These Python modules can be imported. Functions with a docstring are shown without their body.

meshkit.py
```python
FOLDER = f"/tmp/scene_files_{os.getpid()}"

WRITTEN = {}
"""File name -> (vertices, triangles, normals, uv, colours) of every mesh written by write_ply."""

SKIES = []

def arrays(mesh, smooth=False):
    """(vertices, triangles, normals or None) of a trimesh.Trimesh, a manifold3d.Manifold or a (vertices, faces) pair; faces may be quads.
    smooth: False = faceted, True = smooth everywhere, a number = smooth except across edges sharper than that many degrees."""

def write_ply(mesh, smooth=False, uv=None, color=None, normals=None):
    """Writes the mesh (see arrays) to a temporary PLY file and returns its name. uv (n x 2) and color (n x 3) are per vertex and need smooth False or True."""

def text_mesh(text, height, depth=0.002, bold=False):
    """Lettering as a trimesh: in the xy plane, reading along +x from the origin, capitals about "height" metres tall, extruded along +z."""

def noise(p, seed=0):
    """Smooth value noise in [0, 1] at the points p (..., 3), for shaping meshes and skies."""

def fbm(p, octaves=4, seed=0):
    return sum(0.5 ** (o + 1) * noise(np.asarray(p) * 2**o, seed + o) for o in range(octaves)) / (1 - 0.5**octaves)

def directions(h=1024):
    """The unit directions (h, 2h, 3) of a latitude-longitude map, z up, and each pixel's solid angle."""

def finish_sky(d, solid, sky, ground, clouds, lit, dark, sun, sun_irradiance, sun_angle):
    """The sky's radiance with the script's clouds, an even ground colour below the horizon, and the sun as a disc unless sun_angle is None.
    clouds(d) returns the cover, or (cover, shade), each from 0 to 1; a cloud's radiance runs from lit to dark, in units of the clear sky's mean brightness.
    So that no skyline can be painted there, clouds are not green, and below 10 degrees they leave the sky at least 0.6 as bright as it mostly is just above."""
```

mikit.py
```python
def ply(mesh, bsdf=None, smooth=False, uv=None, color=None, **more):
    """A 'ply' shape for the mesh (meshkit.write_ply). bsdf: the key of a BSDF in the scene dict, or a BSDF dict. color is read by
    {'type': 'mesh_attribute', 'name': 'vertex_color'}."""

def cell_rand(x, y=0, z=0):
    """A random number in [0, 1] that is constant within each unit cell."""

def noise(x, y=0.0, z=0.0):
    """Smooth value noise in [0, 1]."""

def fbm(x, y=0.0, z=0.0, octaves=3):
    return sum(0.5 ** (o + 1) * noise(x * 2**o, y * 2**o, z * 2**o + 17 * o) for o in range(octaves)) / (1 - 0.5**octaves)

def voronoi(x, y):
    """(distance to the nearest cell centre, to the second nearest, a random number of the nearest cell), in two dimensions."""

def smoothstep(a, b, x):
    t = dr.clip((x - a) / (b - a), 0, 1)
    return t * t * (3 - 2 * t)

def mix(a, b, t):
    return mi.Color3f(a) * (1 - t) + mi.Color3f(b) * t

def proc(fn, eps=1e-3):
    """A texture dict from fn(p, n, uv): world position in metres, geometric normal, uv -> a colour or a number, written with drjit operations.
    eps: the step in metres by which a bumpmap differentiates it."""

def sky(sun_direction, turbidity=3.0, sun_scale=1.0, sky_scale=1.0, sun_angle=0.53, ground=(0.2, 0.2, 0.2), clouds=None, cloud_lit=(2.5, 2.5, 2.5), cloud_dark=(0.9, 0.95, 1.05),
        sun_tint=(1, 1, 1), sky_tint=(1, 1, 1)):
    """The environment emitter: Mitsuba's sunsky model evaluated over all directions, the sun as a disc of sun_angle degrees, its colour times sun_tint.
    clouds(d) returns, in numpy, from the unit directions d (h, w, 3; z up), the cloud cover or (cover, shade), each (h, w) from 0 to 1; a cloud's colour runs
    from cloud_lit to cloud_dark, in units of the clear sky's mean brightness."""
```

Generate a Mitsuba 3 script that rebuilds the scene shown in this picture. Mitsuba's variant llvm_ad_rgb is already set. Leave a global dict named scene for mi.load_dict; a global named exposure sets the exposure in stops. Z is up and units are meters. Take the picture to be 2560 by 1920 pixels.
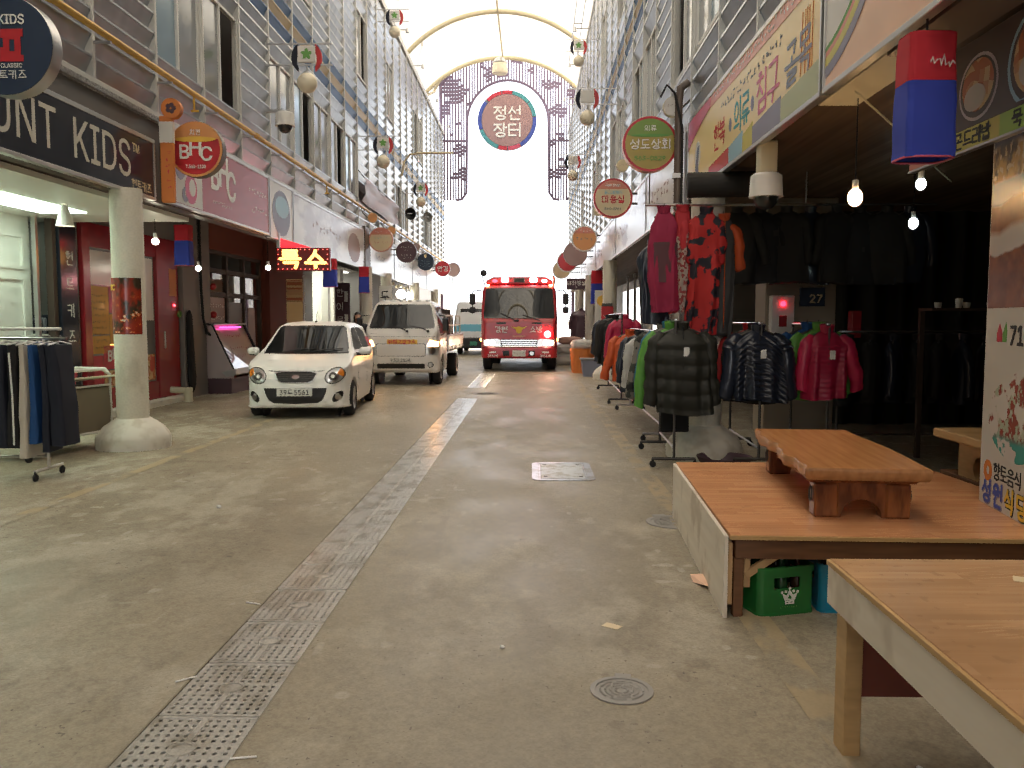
import math, random, numpy as np, trimesh, manifold3d, mitsuba as mi, drjit as dr, mikit, meshkit
from mikit import noise, fbm, smoothstep, mix, cell_rand, voronoi
from shapely.geometry import Polygon, LineString, Point, box as sbox
from shapely import affinity, union_all
rng = np.random.default_rng(7); random.seed(7)
T = mi.ScalarTransform4f
PI = math.pi
scene, labels = {}, {}

# ---------------------------------------------------------------- camera, sky, exposure
CAM = np.array([0, 0, 1.5]); _p = math.atan(.07608); _w = math.atan(.02297 * math.cos(_p))
FWD = np.array([-math.sin(_w) * math.cos(_p), math.cos(_w) * math.cos(_p), -math.sin(_p)])
scene['camera'] = {'type': 'thinlens', 'fov': 2 * math.degrees(math.atan(1280 / 2090)), 'fov_axis': 'x', 'near_clip': .05, 'far_clip': 400.,
                   "aperture_radius": .0026, 'focus_distance': 5.0,
                   'to_world': T().look_at(origin=CAM.tolist(), target=(CAM + FWD).tolist(), up=[0, 0, 1])}
SUN = (.45, .62, 1.0)
scene['sky_light'] = mikit.sky(SUN, turbidity=4, sun_scale=1.0, sky_scale=1.0, ground=(.3, .28, .25),
                               clouds=lambda d: .45 + .4 * meshkit.fbm(d * 3, 4, 5), cloud_lit=(2.7, 2.72, 2.75), cloud_dark=(1.8, 1.82, 1.85))
exposure = 3.45

# ---------------------------------------------------------------- helpers: meshes are (vertices, triangles)
def cat(*ms):
    ms = [m for m in (ms[0] if len(ms) == 1 and isinstance(ms[0], list) else ms)]
    off, V, F = 0, [], []
    for v, f in ms:
        V.append(v); F.append(np.asarray(f) + off); off += len(v)
    return np.vstack(V), np.vstack(F)
def tm(m): return np.array(m.vertices, float), np.array(m.faces, int)
def to_tm(m): return trimesh.Trimesh(m[0], m[1], process=False)
def quads(f):
    f = np.asarray(f); return np.vstack([f[:, [0, 1, 2]], f[:, [0, 2, 3]]])
_BF = quads([[0, 3, 2, 1], [4, 5, 6, 7], [0, 1, 5, 4], [1, 2, 6, 5], [2, 3, 7, 6], [3, 0, 4, 7]])
_CV = np.array([[s * (1 if k != 0 else 0), t, u] for k in range(1) for s in (-1, 1) for t in (-1, 1) for u in (-1, 1)], float)
_ch = []
for s in (-1, 1):
    for t in (-1, 1):
        for u in (-1, 1):
            for a in range(3): _ch.append((s, t, u, a))
_cs = np.array([c[:3] for c in _ch], float); _ca = np.array([c[3] for c in _ch])
_hull = trimesh.Trimesh(_cs * (1 - .2 * (1 - np.eye(3)[_ca]))).convex_hull
_order = [int(np.argmin(np.linalg.norm(_cs * (1 - .2 * (1 - np.eye(3)[_ca])) - v, axis=1))) for v in _hull.vertices]
def box(x0, x1, y0, y1, z0, z1, b=0):
    if not b:
        return np.array([[x0, y0, z0], [x1, y0, z0], [x1, y1, z0], [x0, y1, z0], [x0, y0, z1], [x1, y0, z1], [x1, y1, z1], [x0, y1, z1]], float), _BF
    c, h = np.array([(x0 + x1) / 2, (y0 + y1) / 2, (z0 + z1) / 2]), np.array([abs(x1 - x0), abs(y1 - y0), abs(z1 - z0)]) / 2
    b = min(b, h.min() * .9)
    v = c + _cs * (h - b * (1 - np.eye(3)[_ca]))
    return v[_order], np.array(_hull.faces)
def frame(z):
    z = np.asarray(z, float); z = z / np.linalg.norm(z)
    a = np.cross(z, [0, 0, 1.0] if abs(z[2]) < .95 else [1.0, 0, 0]); a /= np.linalg.norm(a)
    return a, np.cross(z, a), z
def tube(pts, r, n=8, cap=True, closed=False):
    p = np.asarray(pts, float); m = len(p); r = np.broadcast_to(np.asarray(r, float), (m,))
    t = np.roll(p, -1, 0) - np.roll(p, 1, 0) if closed else np.gradient(p, axis=0)
    t /= np.linalg.norm(t, axis=1, keepdims=True) + 1e-12
    a = frame(t[0])[0]; A = []
    for i in range(m):
        a = a - t[i] * (a @ t[i]); a /= np.linalg.norm(a) + 1e-12; A.append(a)
    A = np.array(A); B = np.cross(t, A); th = np.arange(n) * 2 * PI / n
    v = (p[:, None] + r[:, None, None] * (np.cos(th)[None, :, None] * A[:, None] + np.sin(th)[None, :, None] * B[:, None])).reshape(-1, 3)
    k = m if closed else m - 1
    q = [[i * n + j, i * n + (j + 1) % n, ((i + 1) % m) * n + (j + 1) % n, ((i + 1) % m) * n + j] for i in range(k) for j in range(n)]
    f = quads(q)
    if cap and not closed:
        f = np.vstack([f, [[0, j + 1, j] for j in range(1, n - 1)], [[(m - 1) * n, (m - 1) * n + j, (m - 1) * n + j + 1] for j in range(1, n - 1)]])
    return v, f
def cyl(p0, p1, r0, r1=None, n=16):
    p0, p1 = np.asarray(p0, float), np.asarray(p1, float); r1 = r0 if r1 is None else r1
    a, b, z = frame(p1 - p0); th = np.arange(n) * 2 * PI / n
    ring = np.cos(th)[:, None] * a + np.sin(th)[:, None] * b
    v = np.vstack([p0 + r0 * ring, p1 + r1 * ring]); i = np.arange(n); j = (i + 1) % n
    f = quads(np.stack([i, j, j + n, i + n], 1))
    f = np.vstack([f, [[0, k + 1, k] for k in range(1, n - 1)], [[n, n + k, n + k + 1] for k in range(1, n - 1)]])
    return v, f
def lathe(prof, n=24, c=(0, 0, 0), axis=(0, 0, 1)):
    a, b, z = (np.array([1., 0, 0]), np.array([0, 1., 0]), np.array([0, 0, 1.])) if tuple(axis) == (0, 0, 1) else frame(axis)
    th = np.arange(n) * 2 * PI / n; ring = np.cos(th)[:, None] * a + np.sin(th)[:, None] * b
    v = np.vstack([np.asarray(c) + r * ring + h * z for r, h in prof]); m = len(prof); i = np.arange(n); j = (i + 1) % n
    return v, np.vstack([quads(np.stack([k * n + i, k * n + j, (k + 1) * n + j, (k + 1) * n + i], 1)) for k in range(m - 1)])
def ball(c, r, sub=2):
    s = trimesh.creation.icosphere(sub); return np.array(s.vertices) * np.asarray(r) + np.asarray(c), np.array(s.faces)
def prism(poly, h):
    g = list(getattr(poly, 'geoms', [poly]))
    return cat([tm(trimesh.creation.extrude_polygon(p, h, engine='earcut')) for p in g if p.area > 1e-9])
def lay(m, o, r, u):
    """places a mesh of the xy plane: x along r, y along u, z along r x u, origin at o"""
    r, u = np.asarray(r, float), np.asarray(u, float); r = r / np.linalg.norm(r); n = np.cross(r, u); n /= np.linalg.norm(n)
    R = np.stack([r, u, n]); return m[0] @ R + np.asarray(o, float), m[1]
def xf(m, M): return m[0] @ np.asarray(M)[:3, :3].T + np.asarray(M)[:3, 3], m[1]
def move(m, d): return m[0] + np.asarray(d, float), m[1]
def rot(axis, deg, at=(0, 0, 0)): return trimesh.transformations.rotation_matrix(math.radians(deg), axis, at)
def place(x=0, y=0, z=0, rz=0):
    M = rot([0, 0, 1], rz); M[:3, 3] = (x, y, z); return M
def hull(pts):
    h = trimesh.convex.convex_hull(np.asarray(pts, float)); return tm(h)
def rrect(w, h, r, c=(0, 0)): return sbox(c[0] - w / 2 + r, c[1] - h / 2 + r, c[0] + w / 2 - r, c[1] + h / 2 - r).buffer(r, 6)
def sheet(P):
    """a grid of points (nu, nv, 3) as a surface"""
    nu, nv = P.shape[:2]; i = np.arange(nu * nv).reshape(nu, nv)
    q = np.stack([i[:-1, :-1], i[1:, :-1], i[1:, 1:], i[:-1, 1:]], -1).reshape(-1, 4)
    return P.reshape(-1, 3), quads(q)
def mf(m):
    return manifold3d.Manifold(manifold3d.Mesh(np.asarray(m[0], np.float32), np.asarray(m[1], np.uint32)))
def unmf(M):
    g = M.to_mesh(); return np.array(g.vert_properties[:, :3], float), np.array(g.tri_verts, int)
def swell(m, d):
    t = to_tm(m); return np.array(t.vertices) + np.array(t.vertex_normals) * d, np.array(t.faces)

def uniq(k):
    if k not in taken: taken.add(k); return k
    i = 1
    while f'{k}_{i:03d}' in taken: i += 1
    k = f'{k}_{i:03d}'; taken.add(k); return k
taken = set()
class Thing:
    """a thing: the key its parts' keys start with, and where it stands"""
    def __init__(s, name, label=None, cat=None, group=None, kind=None, M=None):
        s.key = uniq(name); s.M = M; d = {}
        if label: d['label'] = label
        if cat: d['category'] = cat
        if group: d['group'] = group
        if kind: d['kind'] = kind
        labels[s.key] = d
    def part(s, name, mesh, mat, smooth=False, parent=None, label=None, kind=None, emit=None, uv=None):
        k = uniq((parent or s.key) + '__' + name)
        d = dict(mesh) if isinstance(mesh, dict) else mikit.ply(mesh, mat, smooth, uv=uv)
        put(k, d, emit, s.M)
        if label or kind: labels[k] = {a: b for a, b in (('label', label), ('kind', kind)) if b}
        return k
def put(k, d, emit=None, M=None):
    if emit is not None: d['emitter'] = {'type': 'area', 'radiance': {'type': 'rgb', 'value': list(emit)}}
    if M is not None: d['to_world'] = T(np.asarray(M).tolist())
    scene[k] = d
def single(name, mesh, mat, label=None, cat=None, group=None, kind=None, smooth=False, emit=None, M=None):
    k = uniq(name); put(k, mikit.ply(mesh, mat, smooth) if not isinstance(mesh, dict) else dict(mesh), emit, M)
    labels[k] = {a: b for a, b in (('label', label), ('category', cat), ('group', group), ('kind', kind)) if b}
    return k

# ---------------------------------------------------------------- materials
def rgb(*c): return {'type': 'rgb', 'value': [float(x) for x in c]}
def P(name, c, rough=.5, metal=0., spec=.5, coat=0., bump=None, bscale=.002, rproc=None, **more):
    b = {'type': 'principled', 'base_color': rgb(*c) if not callable(c) else mikit.proc(c), 'roughness': rough if rproc is None else mikit.proc(rproc), 'metallic': metal, 'specular': spec}
    if coat: b['clearcoat'] = coat; b['clearcoat_gloss'] = .95
    b.update(more)
    if bump is not None: b = {'type': 'bumpmap', 'arbitrary': mikit.proc(bump), 'scale': bscale, 'nested': b}
    scene[name] = {'type': 'twosided', 'bsdf': b}
    return name
P('white_paint', (.74, .73, .70), .45); P('cream_paint', (.62, .58, .44), .5); P('black_plastic', (.015, .015, .017), .45); P('rubber', (.02, .02, .021), .8)
P('chrome', (.75, .75, .76), .16, 1.); P('steel', (.55, .55, .55), .32, 1.); P('dark_steel', (.09, .085, .08), .45, .6); P('rust_white_tube', (.6, .58, .53), .45)
P('yellow_paint', (.62, .36, .045), .35, coat=.3); P('red_plastic', (.5, .025, .03), .35, coat=.4); P('red_paint', (.36, .022, .03), .3, coat=.5)
P('grey_paint', (.3, .3, .29), .5); P('dark_brown', (.06, .04, .03), .55); P('red_brown', (.22, .07, .05), .7, spec=.12); P('navy_gloss', (.016, .02, .032), .12, coat=.6)
P('white_letters', (.78, .78, .75), .5); P('ink', (.03, .03, .035), .6); P('blue_ink', (.06, .1, .42), .5); P('red_ink', (.55, .04, .07), .5); P('teal_ink', (.08, .33, .36), .5)
P('grey_ink', (.2, .2, .24), .6); P('gold_ink', (.75, .5, .06), .5); P('green_ink', (.14, .34, .08), .5); P('pink_ink', (.6, .09, .16), .5); P('orange_ink', (.62, .2, .05), .5)
P('aluminium', (.62, .62, .61), .3, .85); P('dark_void', (.02, .02, .022), .7)
P('cloth_red', (.5, .02, .035), .8, sheen=.5); P('cloth_blue', (.035, .06, .42), .8, sheen=.5); P('cloth_navy', (.010, .013, .026), .75); P('cloth_black', (.012, .012, .013), .8)
P('car_white', (.80, .79, .76), .25, coat=1.0); P('truck_white', (.75, .73, .69), .35, coat=.6); P('fire_red', (.47, .025, .035), .3, coat=.9); scene['dark_glass'] = {'type': 'twosided', 'bsdf': {'type': 'plastic', 'diffuse_reflectance': rgb(.012, .014, .016), 'int_ior': 1.75}}
P('amber', (.7, .22, .03), .2, coat=.6); P('lens_clear', (.62, .64, .64), .1, .55, coat=.8); P('grille_black', (.012, .012, .012), .35); P('plate_white', (.72, .72, .68), .4); P('plate_green', (.03, .2, .13), .4)
P('lamp_globe', (.75, .68, .52), .35, coat=.3)
scene['glass'] = {'type': 'thindielectric', 'int_ior': 1.5}
scene['clear_plastic'] = {'type': 'thindielectric', 'int_ior': 1.4}
def lit(name, c):
    scene[name] = {'type': 'twosided', 'bsdf': {'type': 'diffuse', 'reflectance': rgb(*c)}}
lit('lamp_white', (.8, .8, .8))

# ---------------------------------------------------------------- lettering: Hangul set from strokes, Latin from the kit's typeface
def _circ(x, y, r, k=14): return [(x + r * math.cos(a), y + r * math.sin(a)) for a in np.linspace(0, 2 * PI, k + 1)]
_C = {'ㄱ': [[(0, 1), (1, 1), (.85, 0)]], 'ㄴ': [[(0, 1), (0, 0), (1, 0)]], 'ㄷ': [[(1, 1), (0, 1), (0, 0), (1, 0)]], 'ㄹ': [[(0, 1), (1, 1), (1, .5), (0, .5), (0, 0), (1, 0)]],
      'ㅁ': [[(0, 1), (1, 1), (1, 0), (0, 0), (0, 1)]], 'ㅂ': [[(0, 1), (0, 0), (1, 0), (1, 1)], [(0, .5), (1, .5)]], 'ㅅ': [[(.5, 1), (.4, .6), (0, 0)], [(.45, .7), (1, 0)]],
      'ㅇ': [_circ(.5, .5, .5)], 'ㅈ': [[(0, 1), (1, 1)], [(.55, 1), (.4, .5), (0, 0)], [(.48, .6), (1, 0)]], 'ㅊ': [[(.3, 1.15), (.7, 1.15)], [(0, .85), (1, .85)], [(.55, .85), (.4, .45), (0, 0)], [(.48, .5), (1, 0)]],
      'ㅋ': [[(0, 1), (1, 1), (.85, 0)], [(0, .52), (.92, .52)]], 'ㅌ': [[(1, 1), (0, 1), (0, 0), (1, 0)], [(0, .5), (.95, .5)]], 'ㅍ': [[(0, 1), (1, 1)], [(0, 0), (1, 0)], [(.3, 1), (.3, 0)], [(.7, 1), (.7, 0)]],
      'ㅎ': [[(.3, 1.12), (.7, 1.12)], [(0, .85), (1, .85)], _circ(.5, .33, .33)]}
_L = 'ㄱㄲㄴㄷㄸㄹㅁㅂㅃㅅㅆㅇㅈㅉㅊㅋㅌㅍㅎ'; _V = 'ㅏㅐㅑㅒㅓㅔㅕㅖㅗㅘㅙㅚㅛㅜㅝㅞㅟㅠㅡㅢㅣ'; _T = ' ㄱㄲㄳㄴㄵㄶㄷㄹㄺㄻㄼㄽㄾㄿㅀㅁㅂㅄㅅㅆㅇㅈㅊㅋㅌㅍㅎ'
_VV = {'ㅏ': [[(.3, 1), (.3, 0)], [(.3, .5), (1, .5)]], 'ㅐ': [[(.2, .95), (.2, .05)], [(.2, .5), (.75, .5)], [(.75, 1), (.75, 0)]], 'ㅑ': [[(.3, 1), (.3, 0)], [(.3, .65), (1, .65)], [(.3, .35), (1, .35)]],
       'ㅓ': [[(.7, 1), (.7, 0)], [(0, .5), (.7, .5)]], 'ㅔ': [[(.45, .95), (.45, .05)], [(0, .5), (.45, .5)], [(.9, 1), (.9, 0)]], 'ㅕ': [[(.7, 1), (.7, 0)], [(0, .65), (.7, .65)], [(0, .35), (.7, .35)]], 'ㅣ': [[(.5, 1), (.5, 0)]]}
_VH = {'ㅗ': [[(0, .2), (1, .2)], [(.5, .2), (.5, 1)]], 'ㅛ': [[(0, .2), (1, .2)], [(.33, .2), (.33, 1)], [(.67, .2), (.67, 1)]], 'ㅜ': [[(0, .8), (1, .8)], [(.5, .8), (.5, 0)]], 'ㅠ': [[(0, .8), (1, .8)], [(.33, .8), (.33, 0)], [(.67, .8), (.67, 0)]], 'ㅡ': [[(0, .5), (1, .5)]]}
_VM = {'ㅘ': ('ㅗ', 'ㅏ'), 'ㅙ': ('ㅗ', 'ㅐ'), 'ㅚ': ('ㅗ', 'ㅣ'), 'ㅝ': ('ㅜ', 'ㅓ'), 'ㅞ': ('ㅜ', 'ㅔ'), 'ㅟ': ('ㅜ', 'ㅣ'), 'ㅢ': ('ㅡ', 'ㅣ')}
def syllable(ch):
    """strokes of one Hangul syllable in the unit square"""
    k = ord(ch) - 0xAC00; l, v, t = _L[k // 588], _V[k // 28 % 21], _T[k % 28]
    out = []
    def add(st, x0, x1, y0, y1): out.extend([[(x0 + (x1 - x0) * a, y0 + (y1 - y0) * b) for a, b in s] for s in st])
    lo = .42 if t != ' ' else .05
    if v in _VV: add(_C[l], .06, .56, lo + .06, .9); add(_VV[v], .66, .96, lo - .02, .98)
    elif v in _VH: add(_C[l], .2, .8, lo + .3 * (.95 - lo) + .1, .93); add(_VH[v], .04, .96, lo, lo + .33 * (.95 - lo))
    else:
        h, w = _VM[v]; add(_C[l], .1, .55, lo + .36 * (.95 - lo), .93); add(_VH[h], .03, .62, lo, lo + .3 * (.95 - lo)); add(_VV[w], .7, .98, lo - .03, .98)
    if t != ' ': add(_C[t], .22, .84, .02, .3)
    return out
def text(s, h, w=.1, depth=.004, sp=1.08, slant=0., wob=0., bold=True, xs=1.):
    """lettering as a mesh in the xy plane from the origin: Hangul by strokes, anything else in the kit's face; h = height"""
    x, ms, run = 0., [], ''
    def flush():
        nonlocal x, run
        if run.strip():
            m = tm(meshkit.text_mesh(run.strip(), h * .86, depth, bold)); m[0][:, 0] *= xs
            ms.append(move(m, (x + (.12 * h if run[0] == ' ' else 0), .05 * h, 0))); x = ms[-1][0][:, 0].max() + .14 * h
        elif run: x += .4 * h * len(run)
        run = ''
    for ch in s:
        if 0xAC00 <= ord(ch) <= 0xD7A3:
            flush(); g = []
            for st in syllable(ch):
                st = [(a + wob * rng.uniform(-1, 1), b + wob * rng.uniform(-1, 1)) for a, b in st] if wob and len(st) < 8 else st
                g.append(LineString(st).buffer(w / 2, 3))
            g = affinity.scale(union_all(g), h * xs, h, origin=(0, 0))
            ms.append(move(prism(g.simplify(.004 * h), depth), (x, 0, 0))); x += h * sp * xs
        else: run += ch
    flush(); m = cat(ms)
    if slant: m = (m[0] + np.stack([slant * m[0][:, 1], 0 * m[0][:, 1], 0 * m[0][:, 1]], 1), m[1])
    return m
def centred(m, c=(0, 0)):
    lo, hi = m[0].min(0), m[0].max(0); return move(m, (c[0] - (lo[0] + hi[0]) / 2, c[1] - (lo[1] + hi[1]) / 2, 0))
def fit(m, w):
    lo, hi = m[0].min(0), m[0].max(0); k = w / (hi[0] - lo[0]); return m[0] * [k, 1, 1], m[1]
# ---------------------------------------------------------------- patterned materials
def floor_c(p, n, uv):
    x, y = p.x, p.y
    a = fbm(x * .9 + 3, y * .55, 0, 4); w = fbm(x * 2.6 + 11, y * 1.5 + 5, 2, 4); f = noise(x * 95, y * 95); g = noise(x * 31, y * 31, 4); e = noise(x * 210, y * 210, 7)
    w2 = fbm(x * 6.5 + 2, y * 4.2 + 8, 5, 4)
    c = mix((.258, .220, .158), (.312, .269, .197), smoothstep(.25, .75, a))
    c = mix(c, (.395, .354, .280), .7 * smoothstep(.46, .66, .55 * w + .45 * w2) * smoothstep(.38, .66, fbm(x * .5, y * .42 + 9, 7, 3)))
    c = mix(c, (.205, .172, .126), .38 * smoothstep(.52, .70, .5 * fbm(x * 1.7 + 31, y * 1.2, 9, 4) + .5 * fbm(x * 8 + 3, y * 5.5, 4, 4)))
    c = mix(c, (.15, .115, .08), .3 * smoothstep(.80, .90, noise(x * 9.3, y * 7.3, 3)) * smoothstep(.5, .7, noise(x * 1.3, y * 1.3, 8)))
    c = mix(c, (.47, .43, .36), .45 * smoothstep(.82, .92, noise(x * 13.3 + 4, y * 9.3, 6)) * smoothstep(.35, .6, noise(x * 1.1, y * 1.4, 18)))
    c = mix(c, (.09, .075, .06), .6 * smoothstep(.93, .95, noise(x * 43, y * 51, 2)) * smoothstep(.5, .68, noise(x * 2.1, y * 2.1, 28)))
    return c * (.70 + .22 * f + .14 * g + .16 * e)
def floor_r(p, n, uv): return .34 + .3 * fbm(p.x * 2.6 + 11, p.y * 1.5 + 5, 2, 3)
def floor_b(p, n, uv): return .5 * noise(p.x * 60, p.y * 60) + .6 * fbm(p.x * 14, p.y * 14, 1, 3)
P('concrete_floor', floor_c, rproc=floor_r, spec=.45, bump=floor_b, bscale=.0012)
def stripe_c(p, n, uv):
    w = fbm(p.x * 9, p.y * 5, 2, 4)
    return mix(floor_c(p, n, uv), (.40, .305, .175), .62 * smoothstep(.36, .62, w))
P('worn_stripe', stripe_c, .6, bump=floor_b, bscale=.001)
def outside_c(p, n, uv): return mix((.22, .22, .22), (.3, .29, .28), fbm(p.x * .8, p.y * .8, 0, 4)) * (.85 + .3 * noise(p.x * 40, p.y * 40))
P('outside_paving', outside_c, .8)
def grate_c(p, n, uv): return mix((.50, .485, .45), (.37, .345, .295), smoothstep(.45, .75, fbm(p.x * 12, p.y * 7, 3, 4))) * (.85 + .25 * noise(p.x * 160, p.y * 160))
P('cast_grate', grate_c, .28, .3)
P('cast_round', (.30, .285, .265), .5, .3)
def lid_c(p, n, uv): return mix((.46, .48, .50), (.34, .33, .30), smoothstep(.4, .75, fbm(p.x * 14, p.y * 14, 5, 4)))
P('cast_lid', lid_c, .3, .8)
def slat_c(p, n, uv): return mi.Color3f(.44, .46, .48) * (.80 + .3 * noise(p.y * .645, p.z * 4.0) + .12 * noise(p.y * 9, p.z * 3))
P('louvre_grey', slat_c, .24, .8)
P('louvre_tan', (.52, .40, .22), .4, .2); P('louvre_blue', (.10, .18, .33), .4, .25)
P('mullion_grey', (.55, .55, .52), .4, .35)
def plaster_c(p, n, uv):
    d = smoothstep(.55, .75, fbm(p.x * 5, p.y * 5, p.z * 2.2, 4))
    return mix((.70, .67, .57), (.50, .46, .36), .5 * d) * (.93 + .12 * noise(p.x * 60, p.y * 60, p.z * 60))
P('column_plaster', plaster_c, .55)
def grime_c(p, n, uv):
    d = smoothstep(.45, .75, fbm(p.x * 7, p.y * 7, p.z * 5, 4))
    return mix((.68, .65, .57), (.46, .41, .32), .6 * d)
P('column_base', grime_c, .65)
P('arch_cream', (.60, .53, .36), .45); P('gate_bar', (.20, .15, .22), .5, .1); P('channel_concrete', (.24, .21, .16), .8); P('joint_dirt', lambda p, n, uv: mix((.13, .085, .05), (.26, .21, .15), smoothstep(.4, .65, fbm(p.x * 30, p.y * 9, 3, 4))), .85)
P('wall_grey', (.22, .21, .20), .6); P('ceiling_dark', (.10, .09, .08), .35); P('far_pale', (.62, .60, .56), .7); P('far_grey', (.4, .4, .42), .7)
def soffit_c(p, n, uv): return mix((.085, .055, .035), (.135, .09, .055), fbm(p.x * 22, p.y * 1.2, 3, 3)) * (.8 + .3 * cell_rand(dr.floor(p.x * 9), 2))
P('soffit_wood', soffit_c, .5, spec=.2)
def memb_c(p, n, uv): return mi.Color3f(.86, .84, .775) * (.9 + .12 * fbm(p.x * .9, p.y * .5, 2, 4))
scene['membrane'] = {'type': 'principledthin', 'base_color': mikit.proc(memb_c), 'roughness': .6, 'specular': .0, 'spec_trans': 0., 'diff_trans': 1.15} if False else {'type': 'principledthin', 'base_color': mikit.proc(memb_c), 'roughness': .6, 'spec_trans': 0., 'diff_trans': .68}

# ---------------------------------------------------------------- ground
def grid(x0, x1, y0, y1, z): return np.array([[x0, y0, z], [x1, y0, z], [x1, y1, z], [x0, y1, z]], float), quads([[0, 1, 2, 3]])
DX0, DX1, DY1 = -1.42, -1.03, 16.04
fl = cat(grid(-9.2, DX0 - .012, -26, 46.6, 0), grid(DX1 + .012, 8.2, -26, 46.6, 0), grid(DX0 - .012, DX1 + .012, DY1 + .012, 18.6, 0), grid(DX0 - .012, DX1 + .012, 23.6, 46.6, 0), grid(DX0 - .012, DX1 + .012, -26, .54, 0))
single('street_pavement', fl, 'concrete_floor', kind='structure')
def stripe(x0, x1, y0, y1):
    k = uniq('street_pavement__painted_line'); put(k, mikit.ply(grid(x0, x1, y0, y1, .004), 'worn_stripe'))
stripe(1.05, 1.21, -3, 34); stripe(-3.98, -3.86, 3, 12.6)
single('ground', cat(grid(-160, 160, 46.6, 330, -.06), grid(-160, -9.2, -150, 46.6, -.06), grid(8.2, 160, -150, 46.6, -.06), grid(-9.2, 8.2, -150, -26, -.06)), 'outside_paving', kind='structure')

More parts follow.
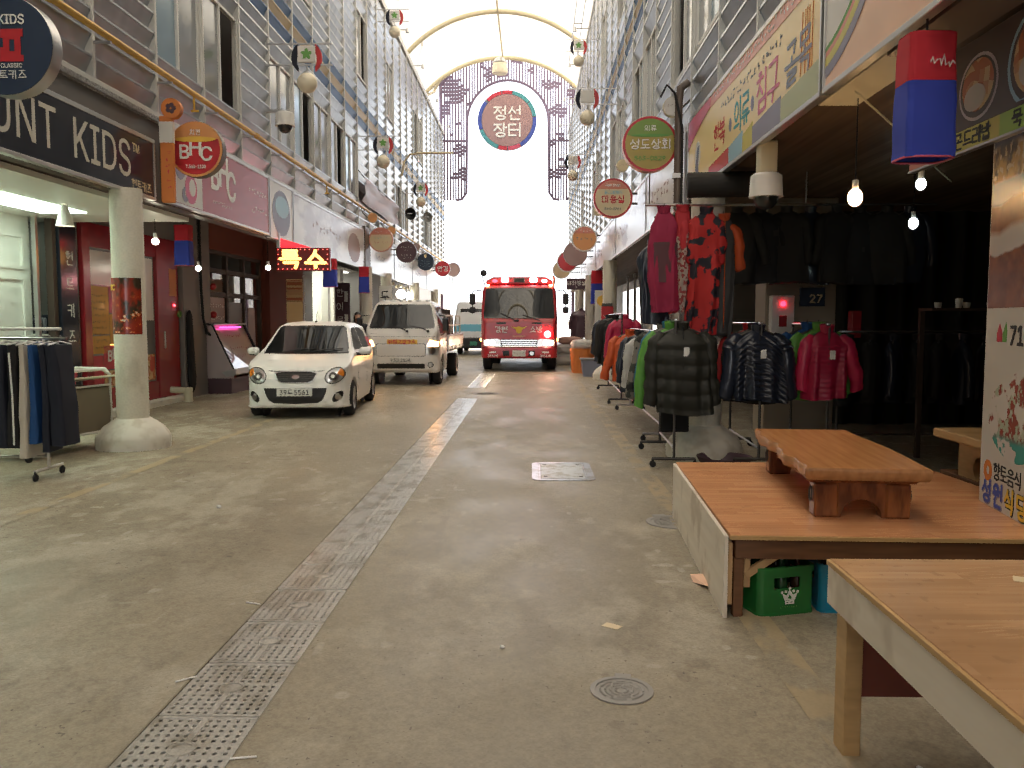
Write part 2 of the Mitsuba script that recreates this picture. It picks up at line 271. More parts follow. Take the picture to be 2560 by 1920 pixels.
# drain with perforated cast grates
dc = Thing('drain_channel', 'long drain channel with perforated cast iron grates down the middle of the floor', 'drain')
for xx in (DX0 - .012, DX1 + .003): dc.part('joint', box(xx, xx + .009, .54, DY1 + .012, -.02, -.002), 'joint_dirt')
dc.part('channel', cat(box(DX0 - .012, DX1 + .012, .54, DY1 + .012, -.3, -.24), box(DX0 - .012, DX0 - .003, .54, DY1 + .012, -.24, 0), box(DX1 + .003, DX1 + .012, .54, DY1 + .012, -.24, 0)), 'channel_concrete')
def perforated():
    ms, th = [], np.arange(6) * PI / 3
    colx = [.03 + .037 * i for i in range(4)] + [.172, .228 - .009] + [.39 - .03 - .037 * (3 - i) for i in range(4)]
    edges = [0] + [(colx[i] + colx[i + 1]) / 2 for i in range(9)] + [.39]
    rows = [.028 + .037 * i for i in range(5)] + [.028 + .037 * 5 + .012 + .037 * i for i in range(2)] + [.028 + .037 * 7 + .024 + .037 * i for i in range(5)]
    re = [.006] + [(rows[i] + rows[i + 1]) / 2 for i in range(11)] + [.492]
    for i in range(10):
        for j in range(12):
            x0, x1, y0, y1 = edges[i], edges[i + 1], re[j], re[j + 1]
            if 3 < i < 6 and j in (5, 6):
                ms.append((np.array([[x0, y0, 0], [x1, y0, 0], [x1, y1, 0], [x0, y1, 0]], float), quads([[0, 1, 2, 3]]))); continue
            cx, cy = colx[i], rows[j]
            h = np.stack([cx + .0092 * np.cos(th + PI / 6), cy + .0108 * np.sin(th + PI / 6), 0 * th], 1)
            o = np.array([[x1, (y0 + y1) / 2 + .004, 0], [x1, y1, 0], [cx, y1, 0], [x0, y1, 0], [x0, y0, 0], [x1, y0, 0]], float)
            o = np.array([[x1, y1, 0], [cx, y1, 0], [x0, y1, 0], [x0, y0, 0], [cx, y0, 0], [x1, y0, 0]], float)
            q = [[k, (k + 1) % 6, 6 + (k + 1) % 6, 6 + k] for k in range(6)]; hd = h - [0, 0, .02]
            ms.append((np.vstack([o, h]), np.asarray(quads(q))[:, ::-1])); ms.append((np.vstack([h, hd]), quads(q)))
    ms.append(box(.004, .386, .002, .016, -.02, .0025, .001)); ms.append(box(.004, .386, .478, .492, -.02, .0025, .001))
    ms.append(box(.182, .208, .012, .2, .0, .003, .001)); ms.append(box(.182, .208, .305, .488, .0, .003, .001))
    ms.append(lathe([(.05, 0), (.05, .004), (.036, .004), (.034, -.004), (0, -.004)], 18, (.195, .252, 0)))
    return cat(ms)
g_ply = mikit.ply(perforated(), 'cast_grate')
for i in range(31):
    k = uniq('drain_channel__grate'); put(k, dict(g_ply), M=place(DX0, .55 + .5 * i, -.002 + rng.uniform(-.002, .001), rng.uniform(-.12, .12)))
dc2 = Thing('drain_channel', 'short far stretch of floor drain between the truck and the fire engine', 'drain')
dc2.part('channel', box(DX0 - .012, DX1 + .012, 18.6, 23.6, -.3, -.24), 'channel_concrete')
for i in range(10): dc2.part('grate', dict(g_ply), None); scene[list(scene)[-1]]['to_world'] = T(place(DX0, 18.6 + .5 * i, 0).tolist())

def manhole_round(r, label, x, y, rz):
    t = Thing('manhole_cover', label, 'manhole cover', M=place(x, y, 0, rz))
    t.part('rim', lathe([(r, -.01), (r, .006), (r * .84, .006), (r * .83, .002)], 36), 'cast_round')
    ms = [lathe([(r * .83, .002), (0, .002)], 36)]
    for k, rr in enumerate((.68, .52, .36, .2)):
        for a in range(6):
            a0 = a * PI / 3 + k * .3; ms.append(tube([(r * rr * math.cos(b), r * rr * math.sin(b), .001) for b in np.linspace(a0, a0 + .8, 6)], .006 * r / .13, 5))
    t.part('lid', cat(ms), 'cast_round')
    t.part('hinge', box(-.035 * r / .13, .035 * r / .13, r * .9, r * 1.22, -.004, .007, .003), 'cast_round')
manhole_round(.128, 'small round cast manhole cover with a hinge tab in the bare floor nearest the camera', .37, 3.3, -8)
manhole_round(.2, 'round manhole cover half hidden beside the pale side panel of the platform', 1.06, 6.16, 20)
manhole_round(.27, 'round manhole cover beyond the end of the near drain grates', -.92, 17.1, 0)
t = Thing('manhole_cover', 'square shiny ribbed steel access cover with rounded corners in the floor', 'manhole cover', M=place(.31, 8.26, 0))
t.part('frame', cat(prism(rrect(.6, 1.0, .1).difference(rrect(.47, .86, .02)), .006)), 'cast_lid')
ms = [prism(rrect(.465, .855, .02), .003)]
for i in range(23): ms.append(box(-.215, .215, -.41 + .036 * i, -.394 + .036 * i, .002, .010, .003))
t.part('lid', cat(ms), 'cast_lid')
for sx in (-1, 1):
    for sy in (-1, 1): t.part('bolt', cyl((sx * .17, sy * .33, .004), (sx * .17, sy * .33, .011), .02, n=10), 'dark_steel')

# ---------------------------------------------------------------- arcade buildings with louvred upper walls
BAY = 1.55
def slat_mesh(sgn, L):
    pr = [(0, 0), (.012, 0), (.100, .214), (.112, .216), (.112, .242), (.098, .246), (0, .246)]
    v = np.array([[sgn * a, y, z] for y in (.03, L - .03) for a, z in pr]); m_ = len(pr); q = [[i, (i + 1) % m_, m_ + (i + 1) % m_, m_ + i] for i in range(m_)]
    f = quads(q); f = np.vstack([f, [[0, k + 1, k] for k in range(1, m_ - 1)], [[m_, m_ + k, m_ + k + 1] for k in range(1, m_ - 1)]])
    return v, (f if sgn < 0 else f[:, ::-1])
def facade(name, label, xp, sgn, z0, windows, upper, tanrow, xout, yend):
    t = Thing(name, label, 'building')
    xb = xp - sgn * .11                                   # back plane of the louvres
    t.part('wall', box(min(xb - sgn * 1.15, xout), max(xb - sgn * 1.15, xout), -26, yend, z0 + .02, 11.55), 'wall_grey')
    t.part('top_slab', box(min(xp - sgn * .04, xb - sgn * 1.4), max(xp - sgn * .04, xb - sgn * 1.4), -26, yend, 11.56, 11.66), 'wall_grey'); t.part('end_wall', box(min(xp - sgn * .02, xb - sgn * 1.4), max(xp - sgn * .02, xb - sgn * 1.4), yend - .1, yend, z0, 11.56), 'wall_grey')
    t.part('cornice', box(xp - sgn * .12 if sgn > 0 else xp - .04, xp + .04 if sgn > 0 else xp + .12, -26, yend, 11.5, 11.7, .01), 'mullion_grey')
    t.part('rail', box(min(xp - sgn * .1, xp + sgn * .03), max(xp - sgn * .1, xp + sgn * .03), -26, yend, z0 - .12, z0, .01), 'mullion_grey')
    ys = np.arange(9.2 - 22 * BAY, yend - .5, BAY)
    mu = mikit.ply(box(min(-sgn * .12, sgn * .012), max(-sgn * .12, sgn * .012), -.028, .028, z0, 11.5, .006), 'mullion_grey')
    for y in ys: put(uniq(t.key + '__mullion'), dict(mu), M=place(xp, y, 0))
    rows = np.arange(z0, 11.3, .25); every = []
    def inwin(y, z, ws, a, b): return any(abs(y - w) < .1 for w in ws) and z > a - .2 and z < b - .02
    for y in ys:
        for z in rows:
            if inwin(y, z, windows, 4.87, 6.3) or inwin(y, z, upper, 8.3, 10.0): continue
            v = np.array([xp, y + BAY / 2, z]) - CAM; dep = v @ FWD
            inframe = dep > .5 and abs(v[0] / dep) < .64 and -.6 < v[2] / dep < .45
            every.append((-(1 / dep) if inframe else 0 + abs(dep) * 1e-3, y, z))
    every.sort(); sm = slat_mesh(sgn, BAY); near = {m: mikit.ply(sm, m) for m in ('louvre_grey', 'louvre_tan', 'louvre_blue')}
    def mat(z): r = round((z - z0) / .25) - tanrow; return 'louvre_tan' if r == 0 else 'louvre_blue' if r in (-1, 1) else 'louvre_grey'
    for k, (_, y, z) in enumerate(every[:300]): put(uniq(t.key + '__louvre_slat'), dict(near[mat(z)]), M=place(xb, y, z))
    for m, nm in (('louvre_grey', 'louvre_slats_beyond'), ('louvre_tan', 'tan_slats_beyond'), ('louvre_blue', 'blue_slats_beyond')):
        rest = [move(sm, (xb, y, z)) for _, y, z in every[300:] if mat(z) == m]
        if rest: t.part(nm, cat(rest), m, kind='stuff')
    for ws, a, b in ((windows, 4.87, 6.3), (upper, 8.3, 10.0)):
        for i, y in enumerate(ws):
            o = xp - sgn * .03; y0, y1 = y + .03, y + BAY - .03; lo, hi = min(o, o - sgn * .06), max(o, o - sgn * .06)
            fr = cat(box(lo, hi, y0, y1, a - .06, a, .004), box(lo - .003, hi + .003, y0, y1, b, b + .05, .004), box(lo, hi, y0, y0 + .04, a, b), box(lo, hi, y1 - .04, y1, a, b), box(lo, hi, (y0 + y1) / 2 - .025, (y0 + y1) / 2 + .025, a, b))
            w = t.part('window', fr, 'mullion_grey'); m = (y0 + y1) / 2; xx = o - sgn * .035
            t.part('pane', box(min(xx, xx - sgn * .006), max(xx, xx - sgn * .006), y0 + .04, m - .025, a, b), 'pane_blue' if i % 3 == 1 else 'pane_grey', parent=w)
            if i % 2: t.part('pane', box(min(xx, xx - sgn * .006), max(xx, xx - sgn * .006), m + .025, y1 - .04, a, b), 'pane_grey', parent=w)
    return t
P('pane_blue', (.22, .32, .40), .12, .3, coat=.6); P('pane_grey', (.25, .27, .29), .1, .4, coat=.6)
yk = lambda i: 9.2 + BAY * i
LB = facade('arcade_building', 'left building with grey louvred upper wall, rows of windows and a tan and blue band', -4.75, 1, 4.12, [yk(-1), yk(1), yk(2), yk(4), yk(5), yk(6), yk(7), yk(8), yk(13), yk(14), yk(18), yk(19)], [yk(4), yk(5), yk(9), yk(12), yk(16), yk(17)], 12, -12, 46.2)
RB = facade('arcade_building', 'right building with grey louvred upper wall above the yellow and orange sign boards', 2.0, -1, 4.0, [yk(-2), yk(0), yk(1), yk(3), yk(4), yk(6), yk(7), yk(10), yk(11), yk(15)], [yk(2), yk(3), yk(6), yk(9), yk(13)], 13, 9, 46.2)
# ground floor shells
LB.part('ceiling', box(-6.9, -4.72, -26, 46.2, 4.0, 4.06), 'ceiling_dark')
LB.part('beam', box(-4.95, -4.78, -26, 46.2, 3.0, 4.0), 'ceiling_dark')
for bx in [(-6.9, -6.75, -26, 4.2, 0, 4.0), (-6.9, -6.75, 12.25, 12.4, 0, 4.0), (-6.9, -6.75, 4.2, 12.25, 2.995, 4.0), (-6.9, -6.75, 12.4, 20.7, 2.985, 4.0), (-6.9, -6.75, 33.6, 46.2, 0, 4.0), (-9.1, -9, 4.2, 33.5, 0, 4.0), (-9, -6.9, 4.1, 4.2, 0, 3.99), (-9, -6.9, 12.28, 12.38, 0, 3.4), (-9, -6.96, 20.72, 20.8, 0, 3.4), (-9, -6.76, 33.5, 33.59, 0, 3.99), (-9, -6.9, 4.2, 33.5, 3.4, 3.45)]: LB.part('shop_wall', box(*bx), 'wall_grey')
RB.part('ceiling', box(2.06, 8.2, -26, 46.2, 3.06, 3.12), 'soffit_wood'); RB.part('soffit_panel', box(2.06, 2.34, 1.0, 6.2, 3.04, 3.058), 'cream_paint')
RB.part('beam', box(2.03, 2.15, -26, 46.2, 3.12, 4.0), 'ceiling_dark')
for bx in [(8.1, 8.2, -26, 46.2, 0, 3.06), (4.0, 4.1, 19.2, 46.2, 0, 3.06), (4.1, 8.1, 19.1, 19.2, 0, 3.06), (2.9, 8.1, 1.0, 1.1, 0, 3.06)]: RB.part('shop_wall', box(*bx), 'wall_grey')
RB.part('shop_wall', box(2.2, 2.3, -26, 0.6, 0, 3.06), 'far_pale')

# columns
def column(x, y, label, r=.18, rb=.415):
    t = Thing('column', label, 'column', 'round columns along the arcade')
    t.part('base', lathe([(rb, 0), (rb + .004, .12), (rb - .02, .17), (rb - .08, .25), (rb - .17, .315), (r + .012, .35), (r - .01, .352)], 40, (x, y, 0)), 'column_base', smooth=40)
    t.part('shaft', lathe([(r, .34), (r, 3.02)], 36, (x, y, 0)), 'column_plaster', smooth=40)
    return t
C0 = column(-4.72, 9.76, 'cream round column with a red poster beside the clothes rack on the left')
column(-4.72, 23.9, 'left grey column in shade, first behind the red LED sign'); column(-4.72, 27.3, 'left column carrying a white vertical banner beyond the truck'); column(-4.72, 34, 'left column farther down past the truck')
column(-4.72, 41, 'left column nearest the far gate')
column(1.92, 9.25, 'right column whose pale domed base shows behind the dark green jacket'); column(2.0, 21.5, 'cream column on the right with a red box mounted on it'); column(2.0, 28.4, 'cream right column beside the maroon toilet sign'); column(2.0, 35, 'right column farthest down the arcade')

# ---------------------------------------------------------------- membrane roof on steel arches
def station(y):
    if y <= 41: return 12.2, 14.02
    k = (y - 41) / 5; return 12.2 + 1.6 * k, 14.02 + 2.1 * k
XC, HS = -1.375, 3.9
def arc(y, n=25, dz=0., sag=0.):
    s, c = station(y); c += sag; R = (HS**2 + (c - s)**2) / (2 * (c - s)); a0 = math.asin(HS / R)
    a = np.linspace(-a0, a0, n); return np.stack([XC + R * np.sin(a), 0 * a + y, c - R + R * np.cos(a) + dz], 1)
roof = Thing('membrane_roof', 'cream translucent vaulted membrane roof on curved steel arches', 'roof')
ay = list(np.arange(-37, 42, 6.)) + [46.]
for i in range(len(ay) - 1):
    y0, y1 = ay[i], ay[i + 1]
    roof.part('membrane_panel', sheet(np.array([arc(y, 25, .1, .22 * math.sin(PI * (y - y0) / (y1 - y0))) for y in np.linspace(y0, y1, 7)])), 'membrane', smooth=True)
for y in ay: roof.part('arch', tube(arc(y, 33), .1 if y < 46 else .09, 10), 'arch_cream', smooth=50)
roof.part('ridge_rod', tube([(XC, y, station(y)[1] - .02) for y in ay], .045, 8), 'arch_cream', smooth=50)
for i in range(len(ay) - 1):
    y0, y1 = ay[i], ay[i + 1]
    for s in (-1, 1):
        a, b = arc(y0, 25, -.02), arc(y1, 25, -.02); k = np.linspace(0, 1, 12)
        pts = [a[12 + s * int(round(9 - 3 * 0))] * (1 - t) + b[12 + s * 12] * t + np.array([0, 0, .42 * math.sin(PI * t)]) * (1 if y1 < 45 else .4) for t in k]
        roof.part('brace', tube(pts, .028, 6), 'arch_cream', smooth=50)
for sx, x in ((-1, -5.2), (1, 2.45)): roof.part('eaves_beam', tube([(x, y, station(y)[0]) for y in ay], .08, 8), 'arch_cream', smooth=50)
for y in ay[:-1]:
    for x, xx in ((-5.2, -4.95), (2.45, 2.2)): roof.part('stub_post', cyl((x, y, 11.6), (x, y, 12.2), .06, n=8), 'arch_cream')
for sx, x0 in ((-1, -4.75), (1, 2.0)):
    for y in (29, 33, 38, 43): roof.part('sprinkler_arm', cat(tube([(x0, y, 11.3), (x0 - sx * .55, y, 11.3)], .02, 6), cyl((x0 - sx * .55, y, 11.2), (x0 - sx * .55, y, 11.36), .07, .03, 8)), 'steel')

# ---------------------------------------------------------------- lattice gate at the far end, with the round market sign hung in it
GY = 46.
gt = Thing('lattice_gate', 'dark lattice screen of vertical bars closing the top of the far arcade end', 'gate')
gx0, gx1, gb, oc, orr = -4.9, 2.27, 8.0, (-1.28, 12.16), 2.2
s, c = 13.8, 16.15; R = (3.7**2 + (c - s)**2) / (2 * (c - s))
def topz(x): return c - R + math.sqrt(max(R * R - (x - XC)**2, .01))
def botz(x):
    d = abs(x - oc[0])
    if d < orr: return oc[1] + math.sqrt(orr**2 - d * d)
    q = orr + .55
    return gb + (.6 - math.sqrt(max(.36 - min(.6, q + .05 - d)**2, 0)) if d < q + .05 else 0)
xs = np.arange(gx0 + .05, gx1, .15)
for x in xs: gt.part('bar', box(x - .042, x + .042, GY - .03, GY + .03, botz(x), topz(x), .008), 'gate_bar')
pts = [(x, GY, topz(x)) for x in np.linspace(gx0, gx1, 25)]; gt.part('frame', tube(pts, .09, 8), 'gate_bar', smooth=50)
op = [(oc[0] - orr - .6, GY, gb + .02), (oc[0] - orr - .3, GY, gb + .06), (oc[0] - orr - .05, GY, gb + .4)] + [(oc[0] - orr * math.cos(a), GY, oc[1] + orr * math.sin(a)) for a in np.linspace(0, PI, 23)] + [(oc[0] + orr + .05, GY, gb + .4), (oc[0] + orr + .3, GY, gb + .06), (oc[0] + orr + .6, GY, gb + .02)]
gt.part('frame', tube(op, .07, 8), 'gate_bar', smooth=50)
gt.part('crossbar', cat(box(gx0, oc[0] - orr, GY - .05, GY - .035, 11.1, 11.22), box(oc[0] + orr, gx1, GY - .05, GY - .035, 11.1, 11.22)), 'gate_bar')
pl = []
for i in range(len(xs) - 1):
    x = (xs[i] + xs[i + 1]) / 2; z = botz(x)
    while z < topz(x) - .2:
        if meshkit.fbm(np.array([[x * 1.3, 3.3, z * 1.5]]), 3, 4)[0] > .56: pl.append(box(x - .04, x + .04, GY - .012, GY + .012, z, z + .16))
        z += .19
gt.part('infill_plates', cat(pl), 'gate_bar', kind='stuff')
for x in (gx0, gx1): gt.part('post', cyl((x, GY, 0), (x, GY, topz(x)), .09, n=10), 'gate_bar')
ms_ = Thing('round_gate_sign', 'large round pinkish grey market sign with a coloured ring hanging in the far gate opening', 'sign', M=place(-1.31, GY - .25, 12.2))
def disc(r, y0, y1, n=48, c=(0, 0, 0)): return cyl((c[0], y1 + c[1], c[2]), (c[0], y0 + c[1], c[2]), r, n=n)
ms_.part('backing', disc(1.58, 0, .2), 'grey_ink', smooth=40); P('gate_face', (.38, .24, .24), .6); ms_.part('face', disc(1.36, -.02, 0.0), 'gate_face')
for a0, a1, m in [(80, 100, 'red_ink'), (40, 78, 'teal_ink'), (8, 38, 'teal_ink'), (-60, 6, 'blue_ink'), (-88, -62, 'pink_ink'), (-108, -90, 'red_ink'), (-160, -110, 'teal_ink'), (-220, -162, 'blue_ink'), (102, 135, 'red_ink')]:
    a = np.radians(np.linspace(a0, a1, 12)); poly = Polygon([(1.57 * math.cos(t), 1.57 * math.sin(t)) for t in a] + [(1.38 * math.cos(t), 1.38 * math.sin(t)) for t in a[::-1]])
    ms_.part('ring_segment', lay(prism(poly, .03), (0, -.001, 0), (1, 0, 0), (0, 0, 1)), m)
for s_, zc in (('정선', .38), ('장터', -.52)):
    m = centred(text(s_, .72, .13, .04), (0, zc)); ms_.part('lettering', lay(m, (0, -.022, 0), (1, 0, 0), (0, 0, 1)), 'white_letters')
for x in (-.8, .8): ms_.part('hanger', cyl((x, .1, 1.3), (x, .1, 2.2), .025, n=6), 'gate_bar')

# ---------------------------------------------------------------- outside, beyond and behind the arcade
def far_house(x0, x1, y0, y1, h, label, roofm, face):
    t = Thing('house', label, 'building'); xf_ = x1 if face > 0 else x0
    t.part('wall', box(x0, x1, y0, y1, -.06, h, .03), 'far_pale'); t.part('roof', box(x0 - .3, x1 + .3, y0 - .3, y1 + .3, h, h + .35, .08), roofm)
    for yy in np.arange(y0 + 1, y1 - 1.5, 2.6):
        for zz in np.arange(1.0, h - 1.2, 2.9):
            w = t.part('window', box(xf_ - .04, xf_ + .05, yy, yy + 1.4, zz, zz + 1.2, .01), 'mullion_grey'); t.part('pane', box(xf_ - .06, xf_ + .07, yy + .08, yy + 1.32, zz + .08, zz + 1.12), 'pane_blue', parent=w)
    for xx in np.arange(x0 + .8, x1 - 1.6, 2.4):
        w = t.part('window', box(xx, xx + 1.4, y0 - .05, y0 + .04, 3.6, 4.9, .01), 'mullion_grey'); t.part('pane', box(xx + .08, xx + 1.32, y0 - .07, y0 + .05, 3.68, 4.82), 'pane_blue', parent=w)
far_house(-16, -6.6, 56, 72, 5.2, 'pale low house on the left side of the street beyond the far gate', 'far_grey', 1)
far_house(4.2, 15, 55, 70, 4.6, 'pale low shop house on the right beyond the far gate', 'far_grey', -1)
# ---------------------------------------------------------------- fascia signs
P('pink_print', (.42, .115, .15), .25, coat=.5); P('white_print', (.66, .64, .60), .22, coat=.5); P('peach_print', (.83, .53, .37), .3, coat=.3); P('yellow_print', (.86, .66, .33), .3, coat=.3)
P('coral_print', (.66, .24, .17), .3); P('magenta_print', (.6, .12, .22), .35); P('violet_print', (.26, .25, .34), .4); P('sage_print', (.45, .48, .28), .4); P('sky_print', (.3, .5, .6), .4); P('slate_print', (.2, .22, .3), .4)
P('brown_panel', (.12, .09, .075), .4); P('mauve_print', (.36, .26, .25), .4); P('lime_print', (.36, .52, .1), .4); P('mustard_print', (.6, .52, .12), .4); P('olive_face', (.42, .33, .085), .35); P('leaf_face', (.2, .33, .07), .35)
P('plum_face', (.09, .05, .065), .4); P('navy_face', (.03, .05, .09), .4); P('cream_face', (.70, .57, .36), .4); P('orange_face', (.70, .32, .12), .4); P('scarlet_face', (.55, .035, .045), .3, coat=.4); P('sticker_yellow', (.8, .5, .08), .4)
def blot_c(p, n, uv): return mix((.62, .61, .59), (.40, .36, .38), smoothstep(.5, .75, fbm(p.y * .9, p.z * 2.2, 3, 4)))
P('faded_print', blot_c, .25, coat=.4)
LX, RX = -4.7, 1.97
def lside(m, y, z, d=.0): return lay(m, (LX + d, y, z), (0, 1, 0), (0, 0, 1))
def rside(m, y, z, d=.0): return lay(m, (RX - d, y, z), (0, -1, 0), (0, 0, 1))
def fsign(name, label, side, y0, y1, z0, z1, mat, cat_='sign board', group=None):
    t = Thing(name, label, cat_, group)
    a, b = (LX - .07, LX) if side < 0 else (RX, RX + .055)
    t.part('panel', box(a, b, y0 + .03, y1 - .03, z0 + .03, z1 - .03), mat)
    e = .012; a2, b2 = (a, b + e) if side < 0 else (a - e, b)
    for yy0, yy1, zz0, zz1 in ((y0, y1, z1 - .03, z1 + .02), (y0, y1, z0 - .01, z0 + .03)): t.part('frame_rail', box(a2, b2, yy0, yy1, zz0, zz1, .005), 'aluminium')
    for yy in (y0, y1 - .03): t.part('frame_stile', box(a2, b2 - .001 if side < 0 else b2, yy, yy + .03, z0 + .03, z1 - .03, .003), 'aluminium')
    return t
def dashes(wid, h, n, seed):
    """illegible small print: rows of unreadable strokes"""
    r = np.random.default_rng(seed); ms = []; x = 0
    while x < wid:
        for k in range(3):
            xx, yy = x + r.uniform(0, .5) * h, r.uniform(.05, .7) * h
            ms.append(box(xx, xx + r.uniform(.15, .45) * h, yy, yy + .12 * h, 0, .003) if r.random() < .6 else box(xx, xx + .1 * h, yy, yy + r.uniform(.2, .3) * h, 0, .003))
        x += h * 1.05
    return cat(ms)
# left row
P('pale_letter', (.56, .54, .48), .5)
t = fsign('shop_sign', 'dark navy shop sign reading HUNT KIDS in pale serif capitals', -1, 5.2, 10.5, 3.0, 3.72, 'navy_gloss')
t.part('lettering', lside(fit(text('HUNT', .48, bold=False), 1.4), 6.88, 3.15, .001), 'pale_letter')
t.part('lettering', lside(fit(text('KIDS', .48, bold=False), 1.22), 8.6, 3.15, .001), 'pale_letter')
t.part('lettering', lside(fit(text('TM', .12, bold=False), .16), 9.92, 3.48, .001), 'cream_face'); t.part('lettering', lside(text('헌트키즈', .12, .1), 9.88, 3.05, .001), 'cream_face')
t = fsign('shop_sign', 'pink shop sign with white BHC letters and a pale picture at its left', -1, 10.86, 15.05, 3.03, 4.05, 'pink_print')
t.part('picture_panel', lside(prism(sbox(0, 0, 1.1, .95), .004), 10.9, 3.07, .001), 'white_print')
for k, (yy, zz, r) in enumerate(((11.25, 3.55, .17), (11.6, 3.3, .2), (11.75, 3.75, .13), (11.4, 3.2, .1))): t.part('picture', lside(prism(Point(0, 0).buffer(r, 8).difference(Point(.05, .03).buffer(r * .6, 8)), .003), yy, zz, .006), ('violet_print', 'magenta_print', 'mauve_print', 'violet_print')[k])
for s_, yy, zz, h in (('B', 12.3, 3.42, .5), ('H', 12.62, 3.5, .52), ('C', 12.95, 3.34, .5)): t.part('lettering', lside(text(s_, h, bold=True), yy, zz, .002), 'white_letters')
t.part('lettering', lside(dashes(.8, .07, 3, 1), 12.4, 3.22, .001), 'white_letters'); t.part('lettering', lside(dashes(.85, .13, 3, 2), 14.0, 3.62, .001), 'white_letters'); t.part('lettering', lside(dashes(.7, .16, 3, 3), 14.15, 3.3, .001), 'white_letters')
t = fsign('shop_sign', 'narrow white sign panel with a grey blue oval picture', -1, 15.1, 16.55, 3.0, 4.05, 'white_print')
t.part('oval_picture', lside(prism(affinity.scale(Point(0, 0).buffer(1, 16), .55, .42), .004), 15.82, 3.5, .001), 'slate_print'); t.part('oval_picture', lside(prism(affinity.scale(Point(0, 0).buffer(1, 16), .42, .2), .004), 15.85, 3.62, .004), 'sky_print')
t = fsign('shop_sign', 'long faded whitish sign above the red LED display', -1, 16.6, 23.6, 2.95, 4.02, 'faded_print')
t.part('lettering', lside(dashes(2.6, .3, 3, 4), 18.0, 3.4, .001), 'mauve_print'); t.part('lettering', lside(prism(affinity.scale(Point(0, 0).buffer(1, 20), .75, .38), .003), 22.3, 3.42, .001), 'mauve_print')
single('fascia_panel', box(LX - .07, LX + .03, 23.65, 24.4, 2.92, 4.15, .01), 'brown_panel', 'dark brown blank fascia panel between the white signs above the left columns', 'panel')
for y0, y1, lab in ((24.45, 28.8, 'white sign panel just past the dark brown fascia panel'), (28.85, 33.2, 'white sign panel behind the plum coloured round sign'), (33.25, 37.6, 'white sign panel behind the small navy round sign'), (37.65, 46.0, 'last white sign panel on the left before the gate')):
    t = fsign('shop_sign', lab, -1, y0, y1, 2.9, 3.95, 'white_print'); t.part('lettering', lside(dashes(1.6, .26, 3, int(y0)), y0 + .9, 3.3, .001), 'slate_print')
# right row
t = fsign('shop_sign', 'yellow market sign with colourful Korean lettering for hanbok, clothing and bedding alley', 1, 5.87, 10.75, 3.03, 3.98, 'yellow_print')
def rpoly(pts, mat, nm, d): t.part(nm, rside(prism(Polygon(pts), .003), 10.75, 3.03, d), mat)
rpoly([(.04, .70), (.5, .78), (1.2, .80), (4.84, .80), (4.84, .94), (.04, .94)], 'coral_print', 'printed_band', .001)
rpoly([(.04, .58), (.35, .66), (.9, .76), (1.3, .81), (1.3, .93), (.04, .93)], 'magenta_print', 'printed_swoosh', .004)
for a, b, h, m in ((.35, 1.25, .12, 'white_print'), (1.25, 2.2, .2, 'scarlet_face'), (2.2, 2.75, .24, 'sky_print'), (2.75, 3.1, .24, 'mustard_print'), (3.1, 3.95, .24, 'violet_print'), (3.95, 4.84, .26, 'sage_print')): rpoly([(a, .035), (b, .035), (b, h), (a, h * .8)], m, 'printed_wave', .001)
rpoly(list(Point(.62, .42).buffer(.16, 8).exterior.coords), 'white_print', 'printed_figure', .001); rpoly([(.5, .3), (.62, .5), (.72, .52), (.66, .32), (.72, .12), (.6, .1)], 'slate_print', 'printed_figure', .004)
for s_, off, zz, h, m in (('한복', 1.5, .28, .27, 'scarlet_face'), ('의류', 2.4, .27, .30, 'teal_ink'), ('침구', 3.22, .25, .34, 'magenta_print'), ('골목', 4.04, .26, .32, 'slate_print')): t.part('lettering', rside(text(s_, h, .1, .003, .96, wob=.03), 10.75 - off, 3.03 + zz, .001), m)
for off, m in ((2.25, 'violet_print'), (3.08, 'violet_print')): t.part('dot', rside(prism(affinity.scale(Point(0, 0).buffer(.05, 8), 1, 1.3), .003), 10.75 - off, 3.43, .001), m)
t.part('lettering', rside(dashes(2.1, .12, 3, 11), 8.9, 3.65, .001), 'grey_ink'); t.part('lettering', rside(dashes(3.2, .1, 3, 12), 9.2, 3.865, .005), 'white_letters')
for k in range(5): t.part('printed_grain', rside(tube([(4.42 + .07 * k + .03 * math.sin(3 * q + k), .25 + q, 0) for q in np.linspace(0, .45, 10)], .004, 4), 10.75, 3.03, .001), 'orange_ink')
t = fsign('shop_sign', 'peach coloured shop sign with curved stripes and a white corner, nearest on the right', 1, 1.2, 5.82, 3.03, 3.98, 'peach_print')
def band(r0, r1, mat, d): # stripes curving up from the far lower corner
    c0 = (-.15, 1.42); a = np.linspace(-1.62, -.25, 24)
    pts = [(c0[0] + r1 * math.cos(q), c0[1] + r1 * math.sin(q)) for q in a] + [(c0[0] + r0 * math.cos(q), c0[1] + r0 * math.sin(q)) for q in a[::-1]]
    g = Polygon(pts).buffer(0).intersection(sbox(.035, .035, 4.5, .915)); t.part('printed_stripe', rside(prism(g, .003), 5.82, 3.03, d), mat)
band(.05, 1.15, 'white_print', .001); band(1.15, 1.18, 'green_ink', .002); band(1.18, 1.22, 'coral_print', .001); band(1.22, 1.28, 'mustard_print', .002); band(1.28, 1.35, 'violet_print', .001)
dm = Polygon([(1.5, .75), (1.85, .42), (2.2, .75), (2.05, .91), (1.65, .91)]); t.part('printed_diamond', rside(prism(dm.difference(dm.buffer(-.05)), .003), 5.82, 3.03, .001), 'white_print'); t.part('printed_diamond', rside(prism(dm.buffer(-.09), .003), 5.82, 3.03, .001), 'mauve_print')
